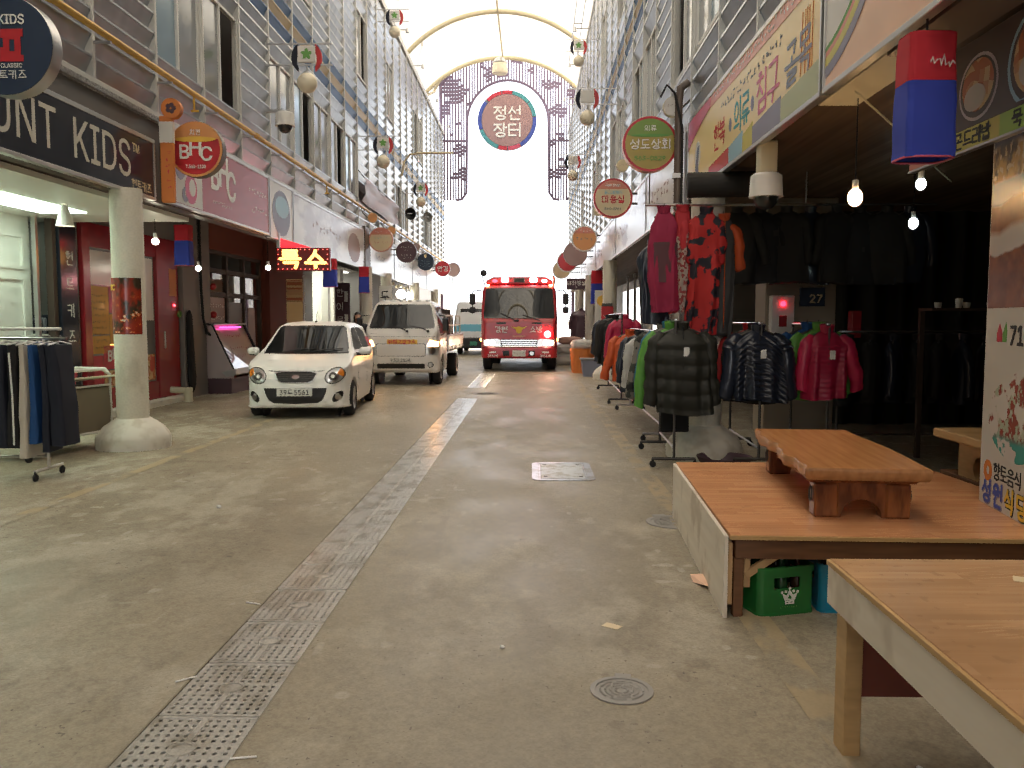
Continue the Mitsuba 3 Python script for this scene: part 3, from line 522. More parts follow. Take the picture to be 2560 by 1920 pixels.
for y0, y1, lab in ((10.95, 14.6, 'pale sign board with washed pictures behind the olive round sign'), (14.65, 19.8, 'pale sign board beside the hairdresser round sign'), (19.85, 26, 'pale sign board behind the orange round sign'), (26.05, 33, 'pale sign board above the maroon toilet sign'), (33.05, 46, 'last pale sign board on the right before the gate')):
    t = fsign('shop_sign', lab, 1, y0, y1, 3.0, 3.95, 'faded_print'); t.part('lettering', rside(dashes(1.8, .3, 3, int(y0 * 3)), y1 - .6, 3.3, .001), 'mauve_print')

# ---------------------------------------------------------------- round projecting signs
def cam_text(t, s, h, c, mat, w=.1, y=-.078, fitw=None, bold=True, name='lettering'):
    m = text(s, h, w, .003, bold=bold) if isinstance(s, str) else s
    if fitw: m = fit(m, fitw)
    t.part(name, lay(centred(m, c), (0, y, 0), (1, 0, 0), (0, 0, 1)), mat)
def round_sign(label, x, y, z, dia, rim, face, arm, group=None):
    t = Thing('round_sign', label, 'round sign', group, M=place(x, y, z)); r = dia / 2
    t.part('drum', lathe([(r, -.07), (r + .004, -.066), (r + .004, .066), (r, .07)], 48, axis=(0, 1, 0)), rim[1], smooth=40)
    t.part('rim', lay(prism(Point(0, 0).buffer(r, 24).difference(Point(0, 0).buffer(r - .03, 24)), .006), (0, -.069, 0), (1, 0, 0), (0, 0, 1)), rim[0])
    t.part('face', lay(prism(Point(0, 0).buffer(r - .028, 24), .004), (0, -.069, 0), (1, 0, 0), (0, 0, 1)), face); t.part('face', lay(prism(Point(0, 0).buffer(r - .004, 24), .004), (0, .068, 0), (-1, 0, 0), (0, 0, 1)), face)
    s = -1 if arm < 0 else 1; L = abs(arm)
    for dz in (-.09, .09): t.part('bracket', box(min(s * r * .96, s * (r + L)), max(s * r * .96, s * (r + L)), -.02, .02, dz - .018, dz + .018, .003), 'dark_steel')
    return t
def topcap(t, dia, mat, h=.52, y=-.075, up=True):
    r = dia / 2 - .03; g = Point(0, 0).buffer(r, 24).intersection(sbox(-r, r * (1 - 2 * h * .5), r, r)); g = g.difference(affinity.scale(Point(0, r * .12).buffer(r, 24), 1.3, .16)) if False else g
    t.part('printed_cap', lay(prism(g, .003), (0, y, 0), (1, 0, 0), (0, 0, 1)), mat)
t = round_sign('big black round sign with a red emblem, cut off by the left edge', -4.15, 6.75, 3.66, .76, ('navy_face', 'steel'), 'navy_face', -.2)
cam_text(t, 'KIDS', .085, (.06, .2), 'white_letters', fitw=.21); g = union_all([sbox(-.2, .06, .16, .12), sbox(-.18, -.1, .14, .07), sbox(-.2, -.13, .16, -.08)]).difference(union_all([sbox(-.08, -.02, .0, .05), sbox(.05, -.05, .09, .04)])); cam_text(t, prism(g, .003), 0, (-.03, .0), 'scarlet_face', name='emblem')
cam_text(t, 'CLASSIC', .038, (.05, -.155), 'white_letters', fitw=.17); cam_text(t, '헌트키즈', .07, (.02, -.225), 'white_letters', .11)
t = round_sign('red round BHC sign with an orange top and a yellow curve', -4.33, 10.95, 3.70, .70, ('orange_face', 'brown_panel'), 'scarlet_face', -.05)
r_ = .32; g = Point(0, 0).buffer(r_, 24).intersection(sbox(-1, .13, 1, 1)); cam_text(t, prism(g, .003), 0, (0, .13 + (r_ - .13) / 2), 'orange_face', y=-.074, name='printed_cap')
g = affinity.scale(Point(0, 0).buffer(1, 24), .27, .035); cam_text(t, prism(g, .003), 0, (0, .125), 'sticker_yellow', y=-.077, name='printed_curve'); cam_text(t, '치킨', .07, (0, .215), 'white_letters', .12, y=-.078)
for s_, xx, zz, h in (('B', -.145, -.03, .2), ('H', .0, .02, .22), ('C', .14, -.055, .2)): cam_text(t, s_, h, (xx, zz), 'white_letters', y=-.075)
cam_text(t, 'T.563-1100', .05, (0, -.22), 'white_letters', fitw=.26)
t = round_sign('cream round sign with a red cap, just past the dark brown fascia panel', -4.33, 24.3, 3.82, .70, ('coral_print', 'white_paint'), 'cream_face', -.03)
g = Point(0, 0).buffer(r_, 24).intersection(sbox(-1, .14, 1, 1)); cam_text(t, prism(g, .003), 0, (0, .14 + (r_ - .14) / 2), 'coral_print', y=-.074, name='printed_cap'); cam_text(t, dashes(.34, .07, 3, 21), 0, (0, .22), 'white_letters', y=-.078); cam_text(t, dashes(.42, .08, 3, 22), 0, (0, .06), 'sky_print'); cam_text(t, dashes(.4, .11, 3, 23), 0, (0, -.09), 'coral_print')
t = round_sign('plum coloured round sign with rows of small pale lettering', -4.26, 28.7, 3.82, .70, ('plum_face', 'plum_face'), 'plum_face', -.1)
for k, zz in enumerate((.17, .08, -.1, -.2)): cam_text(t, dashes((.36, .14, .34, .36)[k], (.08, .05, .09, .07)[k], 3, 30 + k), 0, (0, zz), 'white_letters')
t = round_sign('dark navy round sign with a small pale crest at its top', -4.4, 35.0, 3.93, .70, ('navy_face', 'navy_face'), 'navy_face', -.02)
cam_text(t, prism(Polygon([(-.06, .1), (.06, .1), (.05, 0), (0, -.05), (-.05, 0)]), .003), 0, (0, .22), 'cream_face', name='crest')
for k, zz in enumerate((.04, -.08, -.18)): cam_text(t, dashes(.42, .07, 3, 40 + k), 0, (0, zz), 'sky_print')
t = round_sign('red round optician sign with two white Korean syllables', -4.16, 39.5, 3.92, .70, ('scarlet_face', 'white_paint'), 'scarlet_face', -.2); cam_text(t, '안경', .24, (0, 0), 'white_letters', .13)
t = round_sign('grey round sign showing from behind the red optician sign', -4.0, 43.2, 4.1, .70, ('violet_print', 'grey_paint'), 'mauve_print', -.4); cam_text(t, dashes(.4, .1, 3, 51), 0, (0, 0), 'slate_print')
# right side
t = round_sign('olive round sign with a green cap and phone number 563-0529', 1.53, 11.1, 3.77, .70, ('scarlet_face', 'coral_print'), 'olive_face', .05)
g = Point(0, 0).buffer(r_, 24).intersection(sbox(-1, .11, 1, 1)); cam_text(t, prism(g, .003), 0, (0, .11 + (r_ - .11) / 2), 'leaf_face', y=-.074, name='printed_cap'); cam_text(t, '의류', .075, (0, .2), 'white_letters', .11)
cam_text(t, prism(affinity.scale(Point(0, 0).buffer(1, 24), .25, .02), .003), 0, (0, .108), 'green_ink', y=-.077, name='printed_curve')
cam_text(t, '성도상회', .125, (0, .0), 'white_letters', .12); cam_text(t, '563-0529', .062, (0, -.18), 'green_ink', fitw=.4)
t = round_sign('cream round hairdresser sign with a red cap and a dark red Korean name', 1.47, 15.4, 3.70, .70, ('scarlet_face', 'coral_print'), 'cream_face', .1)
g = Point(0, 0).buffer(r_, 24).intersection(sbox(-1, .16, 1, 1)); cam_text(t, prism(g, .003), 0, (0, .16 + (r_ - .16) / 2), 'coral_print', y=-.074, name='printed_cap'); cam_text(t, 'Hair Shop', .055, (0, .225), 'white_letters', fitw=.26)
cam_text(t, '동그래헤어', .06, (0, .1), 'sky_print', .12); cam_text(t, '미용실', .13, (0, -.02), 'scarlet_face', .13); cam_text(t, '563-0766', .05, (0, -.19), 'grey_ink', fitw=.3)
t = round_sign('orange round sign with a darker red cap farther along the right wall', 1.46, 23.4, 3.75, .70, ('white_paint', 'white_paint'), 'orange_face', .1)
g = Point(0, 0).buffer(r_, 24).intersection(sbox(-1, .14, 1, 1)); cam_text(t, prism(g, .003), 0, (0, .14 + (r_ - .14) / 2), 'coral_print', y=-.074, name='printed_cap'); cam_text(t, dashes(.34, .08, 3, 61), 0, (0, .22), 'white_letters'); cam_text(t, dashes(.42, .12, 3, 62), 0, (0, .0), 'slate_print')
t = round_sign('mauve grey round sign half hidden behind the orange round sign', 1.35, 26.0, 3.54, .72, ('mauve_print', 'mauve_print'), 'mauve_print', .2)
t = round_sign('red round sign just below the mauve grey round sign', 1.26, 29.5, 3.55, .72, ('white_paint', 'white_paint'), 'scarlet_face', .3)
t = round_sign('pale round sign lowest and farthest along the right wall', 1.2, 33.5, 3.5, .70, ('white_paint', 'white_paint'), 'cream_face', .4)
# small round plates on gooseneck arms above the round signs
def plate(label, x, y, z, r, mat, s):
    t = Thing('number_plate', label, 'small round sign', M=place(x, y, z))
    t.part('drum', disc(r, -.04, .04, 28), 'cream_paint', smooth=40); t.part('face', disc(r * .93, -.046, -.039, 28), mat); cam_text(t, dashes(r * 1.1, r * .3, 3, int(y * 7)), 0, (0, r * .1), 'mauve_print', y=-.0465)
    t.part('gooseneck', tube([(s * r, 0, 0)] + [(s * (r + .02 + .16 * math.sin(a)), 0, .02 + .22 * (1 - math.cos(a)) * .5 + .12 * math.sin(a)) for a in np.linspace(0, 2.6, 10)], .013, 8), 'dark_steel', smooth=50)
plate('small cream round plate on a bent arm above the olive round sign', 1.79, 10.9, 4.2, .125, 'white_print', 1); plate('small cream round plate just under the olive round sign', 1.62, 15.2, 4.25, .11, 'cream_face', 1)
plate('small cream round plate above the orange round sign', 1.68, 21.4, 4.25, .12, 'cream_face', 1); plate('small orange round plate above the cream and red round sign', -4.4, 23.4, 4.34, .14, 'orange_face', -1)
plate('small brown round plate above the plum round sign', -4.35, 26.2, 4.28, .14, 'orange_face', -1); plate('small brown round plate above the navy round sign', -4.3, 31.5, 4.25, .14, 'mauve_print', -1)
# orange blade sign with a round head, left of the red chicken sign
t = Thing('blade_sign', 'narrow orange upright blade sign with a small round emblem at its top', 'sign', M=place(-4.56, 10.6, 0))
t.part('blade', box(-.10, .07, -.03, .03, 2.98, 4.05, .01), 'orange_ink'); t.part('head', disc(.125, -.045, .045, 28, (.06, 0, 4.14)), 'orange_ink', smooth=40)
t.part('emblem', lay(prism(union_all([Point(.04 * math.cos(a), .04 * math.sin(a)).buffer(.028, 6) for a in np.arange(5) * 2 * PI / 5]), .004), (.06, -.045, 4.14), (1, 0, 0), (0, 0, 1)), 'plum_face'); t.part('white_band', box(-.101, .071, -.032, .032, 3.72, 3.98), 'white_print')
t.part('lettering', lay(move(dashes(.5, .08, 3, 71), (0, 0, 0)), (.04, -.031, 3.15), (0, 0, 1), (-1, 0, 0)), 'red_ink')

# ---------------------------------------------------------------- emblem panels with globe lamps on wall brackets
def emblem_lamp(x, y, z, s, leaf, label):
    t = Thing('emblem_lamp', label, 'wall lamp', 'emblem panels with globe lamps', M=place(x, y, z))
    t.part('panel', box(-.16, .16, -.03, .03, .22, .5, .006), 'white_print')
    for sx, m in ((-1, 'cloth_navy'), (1, 'red_plastic')):
        c = Point(0, 0).buffer(.29, 16).difference(affinity.translate(Point(0, 0).buffer(.29, 16), -sx * .09, -.03)).intersection(sbox(.17 if sx > 0 else -1, -1, 1 if sx > 0 else -.17, 1))
        t.part('crescent', lay(prism(c, .05), (-.02 * sx, .025, .3), (1, 0, 0), (0, 0, 1)), m)
    if leaf: t.part('leaf', lay(prism(union_all([affinity.rotate(affinity.scale(Point(0, .05).buffer(.05, 6), .6, 1), a, origin=(0, 0)) for a in (0, 72, 144, 216, 288)]), .004), (0, -.03, .36), (1, 0, 0), (0, 0, 1)), 'green_ink')
    for zz in (.18, .54): t.part('bracket_bar', box(min(-s * .45, s * .75), max(-s * .45, s * .75), -.012, .012, zz - .012, zz + .012), 'steel')
    t.part('hanger', cyl((.22 * (1 if s < 0 else -1) * 0, 0, .18), (0, 0, .04), .012, n=8), 'steel')
    t.part('globe', ball((0, 0, -.13), .175, 3), 'lamp_globe', smooth=True); t.part('globe_cap', cyl((0, 0, .02), (0, 0, .06), .09, .05), 'steel')
emblem_lamp(-3.95, 15, 5.8, -1, 1, 'wall bracket with a leaf emblem panel and globe lamp, first on the left wall'); emblem_lamp(-3.95, 22.6, 5.85, -1, 1, 'wall bracket with a leaf emblem panel and globe lamp, second on the left wall')
emblem_lamp(-3.95, 30.2, 5.85, -1, 1, 'wall bracket with a leaf emblem panel and globe lamp, third on the left wall'); emblem_lamp(1.3, 20, 6.35, 1, 0, 'wall bracket with a plain emblem panel and globe lamp, first on the right wall'); emblem_lamp(1.35, 27.8, 6.35, 1, 0, 'wall bracket with a plain emblem panel and globe lamp, second on the right wall')
emblem_lamp(-4.2, 26.3, 10.45, -1, 1, 'emblem lamp high under the roof edge on the left'); emblem_lamp(1.5, 27.5, 9.9, 1, 1, 'emblem lamp high under the roof edge on the right')
# lamp hung from the ridge
t = Thing('ridge_lamp', 'white bell shaped lamp hanging under the roof ridge near the gate', 'lamp', M=place(-1.5, 40.4, 13.1))
t.part('rod', cyl((0, 0, .7), (0, 0, 1.0), .02, n=8), 'steel'); t.part('cap', lathe([(.0, .74), (.2, .72), (.36, .5), (.34, .46), (0, .46)], 24), 'steel', smooth=40); t.part('shade', lathe([(.33, .46), (.38, .1), (.34, 0), (0, 0)], 24), 'lamp_globe', smooth=40)

# ---------------------------------------------------------------- pipes, cameras, loudspeakers
t = Thing('gas_pipe', 'long yellow gas pipe running along the left upper wall', 'pipe')
t.part('pipe', tube([(-4.56, -10, 4.55), (-4.56, 44, 4.55)], .038, 12), 'yellow_paint', smooth=50)
for y in np.arange(9.2 - 6 * BAY, 44, BAY): t.part('bracket', box(-4.75, -4.55, y - .02, y + .02, 4.49, 4.515), 'steel')
for y in (11.45, 18.8): t.part('tap', cat(cyl((-4.56, y, 4.53), (-4.56, y, 4.33), .014, n=8), box(-4.6, -4.5, y - .012, y + .012, 4.31, 4.335)), 'yellow_paint')
for y in np.arange(2, 44, 6.): t.part('coupling', cyl((-4.56, y, 4.55), (-4.56, y + .08, 4.55), .047, n=12), 'yellow_paint', smooth=50)
t = Thing('service_pipe', 'thin cream pipe bent out from the left wall near the far gate', 'pipe'); t.part('pipe', tube([(-4.6, 30, 6.6), (-4.5, 30, 7.1), (-4.3, 30, 7.35), (-3.9, 30, 7.4), (-2.75, 30, 7.4)], .04, 8), 'arch_cream', smooth=50)
t = Thing('downpipe', 'grey downpipe with a bent top at the far end of the yellow sign', 'pipe'); t.part('pipe', tube([(1.86, 10.85, 2.9), (1.86, 10.85, 4.25), (1.88, 10.85, 4.42), (1.98, 10.85, 4.5)], .05, 10), 'brown_panel', smooth=50); t.part('cable', tube([(1.9, 10.8, 2.95), (1.9, 10.78, 3.9), (1.8, 10.8, 4.35), (1.7, 10.8, 4.45), (1.62, 10.8, 4.3)], .016, 6), 'rubber', smooth=50); t.part('clamp', box(1.78, 1.94, 10.79, 10.91, 3.3, 3.36), 'steel')
def dome(label, x, y, z, r, arm, up):
    t = Thing('dome_camera', label, 'security camera', M=place(x, y, z)); t.part('housing', lathe([(0, 1.35 * r), (r * .8, 1.35 * r), (r * 1.0, 1.2 * r), (r * 1.06, 0), (r * 1.1, -.02), (r * .8, -.02)], 28), 'white_paint', smooth=35); t.part('dome', lathe([(r * .8 * math.cos(a), -.02 - r * .8 * math.sin(a)) for a in np.linspace(0, PI / 2, 8)], 24), 'dark_glass', smooth=True)
    if up: t.part('arm', box(-.075, .075, -.075, .075, 1.35 * r, arm, .01), 'arch_cream')
    else: t.part('arm', box(min(0, arm), max(0, arm), -.04, .04, .215, .26, .005), 'steel')
dome('white dome camera hanging under the yellow sign at the clothing shop', 2.06, 7.5, 2.6, .135, .46, 1)
dome('white dome camera on a bracket beside the first windows of the left wall', -4.36, 15.0, 4.95, .16, -.35, 0)
for x, y, z, lab in ((-4.3, 30.5, 5.35, 'black horn loudspeaker on the left wall below the third emblem lamp'), (-4.35, 36, 5.9, 'pale horn loudspeaker farther along the left wall')):
    t = Thing('loudspeaker', lab, 'loudspeaker', M=place(x, y, z)); t.part('horn', lathe([(.05, .25), (.08, .1), (.2, -.12), (.22, -.14), (.19, -.13), (.06, .08), (0, .08)], 20, axis=(.4, 1, .2)), 'black_plastic' if y < 32 else 'grey_paint', smooth=50); t.part('bracket', box(-.4, 0, -.02, .02, -.02, .02), 'steel')
t = Thing('sprinkler_ladder', 'thin grey ladder truss hanging beside the right roof edge', 'ladder')
for dx in (0, .28): t.part('rail', cyl((1.75 - dx, 24 + 0, 12.1), (1.75 - dx, 34, 11.6), .02, n=6), 'steel')
for k in range(6): t.part('rung', cyl((1.75, 24 + 2 * k, 12.1 - .1 * k), (1.47, 24 + 2 * k, 12.1 - .1 * k), .02, n=6), 'steel')

# ---------------------------------------------------------------- hanging cloth lanterns, red over blue
def lantern(label, x, y, ztop, w, h, d, rz=0, script=False):
    t = Thing('cloth_lantern', label, 'lantern', 'red and blue cloth lanterns', M=place(x, y, ztop, rz))
    def sleeve(z0, z1, k0, k1, n=7):
        g = np.array(rrect(w, d, min(w, d) * .16).exterior.coords)[:-1]; out = []
        for i, z in enumerate(np.linspace(z0, z1, n)):
            k = k0 + (k1 - k0) * i / (n - 1); j = meshkit.noise(np.stack([g[:, 0] * 14 + x * 9, g[:, 1] * 14, np.full(len(g), z * 9)], 1), 5)[:, None] - .5
            out.append(np.hstack([g * (k + .10 * j), np.full((len(g), 1), z)]))
        m = len(g); v = np.vstack(out); i = np.arange(m); f = np.vstack([quads(np.stack([r * m + i, r * m + (i + 1) % m, (r + 1) * m + (i + 1) % m, (r + 1) * m + i], 1)[:, ::-1]) for r in range(n - 1)])
        return v, f
    t.part('red_sleeve', cat(sleeve(0, -h * .39, .96, 1.0), prism(rrect(w * .95, d * .95, min(w, d) * .28), .004)), 'cloth_red', smooth=50); t.part('blue_sleeve', sleeve(-h * .39, -h, .99, 1.05, 12), 'cloth_blue', smooth=50)
    g = np.array(rrect(w * 1.05, d * 1.05, min(w, d) * .3).exterior.coords)[:-1]; t.part('hem', tube(np.hstack([g, np.full((len(g), 1), -h)]), .006, 5, closed=True), 'magenta_print'); t.part('cord', cyl((0, 0, 0), (0, 0, .16), .006, n=6), 'rubber')
    if script:
        pts = [(-.05, .0), (-.04, .03), (-.03, -.01), (-.015, .015), (0, .02), (.005, -.02), (.02, .045), (.03, -.02), (.045, .0), (.05, -.03), (.065, .01), (.08, -.01)]
        t.part('lettering', lay(tube([(a * .95, b * .8, 0) for a, b in pts], .004, 5), (.02, -d / 2 - .008, -h * .25), (1, 0, 0), (0, 0, 1)), 'white_letters')
lantern('large red and blue cloth lantern hanging under the peach sign nearest the camera', 2.0, 4.4, 2.93, .245, .61, .19, 2, True); lantern('red and blue cloth lantern hanging before the grey pillar of the chicken shop', -5.4, 13.0, 2.97, .24, .62, .2)
lantern('red and blue cloth lantern partly hidden by the red LED sign', -4.75, 19.8, 2.95, .3, .66, .22); lantern('red and blue cloth lantern beyond the LED sign above the truck', -4.55, 22.8, 2.95, .27, .7, .22, 10); lantern('red and blue cloth lantern under the right fascia in front of the far cream columns', 2.0, 25.6, 3.0, .36, 1.0, .3)

# ---------------------------------------------------------------- red LED sign
scene['led_case'] = {'type': 'twosided', 'bsdf': {'type': 'principled', 'base_color': rgb(.16, .008, .008), 'roughness': .3}}  # case base reddened to carry the red glow behind the letters
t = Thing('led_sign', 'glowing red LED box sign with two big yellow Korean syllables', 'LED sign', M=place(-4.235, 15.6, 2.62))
t.part('case', box(-.5, .5, -.06, .06, -.2, .22, .01), 'led_case')
m = fit(text('특수', .36, .17, .004, 1.2), .9); m = m[0] * [1, .95, 1], m[1]
t.part('lettering', lay(centred(m, (0, .01)), (0, -.062, 0), (1, 0, 0), (0, 0, 1)), 'lamp_white', emit=(.42, .17, .02))
ms = [ball((-.46 + .92 * k / 11, -.062, zz), .012, 1) for k in range(12) for zz in (-.17, .19)] + [ball((xx, -.062, -.17 + .09 * k), .012, 1) for k in range(1, 4) for xx in (-.46, .46)]
t.part('red_bulbs', cat(ms), 'lamp_white', kind='stuff', emit=(.30, .008, .006))
t.part('header', hull([(-.42, -.03, .23), (.14, -.03, .23), (-.42, -.03, .40), (-.42, .03, .23), (.14, .03, .23), (-.42, .03, .40)]), 'red_plastic', emit=(.22, .004, .006))  # glowing wedge added in place of the red glow under the fascia
t.part('hanger', box(-.5, -.44, -.02, .02, .22, .5), 'steel')
# pinkish cloth banner slung on the left wall, maroon toilet sign
t = Thing('cloth_banner', 'long dull pinkish brown cloth banner slung across the upper left windows', 'banner')
Pn = np.array([[(-4.6 + .05 * math.sin(u * 9 + v * 4) + .03 * math.sin(v * 11), 23.25 + 6 * u, 5.42 - .62 * v - .10 * math.sin(PI * u) * v) for v in np.linspace(0, 1, 8)] for u in np.linspace(0, 1, 40)])
t.part('cloth', sheet(Pn), 'mauve_print', smooth=True); t.part('cord', tube([(-4.62, 22.6, 5.5), (-4.6, 23.25, 5.42), (-4.6, 29.25, 5.42), (-4.62, 29.9, 5.5)], .012, 5), 'rubber')
t = Thing('toilet_sign', 'maroon rectangular toilet direction sign with white lettering under the right fascia', 'sign', M=place(1.66, 31, 2.83)); t.part('board', box(-.36, .36, -.03, .03, -.2, .2, .006), 'plum_face'); cam_text(t, '화장실', .16, (.08, .04), 'white_letters', .13, y=-.031); cam_text(t, prism(union_all([Point(-.05, .07).buffer(.025), sbox(-.08, -.06, -.02, .04), Point(.05, .07).buffer(.025), sbox(.02, -.06, .08, .04)]), .003), 0, (-.27, .04), 'white_letters', y=-.031, name='pictogram'); cam_text(t, prism(Polygon([(0, .04), (.05, 0), (0, -.04)]), .003), 0, (0, -.12), 'white_letters', y=-.031, name='arrow')
for x in (-.25, .25): t.part('hanger', cyl((x, 0, .2), (x, 0, .25), .012, n=6), 'steel')
# ---------------------------------------------------------------- shops on the left
P('shop_white', (.76, .77, .72), .4, coat=.2); P('fabric_beige', (.20, .17, .12), .85); P('posterorange', (.60, .30, .035), .45, coat=.3); P('poster_pink', (.5, .07, .16), .4); P('glass_grey', (.16, .17, .17), .08, coat=.8)
P('red_door', (.27, .012, .02), .22, coat=.8); P('granite_wall', (.20, .18, .165), .5)
def flame_c(p, n, uv):
    f = fbm(p.x * 9 + 2, p.y * 9, p.z * 5, 4); g = fbm(p.x * 26, p.y * 26, p.z * 22, 3)
    c = mix((.05, .035, .02), (.32, .03, .015), smoothstep(.35, .55, f + .25 * (p.x + 4.72)))
    c = mix(c, (.70, .16, .03), smoothstep(.60, .72, g) * smoothstep(1.9, 1.5, p.z)); return mix(c, (.8, .7, .55), smoothstep(.72, .78, g) * smoothstep(1.75, 1.55, p.z))
P('flame_poster', flame_c, .2, coat=.7)
def food_c(p, n, uv):
    c = cell_rand(dr.floor(p.y * 21 + 2 * noise(p.y * 9, p.z * 9)), dr.floor(p.z * 17 + 2 * noise(p.y * 9, p.z * 9, 3)))
    c = mix((.45, .14, .05), (.62, .45, .22), smoothstep(.3, .7, c)); return mix(c, (.5, .05, .04), smoothstep(.55, .65, fbm(p.y * 4, p.z * 4, 2, 3)))
P('food_print', food_c, .35, coat=.4)

t = Thing('shop_interior', 'bright white panelled children clothes shop interior at the left edge', 'shop fitting')
t.part('ceiling_panel', box(-8.9, -4.98, 4.3, 12.2, 2.93, 2.99), 'shop_white'); t.part('back_panel', box(-7.12, -7.0, 7.2, 11.62, 0, 2.93, .005), 'shop_white')
for y0, y1, z0, z1 in ((9.9, 11.45, 2.2, 2.68), (9.9, 11.45, .5, 2.1), (7.9, 9.7, 2.2, 2.68), (7.9, 9.7, .5, 2.1)):
    fr = sbox(y0, z0, y1, z1).difference(sbox(y0 + .05, z0 + .05, y1 - .05, z1 - .05)); t.part('panel_moulding', lay(prism(fr, .03), (-7.0, 0, 0), (0, 1, 0), (0, 0, 1)), 'shop_white')
for x, y in ((-6.2, 10.2), (-6.2, 7.6), (-7.9, 11.9)): t.part('light_panel', box(x - .3, x + .3, y - .9 if x > -7 else y - .12, y + .9 if x > -7 else y + .12, 2.915, 2.928), 'lamp_white', emit=(.62, .78, .62))
t.part('display_post', box(-6.84, -6.74, 11.72, 11.82, 0, 2.93), 'dark_brown'); t.part('display_post', box(-6.9, -6.84, 11.5, 11.56, 0, 2.93), 'steel')
k = t.part('display_shelf', cat(box(-7.4, -6.86, 11.58, 12.2, 1.28, 1.31), box(-7.4, -6.86, 11.58, 12.2, .5, .53)), 'shop_white'); t.part('display_pane', box(-6.815, -6.81, 11.82, 12.22, .1, 2.9), 'glass')
for i in range(5): t.part('folded_clothes', box(-7.3, -6.9, 11.62 + .11 * i, 11.7 + .11 * i, 1.31, 1.5 + .04 * (i % 3), .02), ('cloth_navy', 'grey_ink', 'cloth_navy', 'white_letters', 'slate_print')[i])
t = Thing('upright_sign', 'black upright shop sign with white Korean letters running down it', 'sign'); t.part('board', box(-6.78, -6.70, 11.84, 12.28, .08, 2.86, .008), 'navy_gloss')
for i, ch in enumerate('헌트키즈'): t.part('lettering', lay(text(ch, .2, .09, .004), (-6.70, 11.98, 2.3 - .38 * i), (0, 1, 0), (0, 0, 1)), 'white_letters')
t.part('emblem', lay(prism(union_all([sbox(0, .06, .2, .2), sbox(.03, 0, .17, .08), Point(.1, -.02).buffer(.05)]), .004), (-6.70, 11.97, .62), (0, 1, 0), (0, 0, 1)), 'red_ink')
t = Thing('spot_lamp', 'small white bell spotlight under the navy shop sign', 'lamp', M=place(-5.75, 10.3, 0)); t.part('shade', lathe([(.035, 2.92), (.05, 2.86), (.065, 2.82), (.10, 2.68), (.11, 2.66)], 20), 'white_paint', smooth=40); t.part('bulb', ball((0, 0, 2.72), .045, 2), 'lamp_white', emit=(.8, .78, .6))
# poster wrapped round the near column
a = np.radians(np.linspace(-165, -20, 24)); Pp = np.array([[(-4.72 + .186 * math.cos(q), 9.76 + .186 * math.sin(q), z) for z in np.linspace(1.34, 1.99, 8)] for q in a])
t = Thing('column_poster', 'dark red glossy food poster wrapped round the near left column', 'poster'); t.part('sheet', sheet(Pp), 'flame_poster', smooth=True)
for i, q in enumerate(np.radians([-150, -136, -122])):
    t.part('lettering', lay(centred(text('OFC'[i], .075, bold=True)), (-4.72 + .187 * math.cos(q), 9.76 + .187 * math.sin(q), 1.88), (-math.sin(q), math.cos(q), 0), (0, 0, 1)), 'sticker_yellow')

# red framed chicken restaurant front
t = Thing('restaurant_front', 'red framed restaurant front with menu posters behind its glass', 'shop front')
X0 = -6.72
t.part('frame_post', box(X0 - .06, X0 + .04, 12.41, 12.62, 0, 2.98, .01), 'red_door'); t.part('frame_post', box(X0 - .05, X0 + .03, 13.75, 13.9, 0, 2.98, .01), 'red_door'); t.part('lintel', box(X0 - .055, X0 + .035, 12.62, 14.85, 2.62, 2.98, .01), 'red_door'); t.part('sill', box(X0 - .055, X0 + .035, 12.62, 14.85, .1, .42, .01), 'red_door'); t.part('step', box(X0 - .1, X0 + .25, 12.41, 15.75, 0, .1, .01), 'grime_step' if False else 'column_base')
k = t.part('door', box(X0 - .06, X0 + .05, 14.85, 15.74, .1, 2.98, .012), 'red_door'); t.part('handle', cyl((X0 + .1, 15.0, 1.0), (X0 + .1, 15.0, 1.3), .015, n=8), 'chrome', parent=k); t.part('notice', box(X0 + .05, X0 + .055, 15.35, 15.65, 1.95, 2.45), 'orange_ink', parent=k); t.part('notice', box(X0 + .05, X0 + .056, 15.42, 15.6, 1.68, 1.86), 'poster_pink', parent=k)
t.part('bell_lamp', ball((X0 + .07, 15.5, 1.78), .022, 2), 'lamp_white', emit=(.9, .03, .05)); t.part('wreath', tube([(X0 + .07, 15.72 + .05 * math.cos(q), 1.62 + .05 * math.sin(q)) for q in np.linspace(0, 2 * PI, 12)], .02, 6), 'green_ink')
t.part('pane', box(X0 - .02, X0 - .015, 12.62, 14.85, .42, 2.62), 'glass_grey')
def wposter(y0, y1, z0, z1, mat, nm='poster', d=.0): return t.part(nm, box(X0 - .014, X0 - .008 + d, y0, y1, z0, z1), mat)
wposter(12.66, 13.7, 2.05, 2.58, 'white_print', 'frosted_film'); wposter(12.66, 13.22, 1.28, 2.03, 'posterorange'); wposter(13.24, 13.7, 1.62, 2.03, 'poster_pink'); wposter(13.24, 13.7, 1.12, 1.6, 'posterorange'); wposter(12.66, 13.22, .98, 1.26, 'posterorange'); wposter(12.66, 13.0, .46, .95, 'red_ink'); wposter(13.02, 13.7, .72, 1.1, 'red_ink'); wposter(13.02, 13.7, .44, .70, 'food_print'); wposter(13.95, 14.8, .45, .9, 'food_print'); wposter(13.95, 14.8, 1.5, 2.58, 'frosted' if False else 'white_print', 'frosted_film')
for zz in np.arange(1.06, 1.95, .1): t.part('menu_line', lay(dashes(.42, .05, 3, int(zz * 100)), (X0 - .007, 12.72, zz), (0, 1, 0), (0, 0, 1)), 'dark_brown')
for i, s_ in enumerate('BHC'): t.part('lettering', lay(text(s_, .2), (X0 - .007, 13.12 + .15 * i, .84 + .03 * (i == 1)), (0, 1, 0), (0, 0, 1)), 'white_letters')
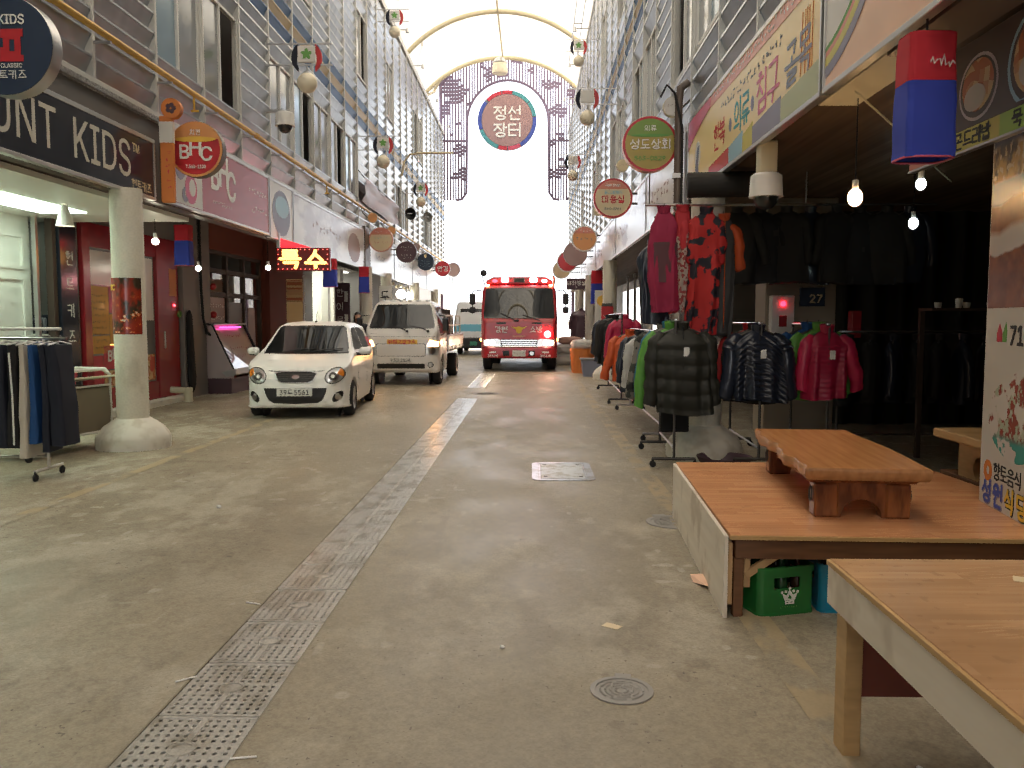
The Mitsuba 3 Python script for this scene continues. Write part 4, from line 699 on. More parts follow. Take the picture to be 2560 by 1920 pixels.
t.part('wall_lamp', ball((X0 + .2, 13.42, 1.72), .025, 2), 'lamp_white', emit=(2., 1.1, .5))
# grey pillar with cable and plastic pipe, next dark framed shop front
t = Thing('wall_pier', 'grey granite pier between the two restaurant fronts', 'pier'); t.part('pier', box(-6.9, -6.6, 15.8, 17.15, 0, 4.0, .01), 'granite_wall'); t.part('edge_strip', box(-6.6, -6.5, 16.95, 17.13, 0, 1.35, .01), 'cream_paint'); t.part('dark_fold', hull(np.vstack([ball((-6.56, 16.0, .4), (.06, .14, .3), 2)[0], ball((-6.56, 15.95, 1.5), (.05, .1, .2), 2)[0]])), 'cloth_black', smooth=60)
t = Thing('wall_cable', 'black cable drooping down the grey pier to a junction box', 'cable'); t.part('cable', tube([(-6.56, 16.55, 3.9), (-6.56, 16.56, 2.2), (-6.55, 16.6, 1.55), (-6.54, 16.75, 1.25), (-6.52, 17.05, 1.16)], .028, 8), 'rubber', smooth=60); t.part('junction_box', box(-6.54, -6.44, 17.02, 17.16, 1.08, 1.3, .01), 'cream_paint')
t = Thing('drain_pipe', 'white plastic drain elbow at the foot of the red door', 'pipe'); t.part('pipe', cat(cyl((-6.68, 15.3, .22), (-6.35, 15.3, .2), .06), cyl((-6.35, 15.3, .26), (-6.35, 15.3, 0), .075)), 'cream_paint', smooth=50)
t = Thing('restaurant_front', 'dark framed shop front with transom windows and pinkish posters behind the showcase', 'shop front')
fr = [box(-6.76, -6.66, y - .05, y + .05, 0, 2.98, .006) for y in (17.2, 18.3, 19.4, 20.55)]
for f_ in fr: t.part('frame_post', f_, 'dark_brown')
for z0, z1 in ((2.0, 2.1), (2.5, 2.6), (2.9, 2.98)): t.part('transom_bar', box(-6.75, -6.67, 17.2, 20.55, z0, z1), 'dark_brown')
for y0, y1 in ((17.25, 18.25), (18.35, 19.35), (19.45, 20.5)):
    for z0, z1 in ((.1, 2.0), (2.1, 2.5)): t.part('pane', box(-6.715, -6.71, y0, y1, z0, z1), 'glass')
t.part('header_wall', box(-6.8, -6.64, 17.15, 20.7, 2.98, 4.0), 'red_brown'); t.part('poster', box(-6.705, -6.70, 17.3, 18.2, 1.3, 1.98), 'mauve_print'); t.part('poster', box(-6.705, -6.70, 17.5, 18.25, .95, 1.28), 'peach_print'); t.part('poster', box(-6.705, -6.70, 18.45, 19.3, .6, 1.9), 'brown_panel'); t.part('poster', box(-6.705, -6.70, 19.7, 20.2, .8, 1.8), 'mauve_print')
t.part('lettering', lay(dashes(.7, .12, 3, 5), (-6.699, 17.4, 1.75), (0, 1, 0), (0, 0, 1)), 'white_letters'); t.part('lettering', lay(dashes(.7, .12, 3, 6), (-6.699, 17.4, 1.5), (0, 1, 0), (0, 0, 1)), 'white_letters')
t.part('ceiling_lamp', box(-8.2, -8.1, 17.6, 18.9, 3.3, 3.34), 'lamp_white', emit=(.55, .52, .42))
for k_, zz in enumerate((2.2, 1.62, 1.15)): t.part('paper_lantern', ball((-6.6, 17.28, zz), .07, 2), 'red_plastic', smooth=True)
P('pale_menu', (.52, .42, .43), .5)
t = Thing('food_showcase', 'glass fronted food showcase with a sloping front and a pink lit strip', 'showcase')
t.part('base', box(-6.62, -6.12, 16.9, 18.75, .0, .32, .01), 'plum_face'); t.part('tray', hull([(-6.2, 16.85, .34), (-6.2, 18.8, .34), (-6.0, 16.85, .40), (-6.0, 18.8, .40), (-6.02, 16.85, .52), (-6.02, 18.8, .52), (-6.3, 16.85, .45), (-6.3, 18.8, .45)]), 'steel')
t.part('back', box(-6.64, -6.6, 16.9, 18.75, .3, 1.40), 'pale_menu')
for yy in (16.88, 18.745): t.part('side_panel', lay(prism(Polygon([(-6.62, .32), (-6.06, .32), (-6.06, .5), (-6.48, 1.4), (-6.62, 1.4)]), .015), (0, yy + .015, 0), (1, 0, 0), (0, 0, 1)), 'pale_menu'); sh = np.array([[(-6.06, y, .5), (-6.5, y, 1.4)] for y in (16.9, 18.75)]); t.part('front_pane', sheet(sh), 'clear_plastic'); t.part('menu_sheet', sheet(sh + np.array([-.02, 0, -.005])), 'pale_menu')
t.part('edge_trim', cat(tube([(-6.06, 18.76, .5), (-6.48, 18.76, 1.4), (-6.6, 18.76, 1.43)], .03, 6), tube([(-6.06, 16.89, .5), (-6.48, 16.89, 1.4), (-6.6, 16.89, 1.43)], .018, 6)), 'black_plastic', smooth=50); t.part('top', box(-6.64, -6.44, 16.88, 18.77, 1.4, 1.44, .01), 'steel'); t.part('light_strip', box(-6.44, -6.42, 17.15, 18.4, 1.34, 1.37), 'lamp_white', emit=(.35, .02, .13))
for zz, w_ in ((1.12, .9), (.86, 1.1), (.7, .7)): t.part('lettering', lay(dashes(w_, .12, 3, int(zz * 90)), (-6.06 - .44 * (zz - .5) / .9 - .002, 17.3, zz), (0, 1, 0), (-.44, 0, .9)), 'pink_print')
# red brown wall, poster stand, bright doorway
t = Thing('red_brown_wall', 'plain red brown wall between the dark shop front and the far doorways', 'wall'); t.part('wall', box(-6.95, -6.6, 20.75, 24.2, 0, 4.0, .01), 'red_brown'); t.part('pilaster', box(-6.6, -6.5, 20.75, 21.3, 0, 4.0, .01), 'red_brown')
t = Thing('poster_stand', 'upright yellow poster stand with a red flower picture under the LED sign', 'poster stand', M=place(-5.78, 20.4, 0)); t.part('sheet', box(-.2, .2, -.01, .0, .35, 2.5), 'yellow_print'); t.part('picture', box(-.195, .195, -.014, -.01, 1.95, 2.48), 'food_print'); t.part('lettering', lay(text('고', .22, .12), (-.08, -.011, .7), (1, 0, 0), (0, 0, 1)), 'sky_print'); t.part('lettering', lay(text('맛', .22, .12), (-.08, -.011, 1.2), (1, 0, 0), (0, 0, 1)), 'sky_print'); t.part('pole', cat(cyl((.22, .03, 0), (.22, .03, 2.6), .02, n=8), box(-.3, .3, -.1, .12, 0, .04, .01)), 'white_paint')
t = Thing('shop_interior', 'brightly lit white shop interior beyond the poster stand', 'shop fitting'); t.part('back_panel', box(-8.9, -8.8, 24.3, 33.4, 0, 3.3), 'shop_white'); t.part('partition', box(-8.8, -6.8, 29.6, 29.7, 0, 3.3), 'shop_white'); t.part('jamb', box(-6.95, -6.7, 24.25, 25.6, 0, 3.3, .01), 'granite_wall'); t.part('jamb', box(-6.95, -6.7, 27.6, 27.9, 0, 3.3, .01), 'shop_white'); t.part('jamb', box(-6.95, -6.7, 29.4, 29.9, 0, 3.3, .01), 'granite_wall')
t.part('light_panel', box(-8.2, -7.2, 24.9, 28.9, 3.36, 3.38), 'lamp_white', emit=(1.1, 1.08, .9)); t.part('light_panel', box(-8.2, -7.2, 30.2, 33, 3.36, 3.38), 'lamp_white', emit=(.5, .5, .45))
t = Thing('upright_sign', 'dark upright sign with white Korean letters before the bright doorway', 'sign', M=place(-5.55, 24.6, 0)); t.part('board', box(-.22, .22, -.03, .03, .5, 2.6, .01), 'plum_face')
for i, ch in enumerate('한이로노'): t.part('lettering', lay(text(ch, .22, .1), (-.18, -.031, 2.2 - .4 * i), (1, 0, 0), (0, 0, 1)), 'white_letters')
for zz, h in ((2.2, .3), (1.5, .35)): t.part('white_mark', box(.06, .16, -.034, -.03, zz - h / 2, zz + h / 2), 'white_letters')
t = Thing('column_banner', 'white upright cloth banner with black Korean lettering on a far left column', 'banner', M=place(-4.72, 27.08, 0)); t.part('cloth', sheet(np.array([[(u, -.01 - .015 * math.sin(9 * u + 5 * v), v) for v in np.linspace(.6, 2.62, 12)] for u in np.linspace(-.2, .2, 6)])), 'white_paint', smooth=True)
for i, ch in enumerate('두부'): t.part('lettering', lay(text(ch, .3, .1), (-.15, -.034, 2.15 - .45 * i), (1, 0, 0), (0, 0, 1)), 'ink')
for i, (x, y, z) in enumerate(((-5.35, 31.0, 2.5), (-5.0, 32.2, 2.5), (-4.95, 33.8, 2.45))):
    t = Thing('pendant_lamp', ('oval glowing pendant lamp above the truck cab, leftmost of three', 'round glowing pendant lamp above the truck cab, middle of three', 'slim glowing pendant lamp above the truck cab, rightmost of three')[i], 'lamp', M=place(x, y, z)); t.part('globe', ball((0, 0, 0), (.09, .09, .2) if i != 1 else (.2, .2, .18), 2), 'lamp_white', emit=(1.6, 1.5, 1.2)); t.part('cord', cyl((0, 0, .15), (0, 0, 1.5), .008, n=6), 'rubber')
t = Thing('lamp_row', 'row of small bright bulbs strung under the far left fascia', 'lamps', kind=None)
for i in range(8): t.part('bulb', ball((-5.0, 28.5 + .9 * i, 2.82 - .06 * (i % 2)), .07, 1), 'lamp_globe')
t.part('cable', tube([(-5.0, 28, 2.92), (-5.0, 36, 2.92)], .012, 5), 'rubber')
for x, y, z, lab in ((-5.35, 11.9, 2.62, 'bare white bulb beside the near left column'), (-5.9, 14.8, 2.42, 'bare white bulb at the grey pier beside the red and blue lantern'), (-5.0, 15.9, 2.5, 'bare white bulb just left of the red LED sign')):
    t = Thing('bare_bulb', lab, 'lamp', M=place(x, y, z)); t.part('bulb', ball((0, 0, 0), .05, 2), 'lamp_white', emit=(2.2, 2.0, 1.6)); t.part('socket', cyl((0, 0, .045), (0, 0, .12), .025, n=10), 'white_paint'); t.part('cord', cyl((0, 0, .1), (0, 0, 4.0 - z), .006, n=5), 'rubber')

# clothes rack with trousers, and the wheeled bin cart
def rack_frame(t, p0, p1, z, foot, mat='steel', wheels=True):
    """rail from p0 to p1 (x, y); feet of length foot across it"""
    p0, p1 = np.array([*p0, 0.]), np.array([*p1, 0.]); d = (p1 - p0) / np.linalg.norm(p1 - p0); q = np.array([-d[1], d[0], 0]); up = np.array([0, 0, 1.])
    t.part('rail', tube([p0 + up * z, p1 + up * z], .014, 10), 'chrome', smooth=50)
    for p in (p0, p1):
        t.part('post', tube([p + up * .09, p + up * z], .014, 10), mat, smooth=50); t.part('foot', tube([p - q * foot / 2 + up * .09, p + q * foot / 2 + up * .09], .016, 8), mat, smooth=50)
        for s in (-1, 1): t.part('caster', cat(cyl(p + q * s * foot / 2 * .97 + up * .08 - d * .012 - up * .045, p + q * s * foot / 2 * .97 + up * .035 + d * .012, .033, n=14), cyl(p + q * s * foot / 2 * .97 + up * .06, p + q * s * foot / 2 * .97 + up * .09, .012, n=8)), 'rubber', smooth=50)
    t.part('lower_bar', tube([p0 + up * .2, p1 + up * .2], .012, 8), 'chrome', smooth=50)
t = Thing('clothes_rack', 'chrome wheeled rack of dark trousers at the left edge', 'clothes rack'); rack_frame(t, (-4.62, 7.83), (-6.3, 7.83), 1.33, .46, 'rust_white_tube'); t.part('rail_end', tube([(-4.62, 7.83, 1.33), (-4.40, 7.83, 1.33)], .014, 10), 'chrome')
t.part('upper_rail', tube([(-4.45, 7.83, 1.42), (-6.3, 7.83, 1.42)], .016, 8), 'rust_white_tube', smooth=50)
def trousers(label, x, w, zb, mat, stripe=None, dy=.0):
    t = Thing('trousers', label, 'trousers', M=place(x, 7.83 + dy, 0, rng.uniform(-6, 6))); n = 9; out = []
    for i, z in enumerate(np.linspace(1.27, zb, n)):
        k = i / (n - 1); g = np.array(rrect(w * (.8 + .35 * k), .34 - .05 * k, w * .3).exterior.coords)[:-1]; j = meshkit.noise(np.stack([g[:, 0] * 30, g[:, 1] * 16, np.full(len(g), z * 5 + x * 20)], 1), 3)[:, None] - .5
        out.append(np.hstack([g + [.02 * math.sin(3 * z + 7 * x), 0] + j * .022 * [1, .5], np.full((len(g), 1), z)]))
    m = len(out[0]); i = np.arange(m); v = np.vstack(out); f = np.vstack([quads(np.stack([r * m + i, r * m + (i + 1) % m, (r + 1) * m + (i + 1) % m, (r + 1) * m + i], 1)[:, ::-1]) for r in range(n - 1)]); c0 = len(v); v = np.vstack([v, out[-1].mean(0), out[0].mean(0)]); f = np.vstack([f, np.stack([(n - 1) * m + (i + 1) % m, (n - 1) * m + i, 0 * i + c0], 1), np.stack([i, (i + 1) % m, 0 * i + c0 + 1], 1)])
    t.part('cloth', (v, f), mat, smooth=70); t.part('hanger', cat(tube([(0, -.2, 1.27), (0, 0, 1.30), (0, .2, 1.27)], .009, 5), tube([(0, 0, 1.30), (0, 0, 1.335), (.012, 0, 1.36), (.02, 0, 1.345)], .004, 5)), 'steel')
    if stripe: t.part('side_stripe', tube([(.0, -.175, 1.2), (.012, -.168, .8), (0.0, -.155, zb + .03)], .009, 5), stripe)
P('cloth_blue2', (.012, .065, .21), .8); P('cloth_cream', (.55, .50, .42), .85); P('cloth_grey', (.22, .22, .23), .85)
tr = [(-4.47, .13, .32, 'cloth_navy', None, 'navy trousers at the street end of the left rack'), (-4.575, .07, .26, 'cloth_navy', None, 'dark navy trousers second from the street end of the left rack'), (-4.67, .07, .34, 'cloth_blue2', None, 'blue trousers beside the off white pair on the left rack'), (-4.755, .075, .2, 'cloth_cream', None, 'off white trousers on the left rack'), (-4.85, .10, .3, 'cloth_black', 'white_letters', 'black trousers with a pale side stripe left of the off white pair'), (-4.97, .11, .3, 'cloth_navy', None, 'navy trousers at the left frame edge')]
for x, w, zb, m, s, lab in tr: trousers(lab, x, w, zb, m, s)
t = Thing('bin_cart', 'wheeled bin cart with a white tube frame and beige cloth sides', 'cart', M=place(-5.42, 9.28, 0, -13)); hw, hl = .27, .62
for sx in (-1, 1): t.part('side_cloth', sheet(np.array([[(sx * (hw - .01) + sx * .02 * math.sin(PI * v) + .004 * math.sin(60 * u), -hl + 2 * hl * u, .2 + .52 * v) for v in np.linspace(0, 1, 6)] for u in np.linspace(0, 1, 24)])), 'fabric_beige', smooth=True)
for sy in (-1, 1):
    t.part('end_cloth', sheet(np.array([[(-hw + 2 * hw * u, sy * (hl - .01), .2 + .52 * v) for v in np.linspace(0, 1, 3)] for u in np.linspace(0, 1, 8)])), 'fabric_beige'); t.part('hoop', tube([(-hw, sy * hl, .08), (-hw, sy * hl, .86), (-hw + .06, sy * hl, .93), (hw - .06, sy * hl, .93), (hw, sy * hl, .86), (hw, sy * hl, .08)], .016, 8), 'rust_white_tube', smooth=60)
for sx in (-1, 1):
    for z in (.2, .74): t.part('side_tube', tube([(sx * hw, -hl, z), (sx * hw, hl, z)], .014, 8), 'rust_white_tube', smooth=60)
    for sy in (-1, 1): t.part('caster', cyl((sx * hw - .012, sy * hl, .04), (sx * hw + .012, sy * hl, .04), .04, n=14), 'rubber', smooth=50)
t.part('top_tube', tube([(hw, -hl, .93), (hw, hl - .12, .93), (hw, hl, .86)], .018, 8), 'white_paint', smooth=60); t.part('board', xf(box(-.3, .42, -.5, .75, -.012, .012, .006), rot([0, 1, 0], -7, (0, 0, 0)) @ place(0, 0, .80)), 'cream_paint'); t.part('floor', box(-hw, hw, -hl, hl, .19, .2), 'fabric_beige')
# ---------------------------------------------------------------- vehicles
def ext_x(poly, h=2.):     # polygon of (y, z) extruded along x
    m = prism(Polygon(poly) if not hasattr(poly, 'exterior') else poly, 2 * h); return lay(m, (-h, 0, 0), (0, 1, 0), (0, 0, 1))
def ext_y(poly, y0, y1):   # polygon of (x, z) extruded along y
    m = prism(Polygon(poly) if not hasattr(poly, 'exterior') else poly, y1 - y0); return lay(m, (0, y1, 0), (1, 0, 0), (0, 0, 1))
def ext_z(poly, z0, z1):
    return move(prism(Polygon(poly) if not hasattr(poly, 'exterior') else poly, z1 - z0), (0, 0, z0))
def sym(half): return [(x, y) for x, y in half] + [(-x, y) for x, y in half[::-1]]
def body3(side, front, top, edge=.05, rounds=10, lam=.5, bow=0.):
    M = mf(ext_x(side)) ^ mf(ext_y(sym(front), -1, 9)) ^ mf(ext_z(sym(top), -1, 4))
    M = M.refine_to_length(edge); v, f = unmf(M); t = trimesh.Trimesh(v, f, process=True); trimesh.smoothing.filter_taubin(t, lamb=lam, nu=lam + .03, iterations=rounds)
    v, f = tm(t); hz = np.clip((v[:, 2] - bow[1]) / .25, 0, 1) if bow else 0
    if bow: v[:, 1] += bow[0] * v[:, 0] ** 2 * hz * np.clip(1 - v[:, 1] / bow[2], 0, 1)
    return v, f
def plate_on(body, cutter, out=.004, inn=.012):
    return unmf((mf(swell(body, out)) ^ mf(cutter)) - mf(swell(body, -inn)))
def glass_sheet(pl, bow, off=.0, half=((1, .0), ), n=(30, 14)):
    """windscreen: pl = rows (z, y, half width) from sill to top edge; bowed towards the middle"""
    z, y, w = (np.array([r[k] for r in pl]) for k in range(3)); t = np.linspace(0, 1, n[1]); k = np.linspace(0, 1, len(pl)); P_ = []
    for u in np.linspace(-1, 1, n[0]): P_.append([(u * np.interp(q, k, w), np.interp(q, k, y) - off + bow[0] * (u * np.interp(q, k, w)) ** 2 * np.clip((np.interp(q, k, z) - bow[1]) / .25, 0, 1) * np.clip(1 - np.interp(q, k, y) / bow[2], 0, 1), np.interp(q, k, z)) for q in t])
    return sheet(np.array(P_))
def wheel(t, x, y, r, w, side, hub=None, mat='steel'):
    """side: +1 outer face towards +x"""
    k = t.part('wheel', lathe([(r * .62, -w / 2), (r * .66, -w / 2 + .01), (r * .66, w / 2 - .01), (r * .62, w / 2), (r * .55, w / 2 - .02), (r * .5, w / 2 - .04), (r * .2, w / 2 - .03), (r * .16, w / 2 - .01), (0, w / 2 - .01)][::1], 28, (x, y, r), (side, 0, 0)), mat, smooth=40)
    t.part('tyre', lathe([(r * .64, -w / 2), (r * .8, -w / 2 - .006), (r * .95, -w / 2 + .01), (r, -w / 2 + .035), (r, w / 2 - .035), (r * .95, w / 2 - .01), (r * .8, w / 2 + .006), (r * .64, w / 2)], 32, (x, y, r), (side, 0, 0)), 'rubber', smooth=40, parent=k)
def front_text(t, m, x, y, z, mat, name='lettering', parent=None, mirrored=False): t.part(name, lay(centred(m), (x, y, z), (1, 0, 0), (0, 0, 1)), mat, parent=parent)
def ell(cx, cz, a, b, n=28, tilt=0):
    g = affinity.rotate(affinity.scale(Point(0, 0).buffer(1, n // 4), a, b), tilt, origin=(0, 0)); return affinity.translate(g, cx, cz)

# --- white small hatchback
car = Thing('parked_car', 'small white hatchback with rounded headlights and number plate 39 5561', 'car', M=place(-3.565, 12.52, 0, 3.6))
side = [(.10, .17), (.02, .22), (0, .32), (.0, .50), (.03, .62), (.09, .71), (.2, .79), (.45, .885), (.86, .985), (1.2, 1.2), (1.52, 1.405), (1.75, 1.465), (2.2, 1.485), (2.8, 1.455), (3.2, 1.385), (3.4, 1.0), (3.52, .85), (3.535, .4), (3.45, .2), (3.2, .17)]
front = [(.0, .10), (.745, .10), (.785, .26), (.80, .5), (.795, .78), (.765, .96), (.70, 1.08), (.585, 1.38), (.50, 1.455), (.3, 1.49), (0, 1.5)]
top = [(0, -.02), (.40, -.01), (.58, .04), (.70, .13), (.765, .28), (.795, .5), (.80, 1.2), (.80, 2.9), (.77, 3.25), (.68, 3.45), (.4, 3.54), (0, 3.55)]
cb = body3(side, front, top, .04, 14, bow=(.20, .8, 2.6))
arch = unmf(mf(cb) - mf(cat(cyl((-1, .63, .285), (-.58, .63, .285), .335, n=36))) - mf(cyl((.58, .63, .285), (1, .63, .285), .335, n=36)) - mf(cyl((-1, 3.0, .285), (-.58, 3.0, .285), .335, n=36)) - mf(cyl((.58, 3.0, .285), (1, 3.0, .285), .335, n=36)))
car.part('body', arch, 'car_white', smooth=32)
for x in (-1, 1):
    for y in (.63, 3.0): car.part('arch_liner', cyl((x * .60, y, .285), (x * .575, y, .285), .334, n=28), 'black_plastic')
ws = Polygon(sym([(0, .985), (.66, 1.0), (.655, 1.06), (.55, 1.37), (.5, 1.405), (0, 1.42)]))
wsm = plate_on(cb, ext_y(ws, .6, 1.75), .004, .012); car.part('windscreen', wsm, 'grille_black', smooth=35); car.part('windscreen_glass', glass_sheet([(.985, .845, .655), (1.02, .90, .66), (1.38, 1.475, .545), (1.41, 1.525, .50)], (.20, .8, 2.6), .024), 'dark_glass', smooth=True)
car.part('cowl', plate_on(cb, ext_y(Polygon(sym([(0, .965), (.67, .975), (.68, 1.0), (0, .99)])), .6, 1.3), .005, .01), 'black_plastic')
for sx in (-1, 1):
    h0, h1 = (.3, 1.2) if sx > 0 else (-1.2, -.3)
    for nm, pg in (('side_window', [(1.13, 1.02), (1.55, 1.31), (1.75, 1.375), (2.1, 1.39), (2.1, 1.02)]), ('side_window', [(2.16, 1.02), (2.16, 1.39), (2.6, 1.375), (2.95, 1.3), (3.02, 1.08), (2.9, 1.03)])):
        mm = prism(Polygon(pg), .9); mm = lay(mm, (h0, 0, 0), (0, 1, 0), (0, 0, 1)); car.part(nm, plate_on(cb, mm, .004, .012), 'dark_glass', smooth=35)
    for y0 in (1.12, 2.12): # door shut lines as narrow recessed strips
        pg = Polygon([(y0, .3), (y0, 1.0), (y0 + .008, 1.0), (y0 + .008, .3)]); mm = lay(prism(pg, .9), (h0, 0, 0), (0, 1, 0), (0, 0, 1)); car.part('door_seam', plate_on(cb, mm, .0012, .004), 'grille_black')
    car.part('door_handle', hull(np.vstack([ball((sx * .80, 1.92, .86), (.018, .02, .014), 1)[0], ball((sx * .80, 2.04, .86), (.018, .02, .014), 1)[0]])), 'car_white', smooth=40)
    mk = car.part('mirror', hull(np.vstack([ball((sx * .86, 1.12, 1.0), (.05, .055, .065), 2)[0], ball((sx * .965, 1.13, 1.0), (.045, .05, .06), 2)[0]])), 'car_white', smooth=40)
    car.part('mirror_foot', hull(np.vstack([ball((sx * .76, 1.15, .95), .03, 1)[0], ball((sx * .93, 1.14, .945), (.06, .05, .015), 1)[0]])), 'black_plastic', smooth=40, parent=mk)
    # headlight
    hl = ext_y(ell(sx * .585, .665, .155, .115, 40, sx * 28), -.2, .75); k = car.part('headlight', plate_on(cb, hl, .005, .02), 'lens_clear', smooth=35)
    def on(poly, o, i, nm, mat): car.part(nm, plate_on(cb, ext_y(poly, -.2, .75), o, i), mat, smooth=35, parent=k)
    on(ell(sx * .585, .665, .155, .115, 40, sx * 28).difference(ell(sx * .585, .665, .142, .103, 40, sx * 28)), .010, .005, 'bezel', 'dark_steel'); on(ell(sx * .56, .655, .09, .09), .009, .003, 'reflector', 'chrome'); on(ell(sx * .56, .655, .062, .062).difference(ell(sx * .56, .655, .03, .03)), .012, .002, 'reflector_ring', 'dark_steel'); on(ell(sx * .56, .655, .028, .028), .014, .002, 'bulb', 'white_paint')
    on(affinity.rotate(sbox(sx * .69 - .05, .66, sx * .69 + .05, .78), -sx * 30).intersection(ell(sx * .585, .665, .15, .11, 40, sx * 28)), .009, .003, 'indicator', 'amber')
    fg = ell(sx * .625, .345, .10, .055, 24, sx * 48); kf = car.part('fog_light', plate_on(cb, ext_y(fg, -.2, .7), .004, .01), 'grille_black', smooth=35); k = kf; on(ell(sx * .63, .335, .045, .04), .008, .002, 'lens', 'chrome'); on(ell(sx * .62, .375, .03, .022), .008, .002, 'lens', 'lens_clear')
gp = Polygon(sym([(0, .725), (.22, .722), (.315, .70), (.26, .59), (.2, .565), (0, .56)]))
k = car.part('grille', plate_on(cb, ext_y(gp, -.2, .5), .004, .02), 'grille_black', smooth=35); car.part('grille_trim', plate_on(cb, ext_y(gp.buffer(.012).difference(gp.buffer(-.004)), -.2, .5), .012, .004), 'chrome', smooth=35, parent=k)
for i in range(4): car.part('grille_bar', plate_on(cb, ext_y(sbox(-.27, .585 + .03 * i, .27, .592 + .03 * i), -.2, .5), .008, .002), 'dark_steel', parent=k)
car.part('emblem', plate_on(cb, ext_y(ell(0, .645, .058, .03), -.2, .5), .014, .0), 'chrome', parent=k)
ip = Polygon(sym([(0, .475), (.47, .48), (.455, .40), (.40, .29), (.33, .25), (0, .235)])); k = car.part('lower_intake', plate_on(cb, ext_y(ip, -.2, .4), .003, .03), 'grille_black', smooth=35)
for i in range(5): car.part('intake_bar', plate_on(cb, ext_y(sbox(-.42 + .03 * (4 - i) * .5, .27 + .035 * i, .42 - .03 * (4 - i) * .5, .278 + .035 * i), -.2, .4), .006, .001), 'black_plastic', parent=k)
car.part('bumper_lip', plate_on(cb, ext_y(sbox(-.8, .175, .8, .195), -.2, .6), .018, .0), 'car_white', smooth=35)
k = car.part('number_plate', box(-.27, .26, -.05, -.03, .36, .475, .004), 'plate_white'); front_text(car, fit(text('39두 5561', .085, .12, .003), .44), -.005, -.0505, .418, 'ink', parent=k)
car.part('hood_seam', plate_on(cb, ext_y(LineString([(-.42, .735), (-.31, .728), (.31, .728), (.42, .735)]).buffer(.004), -.2, .6), .0014, .003), 'grille_black')
for x0, x1, z in ((-.35, .12, 1.0), (.1, .58, 1.0)):
    car.part('wiper', tube([(x0, .80, 1.0), (x0 + .2, .86, 1.035), (x1, .93, 1.045)], .009, 6), 'black_plastic')
car.part('antenna', cat(cyl((0, 1.72, 1.47), (0, 1.72, 1.495), .028, .018), cyl((0, 1.72, 1.49), (0, 1.85, 1.66), .004, n=6)), 'black_plastic')
for sx in (-1, 1):
    for y in (.63, 3.0): wheel(car, sx * .715, y, .283, .165, sx)
car.part('underbody', box(-.68, .68, .12, 3.4, .16, .3), 'black_plastic')
car.part('tail_light', cat(plate_on(cb, ext_y(Polygon([(.6, .9), (.75, .9), (.7, 1.2), (.58, 1.2)]), 2.9, 3.8), .006, .01), plate_on(cb, ext_y(Polygon([(-.6, .9), (-.58, 1.2), (-.7, 1.2), (-.75, .9)]), 2.9, 3.8), .006, .01)), 'red_plastic')

# --- white cargo truck carrying gas cylinders
trk = Thing('cargo_truck', 'white flatbed truck with a yellow hazard sticker, lit indicators and gas cylinders on the bed', 'truck', M=place(-2.98, 19.05, 0, -1.6))
side = [(.12, .30), (.03, .36), (0, .5), (.0, .90), (.03, 1.10), (.12, 1.30), (.30, 1.58), (.47, 1.86), (.58, 1.94), (.8, 1.975), (1.45, 1.97), (1.6, 1.92), (1.64, 1.0), (1.64, .42), (1.5, .32)]
front = [(0, .2), (.80, .2), (.86, .36), (.87, .6), (.87, 1.1), (.835, 1.32), (.70, 1.84), (.62, 1.93), (.45, 1.985), (0, 2.0)]
top = [(0, -.03), (.55, -.02), (.72, .03), (.82, .12), (.87, .3), (.87, 1.5), (.82, 1.65), (0, 1.66)]
tb = body3(side, front, top, .05, 9, bow=(.12, 1.2, 1.6))
trk.part('windscreen_glass', glass_sheet([(1.32, .14, .735), (1.37, .168, .755), (1.83, .445, .635), (1.87, .472, .60)], (.12, 1.2, 1.6), .018), 'dark_glass', smooth=True)
trk.part('cab', unmf(mf(tb) - mf(cyl((-1.2, .72, .33), (-.6, .72, .33), .40, n=36)) - mf(cyl((.6, .72, .33), (1.2, .72, .33), .40, n=36))), 'truck_white', smooth=32)
for x in (-1, 1): trk.part('arch_liner', cyl((x * .62, .72, .33), (x * .59, .72, .33), .399, n=28), 'black_plastic')
trk.part('windscreen', plate_on(tb, ext_y(Polygon(sym([(0, 1.315), (.74, 1.325), (.76, 1.36), (.64, 1.82), (.60, 1.865), (0, 1.875)])).buffer(.0), -.2, .75), .004, .012), 'dark_glass', smooth=35)
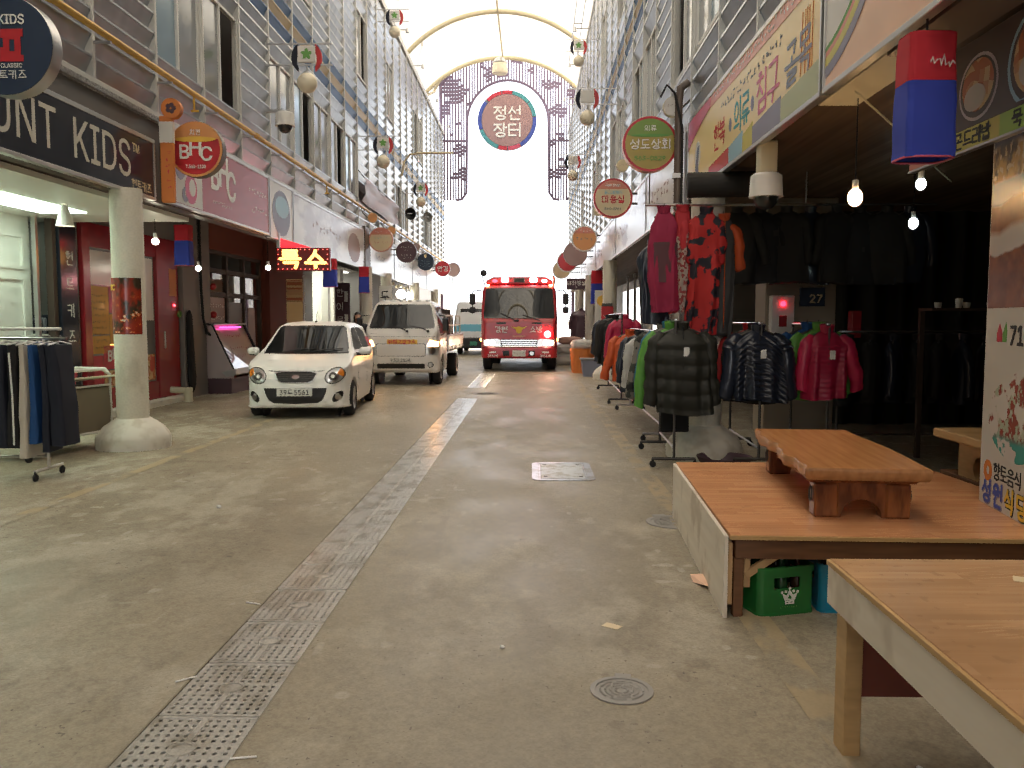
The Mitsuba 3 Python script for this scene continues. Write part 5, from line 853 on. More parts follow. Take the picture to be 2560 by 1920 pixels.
for sx in (-1, 1):
    h0 = .3 if sx > 0 else -1.2
    def sx_plate(pg, o, i): return plate_on(tb, lay(prism(Polygon(pg), .9), (h0, 0, 0), (0, 1, 0), (0, 0, 1)), o, i)
    trk.part('side_window', sx_plate([(.38, 1.2), (.38, 1.42), (.62, 1.84), (1.4, 1.84), (1.44, 1.2)], .004, .012), 'dark_glass', smooth=35); trk.part('door_seam', sx_plate([(1.5, .5), (1.5, 1.88), (1.51, 1.88), (1.51, .5)], .0015, .004), 'grille_black')
    trk.part('door_handle', box(sx * .872 - .015, sx * .872 + .015, 1.28, 1.42, 1.0, 1.04, .008), 'black_plastic')
    mk = trk.part('mirror', box(sx * 1.0 - .07, sx * 1.0 + .07, .2, .28, 1.24, 1.56, .025), 'black_plastic'); trk.part('mirror_arm', cat(tube([(sx * .82, .45, 1.62), (sx * .98, .28, 1.6), (sx * 1.0, .25, 1.5)], .012, 6), tube([(sx * .85, .42, 1.15), (sx * .97, .28, 1.2), (sx * 1.0, .25, 1.3)], .012, 6)), 'black_plastic', parent=mk)
    hp = Polygon([(sx * .575, .71), (sx * .84, .70), (sx * .86, 1.02), (sx * .66, 1.07), (sx * .6, .98)]); k = trk.part('headlight', plate_on(tb, ext_y(hp, -.2, .5), .004, .02), 'lens_clear', smooth=35)
    trk.part('reflector', plate_on(tb, ext_y(ell(sx * .72, .80, .075, .075), -.2, .5), .008, .002), 'chrome', parent=k, smooth=35)
    trk.part('indicator', plate_on(tb, ext_y(Polygon([(sx * .61, .92), (sx * .66, .90), (sx * .84, .90), (sx * .85, 1.01), (sx * .67, 1.055)]), -.2, .5), .009, .002), 'lamp_white', parent=k, emit=(4.0, 1.7, .35))
    trk.part('side_indicator', ball((sx * .885, .42, .99), (.02, .06, .04), 2), 'lamp_white', emit=(4.0, 1.7, .35))
    k = trk.part('fog_light', plate_on(tb, ext_y(ell(sx * .68, .49, .065, .065), -.2, .5), .008, .01), 'grille_black', smooth=35); trk.part('lens', plate_on(tb, ext_y(ell(sx * .68, .49, .05, .05), -.2, .5), .012, .002), 'lens_clear', parent=k, smooth=35)
trk.part('intake', plate_on(tb, ext_y(rrect(1.1, .11, .02, (0, .455)), -.2, .4), .003, .03), 'grille_black', smooth=35)
trk.part('front_panel', plate_on(tb, ext_y(rrect(1.12, .265, .03, (0, .825)), -.2, .4), .007, .004), 'truck_white', smooth=35)
trk.part('panel_seam', plate_on(tb, ext_y(rrect(1.145, .29, .04, (0, .825)).difference(rrect(1.125, .27, .03, (0, .825))), -.2, .4), .0014, .004), 'grille_black')
trk.part('panel_seam', plate_on(tb, ext_y(sbox(-.84, 1.125, .84, 1.131), -.2, .4), .0012, .004), 'grille_black')
trk.part('emblem', plate_on(tb, ext_y(ell(0, .885, .105, .055).difference(ell(0, .885, .092, .043)), -.2, .4), .014, .001), 'chrome'); trk.part('emblem', plate_on(tb, ext_y(union_all([LineString([(-.045, .86), (-.02, .91)]).buffer(.01), LineString([(.02, .86), (.045, .91)]).buffer(.01), LineString([(-.03, .888), (.03, .882)]).buffer(.009)]), -.2, .4), .014, .001), 'chrome')
k = trk.part('hazard_sticker', plate_on(tb, ext_y(sbox(-.32, .965, .38, 1.065), -.2, .4), .009, .001), 'sticker_yellow'); front_text(trk, fit(text('위험고압가스', .085, .15, .003), .64), .03, -.0245, 1.015, 'red_ink', parent=k)
k = trk.part('number_plate', box(-.28, .28, -.045, -.02, .535, .655, .004), 'plate_white'); front_text(trk, fit(text('93머 2124', .085, .12, .003), .46), 0, -.0455, .595, 'ink', parent=k)
front_text(trk, dashes(.16, .035, 3, 81), -.62, -.012, 1.2, 'grey_ink', name='badge')
for x0, x1 in ((-.28, .14), (.18, .62)):
    trk.part('wiper', cat(tube([(x1, .06, 1.26), (x1 - .16, .13, 1.33), (x0, .16, 1.37)], .012, 6), box(x1 - .03, x1 + .03, .02, .08, 1.23, 1.28, .01)), 'black_plastic')
for i in range(6): trk.part('roof_marker', ball((-.52 + .21 * i, .62 + .02 * abs(i - 2.5), 1.965), (.06, .05, .022), 2), 'lens_clear', smooth=True)
# bed
trk.part('chassis', box(-.4, .4, 1.5, 4.9, .45, .62), 'black_plastic'); trk.part('bed_floor', box(-.86, .86, 1.72, 5.0, .72, .80, .01), 'dark_steel')
for sx in (-1, 1):
    trk.part('side_board', box(sx * .86 - .025, sx * .86 + .025, 1.74, 4.98, .78, 1.14, .012), 'truck_white'); trk.part('board_rail', cat(box(sx * .887 - .012, sx * .887 + .012, 1.74, 4.98, 1.10, 1.145, .008), box(sx * .887 - .01, sx * .887 + .01, 1.74, 4.98, .78, .82, .006)), 'steel')
    for y in (2.4, 3.2, 4.0, 4.8): trk.part('hinge', box(sx * .89 - .012, sx * .89 + .012, y - .04, y + .04, .74, .86, .006), 'dark_steel')
trk.part('tail_board', box(-.85, .85, 4.99, 5.03, .78, 1.14, .01), 'truck_white'); trk.part('head_board', box(-.84, .84, 1.72, 1.76, .8, 1.5, .01), 'dark_steel')
fr = [tube([(x, y, .8), (x, y, 1.62)], .022, 6) for x in (-.8, .8) for y in (1.85, 2.9, 3.9, 4.9)] + [tube([(x, 1.85, z), (x, 4.9, z)], .02, 6) for x in (-.8, .8) for z in (1.38, 1.62)]
trk.part('rail_frame', cat(fr), 'rust_white_tube', smooth=50); trk.part('mudguard', cat(box(-.84, -.5, 3.2, 3.22, .2, .6), box(.5, .84, 3.2, 3.22, .2, .6)), 'rubber')
for sx in (-1, 1):
    wheel(trk, sx * .74, .72, .33, .19, sx); wheel(trk, sx * .72, 3.75, .31, .26, sx)
for i in range(3):
    for j in range(4):
        x, y = -.5 + .5 * i, 2.2 + .68 * j
        t = Thing('gas_cylinder', 'gas cylinder standing on the truck bed behind the cab', 'gas cylinder', 'gas cylinders on the truck bed', M=trk.M @ place(x, y, .8))
        t.part('tank', lathe([(.0, 0), (.16, 0), (.19, .04), (.19, .72), (.17, .82), (.1, .9), (0, .92)], 20), 'brown_panel' if (i + j) % 3 else 'grey_paint', smooth=40); t.part('collar', cat(lathe([(.12, .86), (.12, 1.0), (.11, 1.0), (.11, .86)], 16), cyl((0, 0, .9), (0, 0, .98), .025)), 'dark_steel', smooth=40)

# --- red fire engine
fe = Thing('fire_engine', 'red fire engine facing the camera with headlights and roof lights on', 'fire engine', M=place(-.355, 24.4, 0, 0))
side = [(.06, .40), (0, .46), (-.0, .70), (.04, .74), (.05, 1.5), (.13, 1.56), (.26, 2.44), (.34, 2.52), (.6, 2.57), (2.3, 2.58), (2.32, .45), (2.2, .4)]
front = [(0, .3), (1.08, .3), (1.12, .44), (1.12, 1.5), (1.075, 2.35), (1.03, 2.48), (.9, 2.56), (0, 2.6)]
top = [(0, -.03), (.85, -.02), (1.02, .04), (1.10, .16), (1.12, .35), (1.12, 2.33), (0, 2.34)]
fb = body3(side, front, top, .06, 7, bow=(.04, 1.4, 2.2))
fe.part('windscreen_glass', glass_sheet([(1.565, .132, 1.015), (1.62, .14, 1.035), (2.38, .252, .975), (2.44, .262, .94)], (.04, 1.4, 2.2), .018), 'dark_glass', smooth=True)
fe.part('cab', unmf(mf(fb) - mf(cyl((-1.4, 1.35, .45), (-.75, 1.35, .45), .54, n=36)) - mf(cyl((.75, 1.35, .45), (1.4, 1.35, .45), .54, n=36))), 'fire_red', smooth=32)
fe.part('windscreen', plate_on(fb, ext_y(Polygon(sym([(0, 1.55), (1.02, 1.57), (1.04, 1.62), (.98, 2.38), (.94, 2.43), (0, 2.45)])), -.2, .8), .005, .014), 'grille_black', smooth=35)
for sx in (-1, 1):
    h0 = .5 if sx > 0 else -1.4
    fe.part('side_window', plate_on(fb, lay(prism(Polygon([(.32, 1.5), (.38, 2.35), (1.2, 2.35), (1.2, 1.5)]), .9), (h0, 0, 0), (0, 1, 0), (0, 0, 1)), .005, .012), 'dark_glass', smooth=35)
    hp = Polygon([(sx * .50, .73), (sx * 1.04, .75), (sx * 1.06, .95), (sx * .62, .965), (sx * .55, .93)]); k = fe.part('headlight', plate_on(fb, ext_y(hp, -.2, .5), .004, .02), 'lens_clear', smooth=35)
    for xx in (.78, .95): fe.part('lamp', plate_on(fb, ext_y(ell(sx * xx, .85, .068, .068), -.2, .5), .012, .002), 'lamp_white', parent=k, emit=(7, 5.6, 3.8))
    fe.part('side_indicator', ball((sx * 1.13, .3, .93), (.03, .05, .05), 2), 'lamp_white', emit=(1.5, .5, .08))
    fe.part('roof_marker', ball((sx * .93, .32, 2.53), (.06, .05, .03), 2), 'lamp_white', emit=(1.6, .9, .35))
    fe.part('vent', plate_on(fb, ext_y(rrect(.28, .05, .02, (sx * .52, 1.42)), -.2, .4), .004, .003), 'grille_black', smooth=35)
    for xa, zz, h, yy in ((1.36, 2.12, .32, .02), (1.36, 1.8, .18, .02)): fe.part('mirror', box(sx * xa - .085, sx * xa + .085, yy, yy + .1, zz - h / 2, zz + h / 2, .03), 'black_plastic')
    fe.part('mirror_arm', tube([(sx * 1.06, .25, 2.36), (sx * 1.28, .1, 2.38), (sx * 1.36, .07, 2.3), (sx * 1.36, .07, 1.7)], .016, 6), 'black_plastic')
    fe.part('number_badge', plate_on(fb, ext_y(rrect(.2, .05, .01, (sx * .77, .57)), -.2, .4), .004, .001), 'white_letters')
    wheel(fe, sx * .98, 1.35, .45, .26, sx, mat='dark_steel'); wheel(fe, sx * .92, 4.9, .45, .4, sx, mat='dark_steel')
k = fe.part('grille', plate_on(fb, ext_y(rrect(1.08, .225, .03, (0, .835)), -.2, .4), .004, .02), 'grille_black', smooth=35)
for i in range(4): fe.part('grille_bar', plate_on(fb, ext_y(rrect(1.06 - .03 * (3 - i), .03, .01, (0, .75 + .056 * i)), -.2, .4), .02, .001), 'chrome', smooth=35, parent=k)
k = fe.part('number_plate', box(-.19, .19, -.06, -.03, .45, .63, .006), 'plate_white'); front_text(fe, dashes(.3, .08, 3, 91), 0, -.0605, .54, 'grey_ink', parent=k)
fe.part('bumper_seam', plate_on(fb, ext_y(sbox(-1.12, .713, 1.12, .725), -.2, .6), .001, .006), 'grille_black'); fe.part('tow_recess', plate_on(fb, ext_y(rrect(.18, .15, .02, (-.38, .54)), -.2, .4), .004, .004), 'grille_black', smooth=35); k = fe.part('horn', plate_on(fb, ext_y(rrect(.18, .15, .02, (.37, .54)), -.2, .4), .004, .004), 'grille_black', smooth=35); fe.part('horn_ring', cyl((.37, .0, .54), (.37, -.06, .54), .06, n=18), 'chrome', smooth=40, parent=k)
for s_, xx in (('강원', -.52), ('소방', .50)): front_text(fe, text(s_, .175, .13, .006), xx, .012, 1.24, 'white_letters')
em = union_all([Polygon([(-.23, .08), (-.08, .06), (0, .09), (.08, .06), (.23, .08), (.13, .02), (.08, -.02), (.07, -.09), (0, -.13), (-.07, -.09), (-.08, -.02), (-.13, .02)])]); fe.part('emblem', lay(prism(em, .01), (0, .012, 1.24), (1, 0, 0), (0, 0, 1)), 'gold_ink')
fe.part('crest', plate_on(fb, ext_y(ell(0, 1.04, .2, .03), -.2, .4), .006, .002), 'coral_print', smooth=35)
front_text(fe, text('강원소방', .075, .13, .005), -.77, -.024, .47, 'white_letters'); front_text(fe, text('정선소방', .075, .13, .005), .77, -.024, .47, 'white_letters')
fe.part('wiper', cat(tube([(-.1, .05, 1.5), (-.35, .09, 1.62), (-.55, .1, 1.72)], .014, 6), tube([(.6, .05, 1.5), (.3, .09, 1.6), (.1, .1, 1.66)], .014, 6)), 'black_plastic'); fe.part('wiper_mount', box(-.16, .0, .0, .05, 1.47, 1.53, .01), 'black_plastic')
k = fe.part('light_bar', hull(np.vstack([box(-.98, .98, .42, .75, 2.56, 2.68, .03)[0], box(-.8, .8, .45, .72, 2.6, 2.78, .03)[0]])), 'red_plastic', smooth=35)
for x in (-.42, .42): fe.part('beacon', box(x - .11, x + .11, .39, .46, 2.62, 2.76, .03), 'lamp_white', parent=k, emit=(4., 1.7, 1.8))
for x in (-.72, .74): fe.part('beacon', ball((x, .42, 2.66), (.08, .04, .05), 2), 'red_plastic', parent=k, emit=(.9, .03, .05) if x < 0 else (3., 1.2, 1.2))
fe.part('loudspeaker', box(-.16, .16, .4, .44, 2.62, 2.74, .01), 'dark_steel', parent=k)
fe.part('strobe', ball((.83, -.03, 1.1), (.1, .05, .1), 2), 'lamp_white', emit=(4., .25, .3))
fe.part('body', box(-1.13, 1.13, 2.4, 6.6, .55, 2.5, .04), 'fire_red'); fe.part('chassis', box(-.95, .95, .3, 6.5, .38, .56), 'black_plastic'); fe.part('mud_flap', cat(box(-1.1, -.72, 1.95, 1.97, .15, .5), box(.72, 1.1, 1.95, 1.97, .15, .5)), 'rubber')
fe.part('round_mirror', cat(tube([(-1.0, .3, 2.5), (-1.08, .28, 2.75), (-1.05, .26, 2.85)], .014, 6), ball((-1.04, .24, 2.88), (.095, .035, .095), 2)), 'black_plastic', smooth=50); fe.part('roof_aerial', tube([(1.0, .5, 2.5), (1.04, .5, 2.7), (1.0, .48, 2.82)], .035, 8), 'coral_print', smooth=50)
for y in (3.1, 4.4, 5.6):
    for sx in (-1, 1): fe.part('locker_shutter', box(sx * 1.135 - .006, sx * 1.135 + .006, y - .5, y + .5, .95, 2.2, .004), 'aluminium')

# --- blue and white minibus beyond
P('bus_white', (.72, .74, .76), .35, coat=.6); P('bus_blue', (.16, .5, .68), .35, coat=.6)
bs = Thing('minibus', 'white minibus with a sky blue stripe, seen from behind beyond the fire engine', 'bus', M=place(-2.35, 36.2, 0))
bs.part('body', hull(np.vstack([box(-1.0, 1.0, 0, 6.2, .42, 1.5, .08)[0], box(-.88, .88, .2, 6.0, 2.0, 2.3, .1)[0]])), 'bus_white', smooth=35)
bs.part('stripe', hull(np.vstack([box(-1.012, 1.012, -.012, 6.2, .98, 1.38, .06)[0]])), 'bus_blue', smooth=35); bs.part('rear_window', hull(np.array([(-.78, .075, 1.55), (.78, .075, 1.55), (-.7, .13, 2.0), (.7, .13, 2.0), (-.78, .2, 1.55), (.78, .2, 1.55), (-.7, .3, 2.0), (.7, .3, 2.0)])), 'dark_glass')
bs.part('bumper', box(-1.02, 1.02, -.12, .1, .3, .78, .04), 'black_plastic'); k = bs.part('number_plate', box(-.3, .02, -.15, -.12, .42, .6, .004), 'plate_green'); bs.part('bumper_trim', box(-1.0, 1.0, -.135, -.1, .74, .77, .005), 'steel')
for sx in (-1, 1):
    bs.part('tail_light', box(sx * .9 - .09, sx * .9 + .09, -.02, .05, .8, .97, .02), 'red_plastic'); wheel(bs, sx * .85, 1.4, .33, .22, sx); wheel(bs, sx * .85, 5.0, .33, .22, sx)
# ---------------------------------------------------------------- the clothing shop on the right
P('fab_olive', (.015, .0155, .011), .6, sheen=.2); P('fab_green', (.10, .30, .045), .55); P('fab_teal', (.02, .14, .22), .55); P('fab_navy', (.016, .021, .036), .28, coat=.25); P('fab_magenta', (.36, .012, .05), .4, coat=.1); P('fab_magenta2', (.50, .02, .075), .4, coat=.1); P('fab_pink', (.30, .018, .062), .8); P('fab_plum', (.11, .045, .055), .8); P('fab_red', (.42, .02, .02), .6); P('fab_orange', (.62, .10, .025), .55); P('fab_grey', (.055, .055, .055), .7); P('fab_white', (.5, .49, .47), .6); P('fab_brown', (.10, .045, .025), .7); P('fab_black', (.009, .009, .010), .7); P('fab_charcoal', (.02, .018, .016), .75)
def floral_c(p, n, uv): return mix((.44, .022, .022), (.016, .014, .024), smoothstep(.52, .57, fbm(p.x * 13, p.y * 13 + 4, p.z * 9.5, 4)))
def lace_c(p, n, uv): return mix(mix((.36, .30, .26), (.26, .05, .05), smoothstep(.5, .56, noise(p.x * 55, p.y * 55, p.z * 40))), (.44, .03, .04), smoothstep(.50, .53, fbm(p.x * 5, 1, p.z * 2.6, 2)))
def camo_c(p, n, uv):
    a = fbm(p.x * 11, p.y * 11, p.z * 9, 3); c = mix((.04, .045, .035), (.18, .165, .14), smoothstep(.45, .5, a)); return mix(c, (.012, .012, .012), smoothstep(.57, .6, fbm(p.x * 12 + 9, p.y * 9, p.z * 10, 3)))
P('fab_floral', floral_c, .75); P('fab_lace', lace_c, .8); P('fab_camo', camo_c, .75)
def loft(rings, cap=True):
    m = len(rings[0]); n = len(rings); i = np.arange(m); v = np.vstack(rings); f = np.vstack([quads(np.stack([r * m + i, (r + 1) * m + i, (r + 1) * m + (i + 1) % m, r * m + (i + 1) % m], 1)) for r in range(n - 1)])
    if cap: c0 = len(v); v = np.vstack([v, rings[0].mean(0), rings[-1].mean(0)]); f = np.vstack([f, np.stack([i, (i + 1) % m, 0 * i + c0], 1), np.stack([(n - 1) * m + (i + 1) % m, (n - 1) * m + i, 0 * i + c0 + 1], 1)])
    return v, f
def jacket(label, x, y, z, mat, sleeve=None, w=.50, L=.74, th=.11, rz=0, quilt=0, chev=0., seed=0, tag=False, collar=None, zip_=None, n=30, rows=30, sl=.62, group=None, flare=1.04, hood=False, name='jacket', cat_='jacket', splay=.11):
    jr = np.random.default_rng(seed + 500); lean, hemw, sp_ = jr.uniform(-.05, .05), jr.uniform(.6, 1.4), [splay + jr.uniform(-.035, .05), splay + jr.uniform(-.035, .05)]
    t = Thing(name, label, cat_, group, M=place(x, y, z, rz)); a = np.arange(n) * 2 * PI / n; ca, sa = np.cos(a), np.sin(a)
    sx, sy = np.sign(ca) * np.abs(ca) ** .62, np.sign(sa) * np.abs(sa) ** .72; R = []
    for k in np.linspace(0, 1, rows):
        zz = -.085 - (L - .085) * k; s = min(1, max(0, (-.085 - zz) / .15)); hw = .07 + (w / 2 - .07) * (s ** .8) + (w / 2) * (flare - 1) * k; hd = .035 + (th / 2 - .01) * min(1, s * .8 + k)
        px, py = hw * sx, hd * sy; q = 0
        if quilt: q = quilt[1] * np.abs(np.sin(PI * (zz + chev * np.abs(px)) / quilt[0])) ** .6
        wr = meshkit.fbm(np.stack([px * 7 + seed, py * 7, np.full(n, zz * 4.5)], 1), 3, seed) - .5
        fo = (.034 * k * hemw) * np.sin(px * 19 / max(w, .2) + seed + 2.2 * k) + .05 * (meshkit.fbm(np.stack([px * 3.3 + seed, py * 0, np.full(n, zz * 2.3)], 1), 3, seed + 7) - .5) * min(1, s); R.append(np.stack([px + .02 * wr + lean * k * k, py + np.sign(py) * (q + .035 * wr) * min(1, s) + fo, np.full(n, zz) - .018 * k * np.sin(px * 9 + seed)], 1))
    t.part('body', loft(R), mat, smooth=60)
    for sd in (-1, 1):
        rr = []; m = 14; b = np.arange(m) * 2 * PI / m
        for k in np.linspace(0, 1, 24):
            c = np.array([sd * (w / 2 - .085 + .045 * min(1, k * 7) + sp_[(sd + 1) // 2] * k ** .8 + .012 * math.sin(7 * k + seed * sd)), -.03 * math.sin(3 * k + .4 * sd) + .01, -.125 - sl * k]); g_ = min(1, .45 + k * 5); ra = (.070 - .018 * k + .006 * math.sin(17 * k + seed) * (k > .3)) * (1 if k < .97 else .88) * g_; rb = (.064 - .016 * k) * g_; q = quilt[1] * .8 * abs(math.sin(PI * c[2] / quilt[0])) ** .6 if quilt else 0
            wr = meshkit.fbm(np.stack([np.cos(b) * .6 + seed, np.sin(b) * .6, np.full(m, c[2] * 7 + sd * 5)], 1), 3, seed + 3) - .5
            rr.append(c + np.stack([(ra + q + .022 * wr) * np.cos(b), (rb + q + .02 * wr) * np.sin(b), .02 * np.cos(b) * sd], 1))
        t.part('sleeve', loft(rr), sleeve or mat, smooth=60)
    cr = [np.stack([(.062 + .012 * k) * np.cos(a), (.048 + .01 * k) * np.sin(a) - .008 * k, np.full(n, -.09 + .075 * k) + .012 * np.sin(a)], 1) for k in (0, .4, .8, 1)] + [np.stack([.055 * np.cos(a), .04 * np.sin(a) - .008, np.full(n, -.035)], 1)]
    t.part('collar', loft(cr, False), collar or sleeve or mat, smooth=60)
    if zip_: t.part('zip', tube([(0, -.06, -.05), (0, -th / 2 - .022, -.2), (0, -th / 2 - .036, -.45), (0, -th / 2 - .032, -L + .01)], .006, 5), zip_)
    if tag: t.part('tag', box(.0, .055, -th / 2 - .055, -th / 2 - .051, -.36, -.27), 'white_letters')
    t.part('hanger', cat(tube([(-w * .38, 0, -.14), (0, 0, -.055), (w * .38, 0, -.14)], .012, 6), tube([(0, 0, -.06), (0, 0, -.01), (.0, .018, .014), (.0, .03, .0)], .004, 5)), 'dark_steel', smooth=60)
    return t
# rack at the street with the olive coat
t = Thing('clothes_rack', 'chrome wheeled rack behind the dark olive padded coat', 'clothes rack'); rack_frame(t, (1.46, 8.5), (1.50, 9.7), 1.50, .44, 'dark_steel')
jacket('big dark olive padded coat with a white swing tag, foremost on the street rack', 1.53, 8.55, 1.5, 'fab_olive', w=.56, L=.95, th=.16, quilt=(.15, .026), tag=True, seed=1, n=40, rows=48, sl=.74, splay=.09, zip_='black_plastic')
jacket('bright green jacket just behind the olive coat', 1.45, 8.72, 1.5, 'fab_green', w=.5, L=.86, seed=2, sl=.78, splay=.1); jacket('teal blue jacket behind the bright green jacket', 1.44, 8.82, 1.5, 'fab_teal', w=.5, L=.8, seed=3, sl=.7, splay=.08); jacket('camouflage jacket behind the teal blue jacket', 1.42, 9.05, 1.48, 'fab_camo', w=.52, L=.85, seed=4, sl=.7)
jacket('dark grey jacket deep on the olive coat rack', 1.5, 9.3, 1.48, 'fab_grey', w=.5, L=.8, seed=5); jacket('black jacket at the far end of the olive coat rack', 1.5, 9.55, 1.48, 'fab_black', w=.5, L=.85, seed=6)
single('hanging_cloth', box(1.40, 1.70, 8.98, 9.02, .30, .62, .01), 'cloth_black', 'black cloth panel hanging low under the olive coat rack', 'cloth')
# second rack
t = Thing('clothes_rack', 'long chrome rack of bright winter jackets behind the olive coat rack', 'clothes rack'); rack_frame(t, (1.62, 10.4), (1.66, 14.0), 1.36, .45, 'steel')
for lab, y, m, kw in (('red jacket with pale dots near the front of the second rack', 10.5, 'fab_red', {}), ('second camouflage jacket on the long jacket rack', 10.25, 'fab_camo', {}), ('brown jacket with fur trim behind the red one', 10.95, 'fab_brown', dict(collar='fab_orange')), ('pale grey padded jacket with a puffy sleeve on the second rack', 11.4, 'fab_white', dict(quilt=(.09, .016), x=1.60)), ('tan striped brown jacket beside the pale grey padded one', 11.6, 'fab_brown', dict(zip_='peach_print')), ('dark navy jacket behind the pale grey padded one', 12.2, 'fab_navy', dict(L=.9, x=1.58)), ('glossy orange red padded jacket with its sleeve swinging into the street', 13.0, 'fab_orange', dict(quilt=(.045, .012), x=1.52, splay=.2)), ('wine red jacket at the end of the second rack', 13.6, 'fab_plum', {})):
    xx = kw.pop('x', 1.66); jacket(lab, xx, y, 1.37, m, seed=int(y * 10), **{'w': .5, 'L': .8, 'sl': .66, **kw})
# third rack
t = Thing('clothes_rack', 'rack of long black coats in front of the far cream column', 'clothes rack'); rack_frame(t, (1.62, 15.0), (1.68, 18.2), 1.62, .45, 'dark_steel')
for lab, y, m, L in (('crimson jacket between the black coats of the far rack', 15.6, 'fab_magenta2', .7), ('long black coat foremost on the far rack', 16.2, 'fab_black', 1.05), ('long charcoal coat second on the far rack', 16.8, 'fab_charcoal', 1.0), ('long black coat deepest on the far rack', 17.6, 'fab_navy', 1.0)): jacket(lab, 1.62 if L > .8 else 1.74, y, 1.62, m, w=.5, L=L, seed=int(y * 9), sl=.7)
# clothes hung high under the sign
t = Thing('hanging_rail', 'high rail under the yellow sign hung with red and pink garments', 'rail'); t.part('rail', tube([(1.2, 9.02, 2.72), (3.0, 9.02, 2.72)], .014, 8), 'chrome', smooth=50)
for x in (1.25, 2.9): t.part('rod', cyl((x, 9.02, 2.72), (x, 9.02, 3.06), .008, n=6), 'steel')
j = jacket('pink and plum knitted top with long sleeves hanging highest at the street side', 1.40, 8.98, 2.72, 'fab_pink', w=.26, L=1.12, th=.09, seed=21, sl=.95, splay=.0, rz=-12, flare=1.15); j.part('waist_panel', loft([np.stack([(.152 + .004 * math.sin(5 * k)) * np.cos(q), .085 * np.sin(q), np.full(24, -.40 - .42 * k)], 1) for q in [np.arange(24) * 2 * PI / 24] for k in np.linspace(0, 1, 6)], False), 'fab_plum', smooth=60)
jacket('beige and red lace patterned long scarf shirt hanging beside the pink top', 1.60, 9.0, 2.74, 'fab_lace', w=.17, L=1.16, th=.07, seed=22, sl=.9, splay=-.02)
jacket('long red dress with black blotches hanging under the yellow sign', 1.83, 8.90, 2.70, 'fab_floral', w=.31, L=1.36, th=.09, seed=23, sl=.5, splay=.03, flare=1.12, name='dress', cat_='dress')
jacket('grey hiking jacket with an orange upper sleeve hanging right of the red dress', 2.06, 9.12, 2.66, 'fab_grey', 'fab_orange', w=.26, L=1.34, seed=24, sl=.5, splay=.13, zip_='fab_orange')
jacket('black coat hanging behind the pink top', 1.34, 9.3, 2.4, 'fab_navy', w=.3, L=.95, seed=25, sl=.8, splay=0)
# jackets facing the street further in
t = Thing('clothes_rack', 'chrome rack holding the navy chevron padded jacket', 'clothes rack'); rack_frame(t, (2.32, 8.5), (2.38, 10.0), 1.47, .5, 'dark_steel')
jacket('shiny navy padded jacket with chevron quilting and a white tag', 2.30, 8.55, 1.48, 'fab_navy', w=.52, L=.80, th=.14, quilt=(.060, .030), chev=.75, tag=True, seed=31, n=56, rows=70, sl=.66, zip_='black_plastic', splay=.1); jacket('charcoal jacket behind the navy chevron jacket', 2.33, 8.8, 1.48, 'fab_charcoal', w=.54, L=.84, seed=32); jacket('red jacket with green hanger third on the navy jacket rack', 2.35, 9.1, 1.48, 'fab_red', seed=33)
t = Thing('clothes_rack', 'chrome rack holding the magenta padded jacket', 'clothes rack'); rack_frame(t, (3.0, 8.5), (3.1, 10.0), 1.46, .5, 'dark_steel')
jacket('magenta padded jacket with brighter sleeves and a white tag', 2.99, 8.55, 1.47, 'fab_magenta', 'fab_magenta2', w=.44, L=.76, th=.12, quilt=(.05, .012), tag=True, seed=34, n=44, rows=50, sl=.56, zip_='fab_plum', splay=.1, collar='fab_magenta'); jacket('green jacket peeking out behind the magenta jacket', 2.98, 8.75, 1.49, 'fab_green', w=.52, L=.80, seed=35, sl=.62); jacket('royal blue jacket behind the green jacket on the magenta jacket rack', 2.93, 8.95, 1.49, 'cloth_blue2', w=.54, L=.82, seed=36)
# pier with the alarm box and the number plate
P('pier_beige', (.30, .25, .19), .6)
t = Thing('shop_pier', 'beige square pier inside the clothing shop', 'pier'); t.part('shaft', box(3.02, 3.92, 10.9, 11.4, 0, 3.06, .01), 'pier_beige')
t = Thing('alarm_box', 'pale fire alarm box with a glowing red lamp on the beige pier', 'alarm'); t.part('case', box(3.06, 3.36, 10.78, 10.9, 1.30, 1.82, .015), 'white_paint'); t.part('lamp', ball((3.21, 10.77, 1.71), (.035, .025, .035), 2), 'lamp_white', emit=(1.1, .01, .03)); t.part('button', box(3.16, 3.26, 10.765, 10.78, 1.42, 1.56, .006), 'red_paint')
t = Thing('number_sign', 'dark blue number plate reading 27 on the beige pier', 'sign'); t.part('plate', box(3.45, 3.77, 10.87, 10.9, 1.68, 1.92, .004), 'navy_face'); t.part('lettering', lay(fit(text('27', .12), .16), (3.56, 10.868, 1.72), (1, 0, 0), (0, 0, 1)), 'cream_face')
single('red_case', box(4.02, 4.14, 10.6, 10.75, 1.28, 1.62, .01), 'red_paint', 'upright red box beside the beige pier in the dark shop', 'box')
ORD = ('first', 'second', 'third', 'fourth', 'fifth', 'sixth', 'seventh', 'eighth', 'ninth')
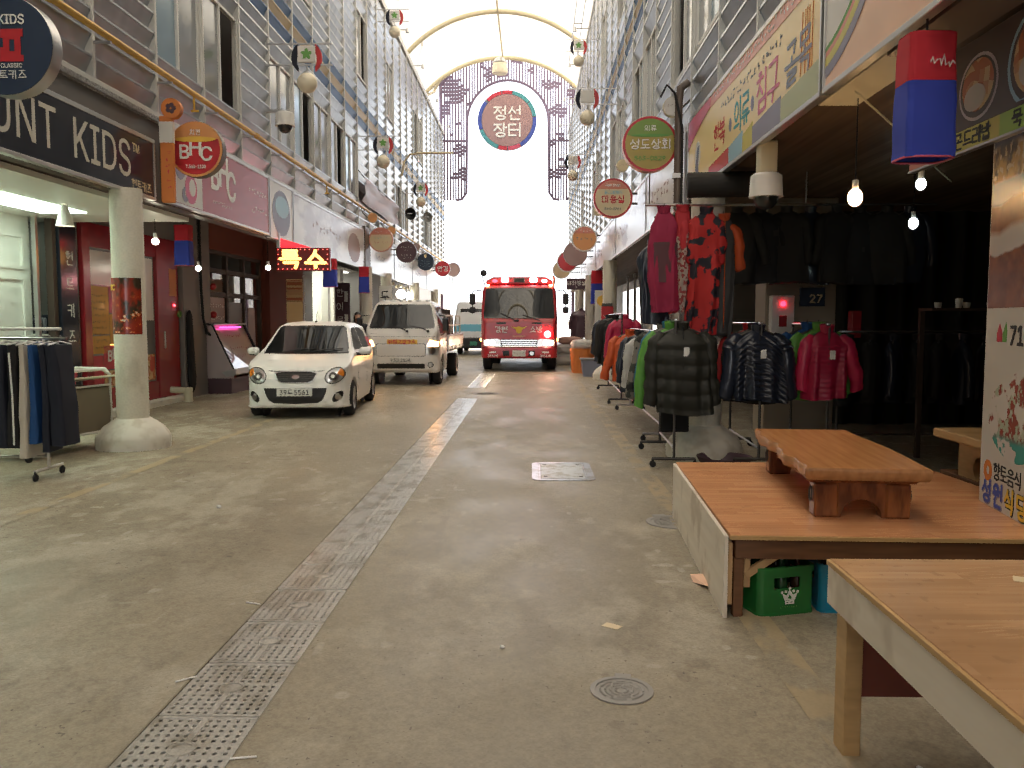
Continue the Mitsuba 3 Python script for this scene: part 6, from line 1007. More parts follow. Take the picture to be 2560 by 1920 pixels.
# dark coats hung in rows
for i in range(8): jacket(f'dark coat hanging high in the unlit shop, {ORD[i]} from the left in its row', 2.5 + .30 * i, 10.35 + .05 * (i % 2), 2.9, ('fab_charcoal', 'fab_black', 'fab_charcoal', 'fab_navy')[i % 4], w=.46, L=.95, seed=40 + i, n=18, rows=16, rz=rng.uniform(-25, 25), group='dark coats in the high row', sl=.6, name='coat', cat_='coat')
t = Thing('hanging_rail', 'high dark rail carrying the row of dark coats', 'rail'); t.part('rail', cyl((2.3, 10.35, 2.9), (4.9, 10.35, 2.9), .014, n=8), 'dark_steel')
for i in range(9): jacket(f'black jacket on the low back rack of the dark shop, {ORD[i]} from the left', 3.6 + .26 * i, 9.6, 1.36, ('fab_black', 'fab_charcoal', 'fab_navy')[i % 3], w=.46, L=.8, seed=60 + i, n=16, rows=14, rz=rng.uniform(50, 80), group='black jackets on the low back rack', sl=.6)
t = Thing('clothes_rack', 'low dark rack in the unlit back of the clothing shop', 'clothes rack'); rack_frame(t, (3.5, 9.6), (5.9, 9.6), 1.37, .45, 'dark_steel')
t = Thing('back_shelf', 'dark shelf with added pale cups standing in for glints in the unlit shop', 'shelf'); t.part('shelf', box(4.2, 6.2, 8.9, 9.2, 1.6, 1.63), 'dark_brown'); t.part('post', box(4.2, 4.25, 9.15, 9.2, 0, 1.6), 'dark_brown'); t.part('post', box(6.15, 6.2, 9.15, 9.2, 0, 1.6), 'dark_brown')
for i, x in enumerate((4.3, 4.52, 4.6, 4.85, 5.1, 5.3, 5.38, 5.6, 5.75)): t.part('cup', lathe([(0, 1.63), (.03, 1.63), (.04, 1.63 + .05 + .05 * (i % 3 == 1)), (.035, 1.64 + .05 * 1)], 12, (x, 8.98, 0)), 'white_letters', smooth=40)  # pale cups stand in for glints on glass deep in the shop
# dark hangings added along the back so that the depth stays dark
t = Thing('dark_curtain', 'added dark curtain that keeps the back of the clothing shop dark', 'curtain'); t.part('cloth', sheet(np.array([[(4.2 + 3.9 * u, 12.2 + .07 * math.sin(60 * u) + .03 * math.sin(23 * u), z) for z in (0, 3.05)] for u in np.linspace(0, 1, 90)])), 'fab_charcoal', smooth=True); t.part('cloth', sheet(np.array([[(7.9 + .05 * math.sin(90 * u), 1.2 + 11 * u, z) for z in (0, 3.05)] for u in np.linspace(0, 1, 120)])), 'fab_charcoal', smooth=True)
# bulbs
for x, y, z, e, r, lab in ((2.27, 6.0, 2.36, (6, 3.6, 1.6), .05, 'bright warm bare bulb hanging in the clothing shop'), (4.02, 9.0, 2.52, (1.2, 1.5, 1.45), .05, 'cool white bulb farther back in the dark shop'), (2.95, 6.5, 2.53, (.9, 1.1, 1.05), .038, 'cool white bulb just under the food banner')):
    t = Thing('bare_bulb', lab, 'lamp', M=place(x, y, z)); t.part('bulb', ball((0, 0, 0), (r, r, r * 1.25), 2), 'lamp_white', emit=e); t.part('socket', cyl((0, 0, r), (0, 0, r + .07), .022, n=10), 'white_paint'); t.part('cord', cyl((0, 0, r), (0, 0, 3.06 - z), .005, n=5), 'rubber')
t = Thing('ceiling_cable', 'pale cable slung along the shop ceiling', 'cable'); t.part('cable', tube([(2.1, 5.6, 2.98), (2.6, 6.2, 2.9), (3.4, 7.6, 3.0), (4.4, 9.0, 2.95)], .008, 5), 'cream_paint')
t = Thing('basin', 'dark red flat basin at the foot of the right column', 'basin', M=place(2.0, 8.62, 0)); t.part('bowl', lathe([(0, .01), (.22, .012), (.27, .09), (.285, .1), (.28, .085), (.23, .0), (0, 0)][::-1], 24), 'plum_face', smooth=50)
# goods farther down on the right
t = Thing('plastic_tub', 'orange plastic tub beside the dark crate by the fire engine', 'tub', M=place(1.47, 24.1, 0)); t.part('tub', lathe([(0, .02), (.27, .02), (.33, .66), (.36, .70), (.36, .66), (.3, .0), (0, 0)][::-1], 24), 'orange_ink', smooth=50)
t = Thing('storage_box', 'dark grey plastic storage box in front of the orange tub', 'box', M=place(1.62, 22.5, 0)); t.part('box', hull(np.vstack([box(-.23, .23, -.18, .18, 0, .02, .01)[0], box(-.28, .28, -.22, .22, .44, .46, .01)[0]])), 'slate_print'); t.part('rim', box(-.31, .31, -.25, .25, .44, .49, .015), 'cloth_grey')
P('sack_white', (.62, .60, .56), .8); P('sack_yellow', (.55, .40, .14), .8); P('sack_pink', (.5, .3, .25), .8)
def sack(label, x, y, z, w, d, h, m, rz=0):
    t = Thing('sack', label, 'sack', 'sacks of grain and goods', M=place(x, y, z, rz)); v, f = ball((0, 0, h / 2), (1, 1, 1), 3); v = v - [0, 0, h / 2]; v = np.sign(v) * np.abs(v) ** .7 * [w / 2, d / 2, h / 2]; v = v * (1 + .12 * (meshkit.fbm(v * 9 + x * 5, 3, 2) - .5))[:, None] + [0, 0, h / 2]; t.part('bag', (v, f), m, smooth=True); t.part('seam', tube([(w * .40, -d * .3, h * .55), (w * .47, 0, h * .5), (w * .40, d * .3, h * .55)], .012, 5), 'cream_paint')
for lab, x, y, z, w, d, h, m, rz in (('white bag bulging on top of the orange tub', 1.47, 24.1, .66, .66, .6, .3, 'sack_white', 0), ('white sack lying lowest beside the far column', 2.0, 25.3, 0, .8, .55, .35, 'sack_white', 10), ('white sack second in the pile by the far column', 2.02, 25.3, .33, .75, .5, .32, 'sack_white', -8), ('yellow sack near the top of the pile by the far column', 2.0, 25.3, .63, .65, .5, .28, 'sack_yellow', 6), ('small white bag topmost on the pile by the far column', 1.98, 25.3, .9, .35, .3, .34, 'sack_white', 0), ('white sack on the ground beside the fire engine', 1.15, 28.2, 0, .85, .6, .4, 'sack_white', 0), ('pale sack stacked on the white one beside the fire engine', 1.2, 28.2, .38, .8, .55, .34, 'sack_white', 12), ('pinkish sack lying on top of the pile beside the fire engine', 1.3, 28.2, .7, .8, .5, .26, 'sack_pink', -5), ('grey white sack behind the fire engine pile', 1.0, 29.6, 0, .8, .6, .6, 'sack_white', 20)): sack(lab, x, y, z, w, d, h, m, rz)
t = Thing('clothes_stand', 'stand with a bulky dark maroon coat far down on the right', 'stand', M=place(1.72, 28.9, 0)); t.part('pole', cat(cyl((0, 0, 0), (0, 0, 1.9), .02, n=8), box(-.25, .25, -.03, .03, 0, .04), box(-.03, .03, -.25, .25, .0, .041)), 'dark_steel')
jacket('bulky dark maroon coat hanging on the far stand', 1.72, 28.8, 1.92, 'plum_face', w=.62, L=1.0, th=.35, seed=90, sl=.6, flare=1.25, name='coat', cat_='coat')
t = Thing('red_cabinet', 'red fire cabinet with a white handle on the cream column', 'cabinet', M=place(1.92, 21.28, 0)); t.part('case', box(-.15, .15, -.1, .02, 1.1, 1.85, .015), 'red_plastic'); t.part('handle', tube([(.17, -.06, 1.25), (.22, -.06, 1.3), (.22, -.06, 1.65), (.17, -.06, 1.7)], .022, 8), 'white_paint', smooth=60); t.part('cap', box(-.13, .13, -.09, .01, 1.85, 1.93, .01), 'dark_steel'); cam_text(t, dashes(.2, .09, 3, 7), 0, (0, 1.6), 'white_letters', y=-.1005)
t = Thing('round_poster', 'white upright poster with a yellow disc behind the red cabinet', 'poster', M=place(1.98, 23.8, 0)); t.part('sheet', box(-.18, .28, -.01, .01, .5, 2.35), 'white_print'); t.part('yellow_disc', disc(.15, -.016, -.01, 24, (.02, 0, 2.05)), 'sticker_yellow'); t.part('orange_block', box(-.1, .25, -.014, -.01, .6, 1.1), 'orange_face')
t = Thing('glass_partition', 'pale greenish glass shop partition behind the far right columns', 'partition')
for y in (19.4, 20.9, 22.4, 23.9, 26, 28, 30): t.part('post', box(3.4, 3.46, y - .03, y + .03, 0, 3.06, .005), 'mullion_grey'); t.part('pane', box(3.425, 3.431, y + .03, y + 1.45, .3, 2.8), 'glass'); t.part('sill', box(3.39, 3.47, y + .03, y + 1.47, .22, .3), 'mullion_grey')

single('rolled_awning', hull(np.vstack([cyl((1.62, 8.86, 2.9), (2.4, 8.78, 2.9), .13, n=14)[0]])), 'fab_charcoal', 'dark rolled up awning above the red dress', 'awning', smooth=50)
# ---------------------------------------------------------------- platforms, low tables, crates, boards
def lam_c(base, hi, along):
    def fn(p, n, uv):
        u, v = (p.x, p.y) if along == 'x' else (p.y, p.x)
        r = dr.floor(v / .075); s = dr.floor(u / .48 + 3.1 * cell_rand(r, 3)); k = cell_rand(r, s, 5)
        g = fbm(u * 3.2 + 9 * k, v * 42, k * 7, 4); w = fbm(p.x * 1.4, p.y * 1.4, 2, 3)
        c = mix(base, hi, smoothstep(.1, .9, .34 * k + .66 * g)); c = mix(c, mi.Color3f(base) * .8, .5 * smoothstep(.55, .75, w))
        c = mix(c, mi.Color3f(base) * .6, .3 * smoothstep(.84, .9, noise(p.x * 37, p.y * 31, 6)) * smoothstep(.5, .65, noise(p.x * 3, p.y * 3, 16))); c = mix(c, mi.Color3f(hi) * 1.12, .5 * smoothstep(.74, .8, noise(u * 9 + v * 3, v * 160 - u * 30, 12)) * smoothstep(.5, .7, noise(p.x * 4, p.y * 4, 26)))
        gap = smoothstep(.0, .0035, v - r * .075) * 1.0
        return c * (.86 + .14 * gap)
    return fn
P('platform_lam', lam_c((.53, .235, .105), (.66, .35, .18), 'x'), .22, coat=.3); P('bench_lam', lam_c((.40, .215, .10), (.52, .31, .165), 'x'), .34, coat=.15)
def ply_c(p, n, uv):
    g = fbm(p.x * 3 + 40 * p.y * 0, p.y * 3.0, p.z * 24, 4); d = fbm(p.y * 5, p.x * 5, p.z * 3, 4)
    c = mix((.64, .56, .46), (.74, .67, .57), g); return mix(c, (.40, .31, .22), .45 * smoothstep(.56, .72, d))
P('ply_skirt', ply_c, .6)
def stud_c(p, n, uv): return mix((.33, .19, .09), (.55, .36, .18), fbm(p.x * 30, p.y * 30, p.z * 4, 4))
P('raw_stud', stud_c, .6)
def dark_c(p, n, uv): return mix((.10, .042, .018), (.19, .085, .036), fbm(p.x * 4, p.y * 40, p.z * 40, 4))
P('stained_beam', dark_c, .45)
def tab_c(p, n, uv):
    q = p.x * .995 - p.y * .09; r = p.y * .995 + p.x * .09
    rings = dr.sin(90 * (q + .06 * fbm(q * 4, r * .9, 3, 4)) + 5 * fbm(q * 5, r * 1.2, 1, 3)); g = fbm(q * 60, r * 3, p.z * 30, 4)
    return mix((.36, .148, .050), (.47, .225, .090), smoothstep(.1, .9, .12 * (.5 + .5 * rings) + .6 * g + .28 * fbm(q * 9, r * 2, 4, 3)))
P('table_wood', tab_c, .22, coat=.5)
def leg_c(p, n, uv): return mix((.12, .034, .010), (.30, .10, .028), smoothstep(.25, .75, fbm(p.x * 26, p.y * 26, p.z * 6, 4)))
P('table_leg', leg_c, .25, coat=.5)
def pine_c(p, n, uv): return mix((.42, .25, .10), (.56, .36, .17), fbm(p.x * 10, p.y * 10, p.z * 34, 4))
P('pine_wood', pine_c, .4)
# large platform
t = Thing('wooden_platform', 'large low wooden platform with an orange laminate top and a pale scuffed side panel', 'platform')
def quad_slab(c, z0, z1, b=.0): return hull([(x, y, z) for x, y in c for z in (z0, z1)])
pc = [(1.0, 4.14), (2.95, 4.08), (2.86, 6.30), (1.10, 6.30)]; PZ = .43
t.part('top', quad_slab(pc, PZ - .018, PZ), 'platform_lam'); t.part('top_edge', quad_slab([(.995, 4.125), (2.96, 4.065), (2.96, 4.08), (.995, 4.14)], PZ - .022, PZ - .003), 'pine_wood')
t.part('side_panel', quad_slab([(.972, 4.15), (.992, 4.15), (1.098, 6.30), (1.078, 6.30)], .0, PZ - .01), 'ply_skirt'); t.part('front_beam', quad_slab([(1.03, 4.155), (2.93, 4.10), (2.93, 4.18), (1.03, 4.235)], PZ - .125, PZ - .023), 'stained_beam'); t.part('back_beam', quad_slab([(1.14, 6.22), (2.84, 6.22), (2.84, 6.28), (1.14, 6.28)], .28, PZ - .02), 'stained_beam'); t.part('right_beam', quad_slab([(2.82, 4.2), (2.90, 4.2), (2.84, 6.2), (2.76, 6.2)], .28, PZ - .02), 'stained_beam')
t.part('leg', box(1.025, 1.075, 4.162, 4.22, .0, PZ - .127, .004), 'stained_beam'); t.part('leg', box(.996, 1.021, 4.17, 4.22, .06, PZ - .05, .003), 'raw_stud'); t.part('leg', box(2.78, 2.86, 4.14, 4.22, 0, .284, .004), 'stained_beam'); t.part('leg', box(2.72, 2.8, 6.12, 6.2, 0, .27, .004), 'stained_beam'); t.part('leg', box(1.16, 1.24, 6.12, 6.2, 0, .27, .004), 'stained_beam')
t.part('batten', box(1.078, 1.112, 4.175, 4.205, .15, PZ - .127, .003), 'raw_stud'); t.part('brace', xf(box(-.02, .02, 4.172, 4.20, -.105, .105, .003), place(1.172, 0, .268) @ rot([0, 1, 0], 56)), 'raw_stud')
def low_table(name, label, M, W, L, H, th, topm, legm, wavy=True, rings=False):
    t = Thing(name, label, 'low table', M=M); n = 40; ys = np.linspace(-L / 2, L / 2, n)
    wl = [-W / 2 + (.016 * math.sin(9 * y + 1) + .010 * math.sin(23 * y) if wavy else 0) for y in ys]; wr = [W / 2 + (.012 * math.sin(4 * y + 2) if wavy else 0) for y in ys]
    poly = Polygon(list(zip(wl, ys)) + list(zip(wr[::-1], ys[::-1]))); base = poly.buffer(-.018)
    layers = [(poly.buffer(-.03), H - th, H - th * .55), (poly.buffer(-.008), H - th * .6, H - th * .25), (poly, H - th * .45, H - th * .12)]
    z = [H - th, H - th * .75, H - th * .3, H - th * .1, H]; off = [-.014, -.003, 0, -.002, -.007]; C = np.array(poly.exterior.coords)[:-1]; ctr = np.array([[0, 0]])
    N = np.sign(C) * 1.0; R = [np.hstack([C + o * np.stack([np.where(np.abs(C[:, 0]) > W / 2 - .05, np.sign(C[:, 0]), 0), np.where(np.abs(C[:, 1]) > L / 2 - .005, np.sign(C[:, 1]), 0)], 1), np.full((len(C), 1), zz)]) for zz, o in zip(z, off)]
    m = len(C); i = np.arange(m); v = np.vstack(R); f = np.vstack([quads(np.stack([r * m + i, r * m + (i + 1) % m, (r + 1) * m + (i + 1) % m, (r + 1) * m + i], 1)) for r in range(len(z) - 1)])
    top = tm(trimesh.creation.triangulate_polygon(Polygon(R[-1][:, :2]), engine='earcut') and trimesh.Trimesh(*[np.hstack([a, np.full((len(a), 1), H)]) if k == 0 else a for k, a in enumerate(trimesh.creation.triangulate_polygon(Polygon(R[-1][:, :2]), engine='earcut'))], process=False)); bot = (top[0] - [0, 0, th], top[1][:, ::-1])
    t.part('top', cat((v, f), top, bot), topm, smooth=32)
    for s in (-1, 1):
        y = s * (L / 2 - .17); w2 = W * .36; g = Polygon([(-w2, 0), (-w2 + .13, 0)] + [(.0 - (w2 - .13) * math.cos(q), (H - th - .04) * .55 * math.sin(q)) for q in np.linspace(0, PI, 14)][1:-1] + [(w2 - .13, 0), (w2, 0), (w2, H - th - .03), (-w2, H - th - .03)])
        k = t.part('leg_panel', ext_y(g, y - .045, y + .045), legm); t.part('moulding', box(-w2 - .05, w2 + .05, y - .07, y + .07, H - th - .032, H - th, .012), legm, parent=k)
        for sx in (-1, 1):
            t.part('leg_post', box(sx * (w2 - .05) - .065, sx * (w2 - .05) + .065, y - .06, y + .06, 0, H - th - .032, .01), legm, parent=k)
            if rings: t.part('iron_ring', tube([(sx * (w2 + .022), y + .028 * math.cos(q), .12 + .04 * math.sin(q)) for q in np.linspace(0, 2 * PI, 14)], .005, 5), 'dark_steel', parent=k)
    return t
low_table('low_table', 'glossy orange brown low wooden table with a wavy edge and arched legs on the platform', place(1.86, 5.21, .43, -5.3), .66, 1.63, .29, .066, 'table_wood', 'table_leg', rings=True)
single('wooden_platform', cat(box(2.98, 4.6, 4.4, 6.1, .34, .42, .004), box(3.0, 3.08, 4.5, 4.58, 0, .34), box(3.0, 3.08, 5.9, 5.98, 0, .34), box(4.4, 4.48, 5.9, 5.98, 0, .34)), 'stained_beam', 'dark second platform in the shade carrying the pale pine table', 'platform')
tt = Thing('low_table', 'pale pine low table with a round hole in its leg panel in the shade', 'low table'); tt.part('top', hull(np.vstack([box(2.86, 4.2, 5.25, 5.98, .68, .74, .01)[0]])), 'pine_wood'); tt.part('moulding', box(2.96, 4.1, 5.33, 5.9, .655, .68, .005), 'pine_wood')
gg = Polygon([(5.36, .42), (5.88, .42), (5.88, .655), (5.36, .655)]).difference(Point(5.6, .5).buffer(.085, 10)); tt.part('leg_panel', lay(prism(gg, .05), (3.0, 0, 0), (0, 1, 0), (0, 0, 1)), 'pine_wood'); tt.part('leg_panel', box(4.0, 4.05, 5.36, 5.88, .42, .655), 'pine_wood')
# near bench table
t = Thing('bench_table', 'tall plywood bench table with a pale laminate top cut by the right frame edge', 'table'); zt = .66
t.part('top', quad_slab([(1.035, 1.2), (2.9, 1.2), (2.9, 2.925), (1.06, 2.925)], zt - .018, zt), 'bench_lam'); t.part('top_edge', quad_slab([(1.022, 1.2), (1.036, 1.2), (1.061, 2.93), (1.047, 2.93)], zt - .02, zt - .003), 'pine_wood')
t.part('side_skirt', quad_slab([(1.026, 1.2), (1.046, 1.2), (1.07, 2.92), (1.05, 2.92)], zt - .155, zt - .021), 'ply_skirt'); t.part('end_skirt', box(1.072, 2.9, 2.895, 2.915, zt - .155, zt - .019, .002), 'ply_skirt')
t.part('leg', box(1.075, 1.135, 2.80, 2.892, 0, zt - .02, .004), 'pine_wood'); t.part('leg', box(1.06, 1.13, 1.25, 1.33, 0, zt - .02, .004), 'pine_wood'); t.part('leg', box(2.8, 2.88, 2.80, 2.88, 0, zt - .02, .004), 'pine_wood'); t.part('back_board', box(1.14, 2.8, 2.83, 2.86, .20, zt - .16, .003), 'red_brown'); 
single('paper_note', xf(box(-.055, .055, -.03, .03, 0, .0015), place(1.62, 2.68, zt + .001, -28)), 'cream_face', 'pale yellow slip of paper lying on the near bench table', 'paper')
# crates under the platform
P('crate_green', (.018, .16, .035), .35, coat=.3); P('crate_blue', (.012, .22, .36), .35, coat=.3); P('bottle_brown', (.035, .014, .006), .1, coat=.8); P('bottle_green', (.01, .06, .02), .1, coat=.8)
def crate(label, M, mat, crest=False, W=.32, D=.42, H=.25):
    t = Thing('bottle_crate', label, 'crate', M=M)
    def face(w, win): 
        g = sbox(-w / 2, .0, w / 2, H)
        return g.difference(rrect(w * .56, H * .24, .008, (0.0, H * .66))) if win else g
    o = rrect(W, D, .035); i_ = rrect(W - .02, D - .02, .028)
    t.part('floor', prism(o, .012), mat)
    for nm, w, fx in (('wall', W - .05, 0), ('wall', D - .05, 1)):
        for s in (-1, 1):
            g = face(w, True); M2 = lay(prism(g, .010), (0, s * D / 2, 0) if not fx else (s * W / 2, 0, 0), (1 if s < 0 else -1, 0, 0) if not fx else (0, 1 if s > 0 else -1, 0), (0, 0, 1)); nn = np.array([0, -s, 0]) * -1 if not fx else np.array([s, 0, 0]); M2 = (M2[0] - nn * .010, M2[1]); t.part('wall', M2, mat)
    for sx in (-1, 1):
        for sy in (-1, 1):
            q = o.difference(i_).intersection(sbox(min(sx * (W / 2 - .026), sx), min(sy * (D / 2 - .026), sy), max(sx * (W / 2 - .026), sx), max(sy * (D / 2 - .026), sy))); t.part('corner', prism(q, H), mat, smooth=40)
    t.part('rim', move(prism(o.buffer(.008).difference(i_), .035), (0, 0, H - .035)), mat, smooth=40); t.part('foot_rim', prism(o.buffer(.005).difference(i_), .014), mat, smooth=40)
    for k in range(2): t.part('divider', box(-W / 2 + .012, W / 2 - .012, -D / 6 - .002 + k * D / 3, -D / 6 + .002 + k * D / 3, .012, H * .5), mat)
    if crest:
        cr = union_all([sbox(-.026, .0, .026, .02), Polygon([(-.03, .022), (.03, .022), (.044, .058), (.02, .046), (0, .075), (-.02, .046), (-.044, .058)]), *[Point(x, z).buffer(.0075, 5) for x, z in ((-.045, .062), (-.022, .066), (0, .082), (.022, .066), (.045, .062))]]).difference(union_all([sbox(-.02, .007, -.006, .012), sbox(.004, .007, .018, .012), Polygon([(-.015, .028), (.015, .028), (.0, .05)])])); t.part('crest', lay(prism(cr, .002), (.015, -D / 2, .055), (1, 0, 0), (0, 0, 1)), 'white_letters'); t.part('lettering', lay(dashes(.1, .012, 2, 3), (-.04, -D / 2, .035), (1, 0, 0), (0, 0, 1)), 'green_ink')
    return t
Mg = place(1.25, 4.405, 0, 16); crate('green bottle crate with a white crown crest under the platform front', Mg, 'crate_green', True); Mb = place(1.655, 4.44, 0, -3); crate('bright blue bottle crate beside the green one under the platform', Mb, 'crate_blue')
kk = 0
for Mx, mats in ((Mg, ('bottle_brown', 'bottle_green')), (Mb, ('bottle_green', 'bottle_brown'))):
    for a in range(3):
        for b in range(4):
            kk += 1; t = Thing('bottle', ('beer bottle standing in the green crate' if Mx is Mg else 'bottle standing in the blue crate'), 'bottle', 'bottles in the crates' if Mx is Mg else 'bottles in the blue crate', M=Mx @ place(-.094 + .094 * a, -.15 + .1 * b, .014)); t.part('glass', lathe([(0, 0), (.032, 0), (.034, .01), (.034, .14), (.028, .175), (.014, .21), (.013, .265), (.0, .265)], 14), mats[(a + b) % 2], smooth=40)
            if (a * 2 + b) % 3 != 1: t.part('cap', cyl((0, 0, .262), (0, 0, .275), .0155, n=12), 'steel'); 
            t.part('label_band', lathe([(.0345, .05), (.0345, .11)], 14), 'cream_face')
# standing picture board and food banner
def mount_c(p, n, uv):
    z = p.z; y = p.y; h1 = 1.83 + .10 * fbm(y * 4, 1, 3, 4); h2 = 2.10 + .12 * fbm(y * 3 + 5, 2, 1, 4); g = fbm(y * 16, z * 16, 2, 4)
    sky_ = mix((.55, .62, .66), (.10, .26, .48), smoothstep(2.05, 2.3, z)); c = mix(sky_, mix((.20, .055, .02), (.40, .15, .05), g), smoothstep(.0, .02, h2 - z)); c = mix(c, (.62, .60, .60), smoothstep(.0, .05, h2 - .14 - z)); c = mix(c, mix((.10, .03, .018), (.30, .10, .035), g), smoothstep(0, .02, h1 - z))
    top = mix(mix((.05, .03, .02), (.45, .27, .05), smoothstep(.4, .7, fbm(y * 13, z * 9, 7, 4))), (.55, .45, .3), smoothstep(.62, .7, fbm(y * 30, z * 26, 5, 3))); return mix(c, mix(top, (.02, .035, .10), smoothstep(2.44, 2.5, z)), smoothstep(2.27, 2.29, z))
P('mountain_print', mount_c, .35, coat=.3)
def paint_c(p, n, uv):
    a = fbm(p.y * 9, p.z * 9, 3, 4); b = fbm(p.y * 26, p.z * 24, 9, 4); k = smoothstep(.42, .5, a); c = mix((.62, .58, .54), mix((.30, .06, .045), (.42, .45, .34), smoothstep(.45, .6, b)), k); return mix(c, (.05, .30, .26), smoothstep(.88, .82, p.z) * smoothstep(.4, .46, a))
P('watercolour_print', paint_c, .5); P('board_white', (.60, .57, .52), .45)
t = Thing('picture_board', 'tall white picture board with mountain photos and Korean restaurant lettering', 'board'); b0, b1 = np.array([2.67, 4.98]), np.array([2.30, 2.55]); dv = (b1 - b0) / np.linalg.norm(b1 - b0); nv = np.array([dv[1], -dv[0]]); 
if nv[0] > 0: nv = -nv
def bd(m, u, z, d=0.0): return lay(m, (b0[0] + dv[0] * u + nv[0] * d, b0[1] + dv[1] * u + nv[1] * d, z), (dv[0], dv[1], 0), (0, 0, 1))
t.part('board', quad_slab([tuple(b0), tuple(b1), tuple(b1 - nv * .03), tuple(b0 - nv * .03)], .432, 2.64), 'board_white'); t.part('photo', bd(prism(sbox(.012, 0, 2.4, 1.055), .002), 0, 1.57, 0), 'mountain_print'); t.part('painting', bd(prism(union_all([ell(.36, .22, .26, .2), ell(.62, .3, .3, .22), ell(.46, .06, .2, .07)]), .002), 0, .74, 0), 'watercolour_print')
t.part('icon', bd(prism(union_all([Polygon([(0, 0), (.07, 0), (.07, .05), (.035, .1), (0, .05)])]), .003), .17, 1.38), 'red_ink'); t.part('icon', bd(prism(Polygon([(0, 0), (.05, 0), (.055, .06), (.04, .11), (0, .04)]), .003), .25, 1.38), 'green_ink'); t.part('lettering', bd(text('71', .12), .34, 1.36), 'ink')
t.part('emblem', bd(prism(ell(.06, .05, .06, .06).difference(ell(.06, .05, .025, .025)), .003), .06, .585), 'orange_ink'); t.part('lettering', bd(text('향토음식', .095, .1, .003, 1.0, wob=.02), .2, .6), 'ink')
for i, (s_, m) in enumerate((('성', 'blue_ink'), ('원', 'blue_ink'), ('식', 'gold_ink'), ('당', 'gold_ink'))): t.part('lettering', bd(text(s_, .13, .15, .004), .05 + .16 * i, .45), m); t.part('letter_outline', bd(text(s_, .13, .24, .002), .053 + .16 * i, .448), 'violet_print' if m == 'blue_ink' else 'ink')
t = Thing('food_banner', 'food photo banner with bowls and a yellow green caption band under the peach sign', 'banner'); FX = 2.32
t.part('panel', box(FX, FX + .03, 1.8, 5.28, 2.41, 2.97, .004), 'brown_panel')
def fb_(m, y, z, d=0): return lay(m, (FX - d, y, z), (0, -1, 0), (0, 0, 1))
P('bowl_white', (.5, .42, .44), .4); P('photo_dark', (.085, .06, .055), .35, coat=.3); P('rice_white', (.55, .50, .45), .6); t.part('photo_ground', fb_(prism(sbox(.32, .11, 3.3, .55), .002), 5.1, 2.41), 'photo_dark')
for y, z, r, m in ((4.5, 2.71, .17, 'food_print'), (3.95, 2.72, .25, 'food_print'), (3.3, 2.72, .22, 'food_print')): t.part('bowl', fb_(prism(ell(0, 0, r * 1.12, r * 1.0).intersection(sbox(-1, -.18, 1, .24)), .003), y, z), 'sky_print' if r > .2 else 'bowl_white'); t.part('rice', fb_(prism(ell(-.02, -.05, r * .6, r * .4).intersection(sbox(-1, -.17, 1, .23)), .003), y, z, .007), 'rice_white'); t.part('bowl_inside', fb_(prism(ell(0, 0, r * 1.02, r * .9).intersection(sbox(-1, -.175, 1, .235)), .003), y, z, .0015), 'photo_dark'); t.part('food', fb_(prism(ell(0, .01, r * .9, r * .78).intersection(sbox(-1, -.17, 1, .23)), .003), y, z, .003), m)
for y0, y1, m in ((5.27, 4.78, 'coral_print'), (4.78, 4.28, 'mustard_print'), (4.28, 3.4, 'lime_print'), (3.4, 1.82, 'orange_face')): t.part('caption_band', fb_(prism(sbox(0, 0, y0 - y1, .105), .003), y0, 2.412), m)
t.part('lettering', fb_(text('곤드레밥', .085, .12, .003), 4.72, 2.422, .003), 'ink'); t.part('lettering', fb_(text('묵사발', .085, .12, .003, 1.25), 4.17, 2.422, .003), 'ink'); t.part('lettering', fb_(dashes(.36, .07, 3, 8), 5.22, 2.43, .003), 'white_letters')
t.part('edge_trim', box(FX - .006, FX + .034, 1.8, 5.28, 2.398, 2.41), 'aluminium')
for y in (2.2, 3.6, 4.9): t.part('hanger', cyl((FX + .015, y, 2.97), (FX + .015, y, 3.06), .006, n=6), 'steel')
t = Thing('inner_signboard', 'brown printed board between the peach sign and the food banner', 'board'); t.part('board', hull([(2.05, 1.8, 3.02), (2.05, 5.0, 3.02), (2.3, 1.8, 2.985), (2.3, 5.0, 2.985), (2.05, 1.8, 3.05), (2.05, 5.0, 3.05), (2.3, 1.8, 3.05), (2.3, 5.0, 3.05)]), 'brown_panel')
# litter
single('paper_scrap', xf(box(-.045, .045, -.028, .028, 0, .001), place(.4, 4.02, .001, -35)), 'cream_face', 'pale yellow card lying on the floor in front of the platforms', 'paper')
single('cardboard_scrap', hull([(.93, 4.72, .002), (1.03, 4.80, .03), (1.04, 4.62, .002), (.98, 4.6, .02), (.93, 4.80, .025)]), 'peach_print', 'crumpled tan cardboard scrap at the foot of the pale side panel', 'cardboard')
for i, (x, y, a, lab) in enumerate(((-.985, 2.74, 10, 'white paper stick on the edge of the nearest drain grate'), (-1.44, 3.36, 40, 'small white stick on the concrete left of the drain'), (-1.47, 4.3, -20, 'tiny white stick farther up beside the drain'))): single('paper_stick', xf(box(-.045, .045, -.004, .004, 0, .006, .002), place(x, y, .002, a)), 'white_letters', lab, 'stick')
for i, (x, y, r, lab) in enumerate(((-.13, 3.73, .012, 'small crumpled foil bit on the open floor'), (-2.5, 6.55, .02, 'small white paper scrap on the left floor'), (1.3, 2.72, .012, 'white crumb on the floor under the bench table'))): single('litter', ball((x, y, r * .6), (r, r * .8, r * .7), 1), 'white_letters', lab, 'litter')
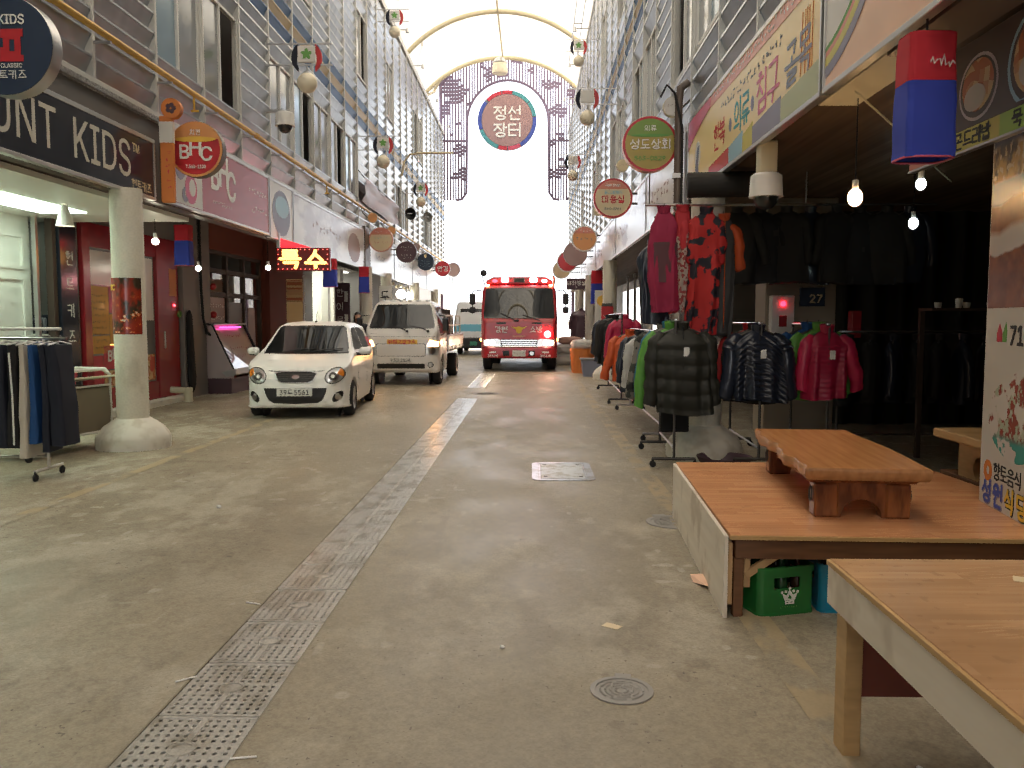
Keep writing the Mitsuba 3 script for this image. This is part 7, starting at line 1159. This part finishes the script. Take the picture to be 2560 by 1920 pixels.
# ---------------------------------------------------------------- passer-by behind the white car
P('skin', (.45, .27, .19), .55); P('hair', (.012, .010, .009), .45); P('coat_cloth', (.03, .03, .035), .8)
def limb(js):
    out = []
    for (a, ra), (b, rb) in zip(js[:-1], js[1:]): out.append(mf(hull(np.vstack([ball(a, ra, 2)[0], ball(b, rb, 2)[0]]))))
    return out
def body_of(chains, edge, it=6):
    M = None
    for c in chains:
        for m in limb(c): M = m if M is None else M + m
    M = M.refine_to_length(edge); v, f = unmf(M); q = trimesh.Trimesh(v, f, process=True); trimesh.smoothing.filter_taubin(q, iterations=it); return tm(q)
t = Thing('person', 'dark haired person in a dark coat walking behind the white car', 'person', M=place(-4.36, 21.0, 0, 20))
legs = [[((s * .09, 0, .88), .095), ((s * .10, -.04 * s, .48), .062), ((s * .10, .10 * s, .09), .042), ((s * .10, .10 * s - .12, .04), .036)] for s in (-1, 1)]
t.part('trousers', body_of(legs, .03), 'cloth_navy', smooth=True)
tor = [[((-.10, 0, .92), .11), ((-.12, 0, 1.15), .11), ((-.13, 0, 1.33), .10)], [((.10, 0, .92), .11), ((.12, 0, 1.15), .11), ((.13, 0, 1.33), .10)], [((0, 0, .85), .13), ((0, 0, 1.36), .10)]] + [[((s * .18, 0, 1.36), .065), ((s * .24, .03 * s, 1.09), .052), ((s * .25, -.07, .86), .04)] for s in (-1, 1)]
t.part('coat', body_of(tor, .03), 'coat_cloth', smooth=True)
hand = []
for s in (-1, 1):
    o = np.array([s * .25, -.09, .80]); hand.append([(o + [0, 0, .05], .026), (o, .03)])
    for k in range(4): hand.append([(o + [0, -.02 + .014 * k, -.02], .011), (o + [s * -.004, -.026 + .014 * k, -.06 - .006 * (k in (1, 2))], .009), (o + [s * -.016, -.03 + .014 * k, -.085 - .01 * (k in (1, 2))], .008)])
    hand.append([(o + [0, -.025, .01], .011), (o + [-s * .01, -.05, -.03], .009)])
t.part('hands', body_of(hand, .006, 3), 'skin', smooth=True)
head = [[((0, .01, 1.40), .055), ((0, -.005, 1.50), .055)], [((0, 0, 1.555), .072), ((0, .012, 1.60), .083)], [((0, -.03, 1.50), .045), ((0, -.03, 1.56), .055)], [((0, -.085, 1.555), .012), ((0, -.10, 1.53), .014)], [((-.078, .01, 1.54), .014), ((-.08, .012, 1.57), .016)], [((.078, .01, 1.54), .014), ((.08, .012, 1.57), .016)]]
hk = t.part('head', body_of(head, .012, 4), 'skin', smooth=True)
for s in (-1, 1): t.part('eye', ball((s * .03, -.077, 1.567), (.012, .006, .007), 1), 'ink', parent=hk)
t.part('mouth', ball((0, -.078, 1.497), (.022, .006, .006), 1), 'pink_print', parent=hk)
t.part('hair', body_of([[((0, .03, 1.63), .088), ((0, .045, 1.56), .088), ((0, .06, 1.47), .06)], [((-.06, .02, 1.60), .045), ((-.062, .04, 1.47), .035)], [((.06, .02, 1.60), .045), ((.062, .04, 1.47), .035)]], .02, 3), 'hair', smooth=True, parent=hk)
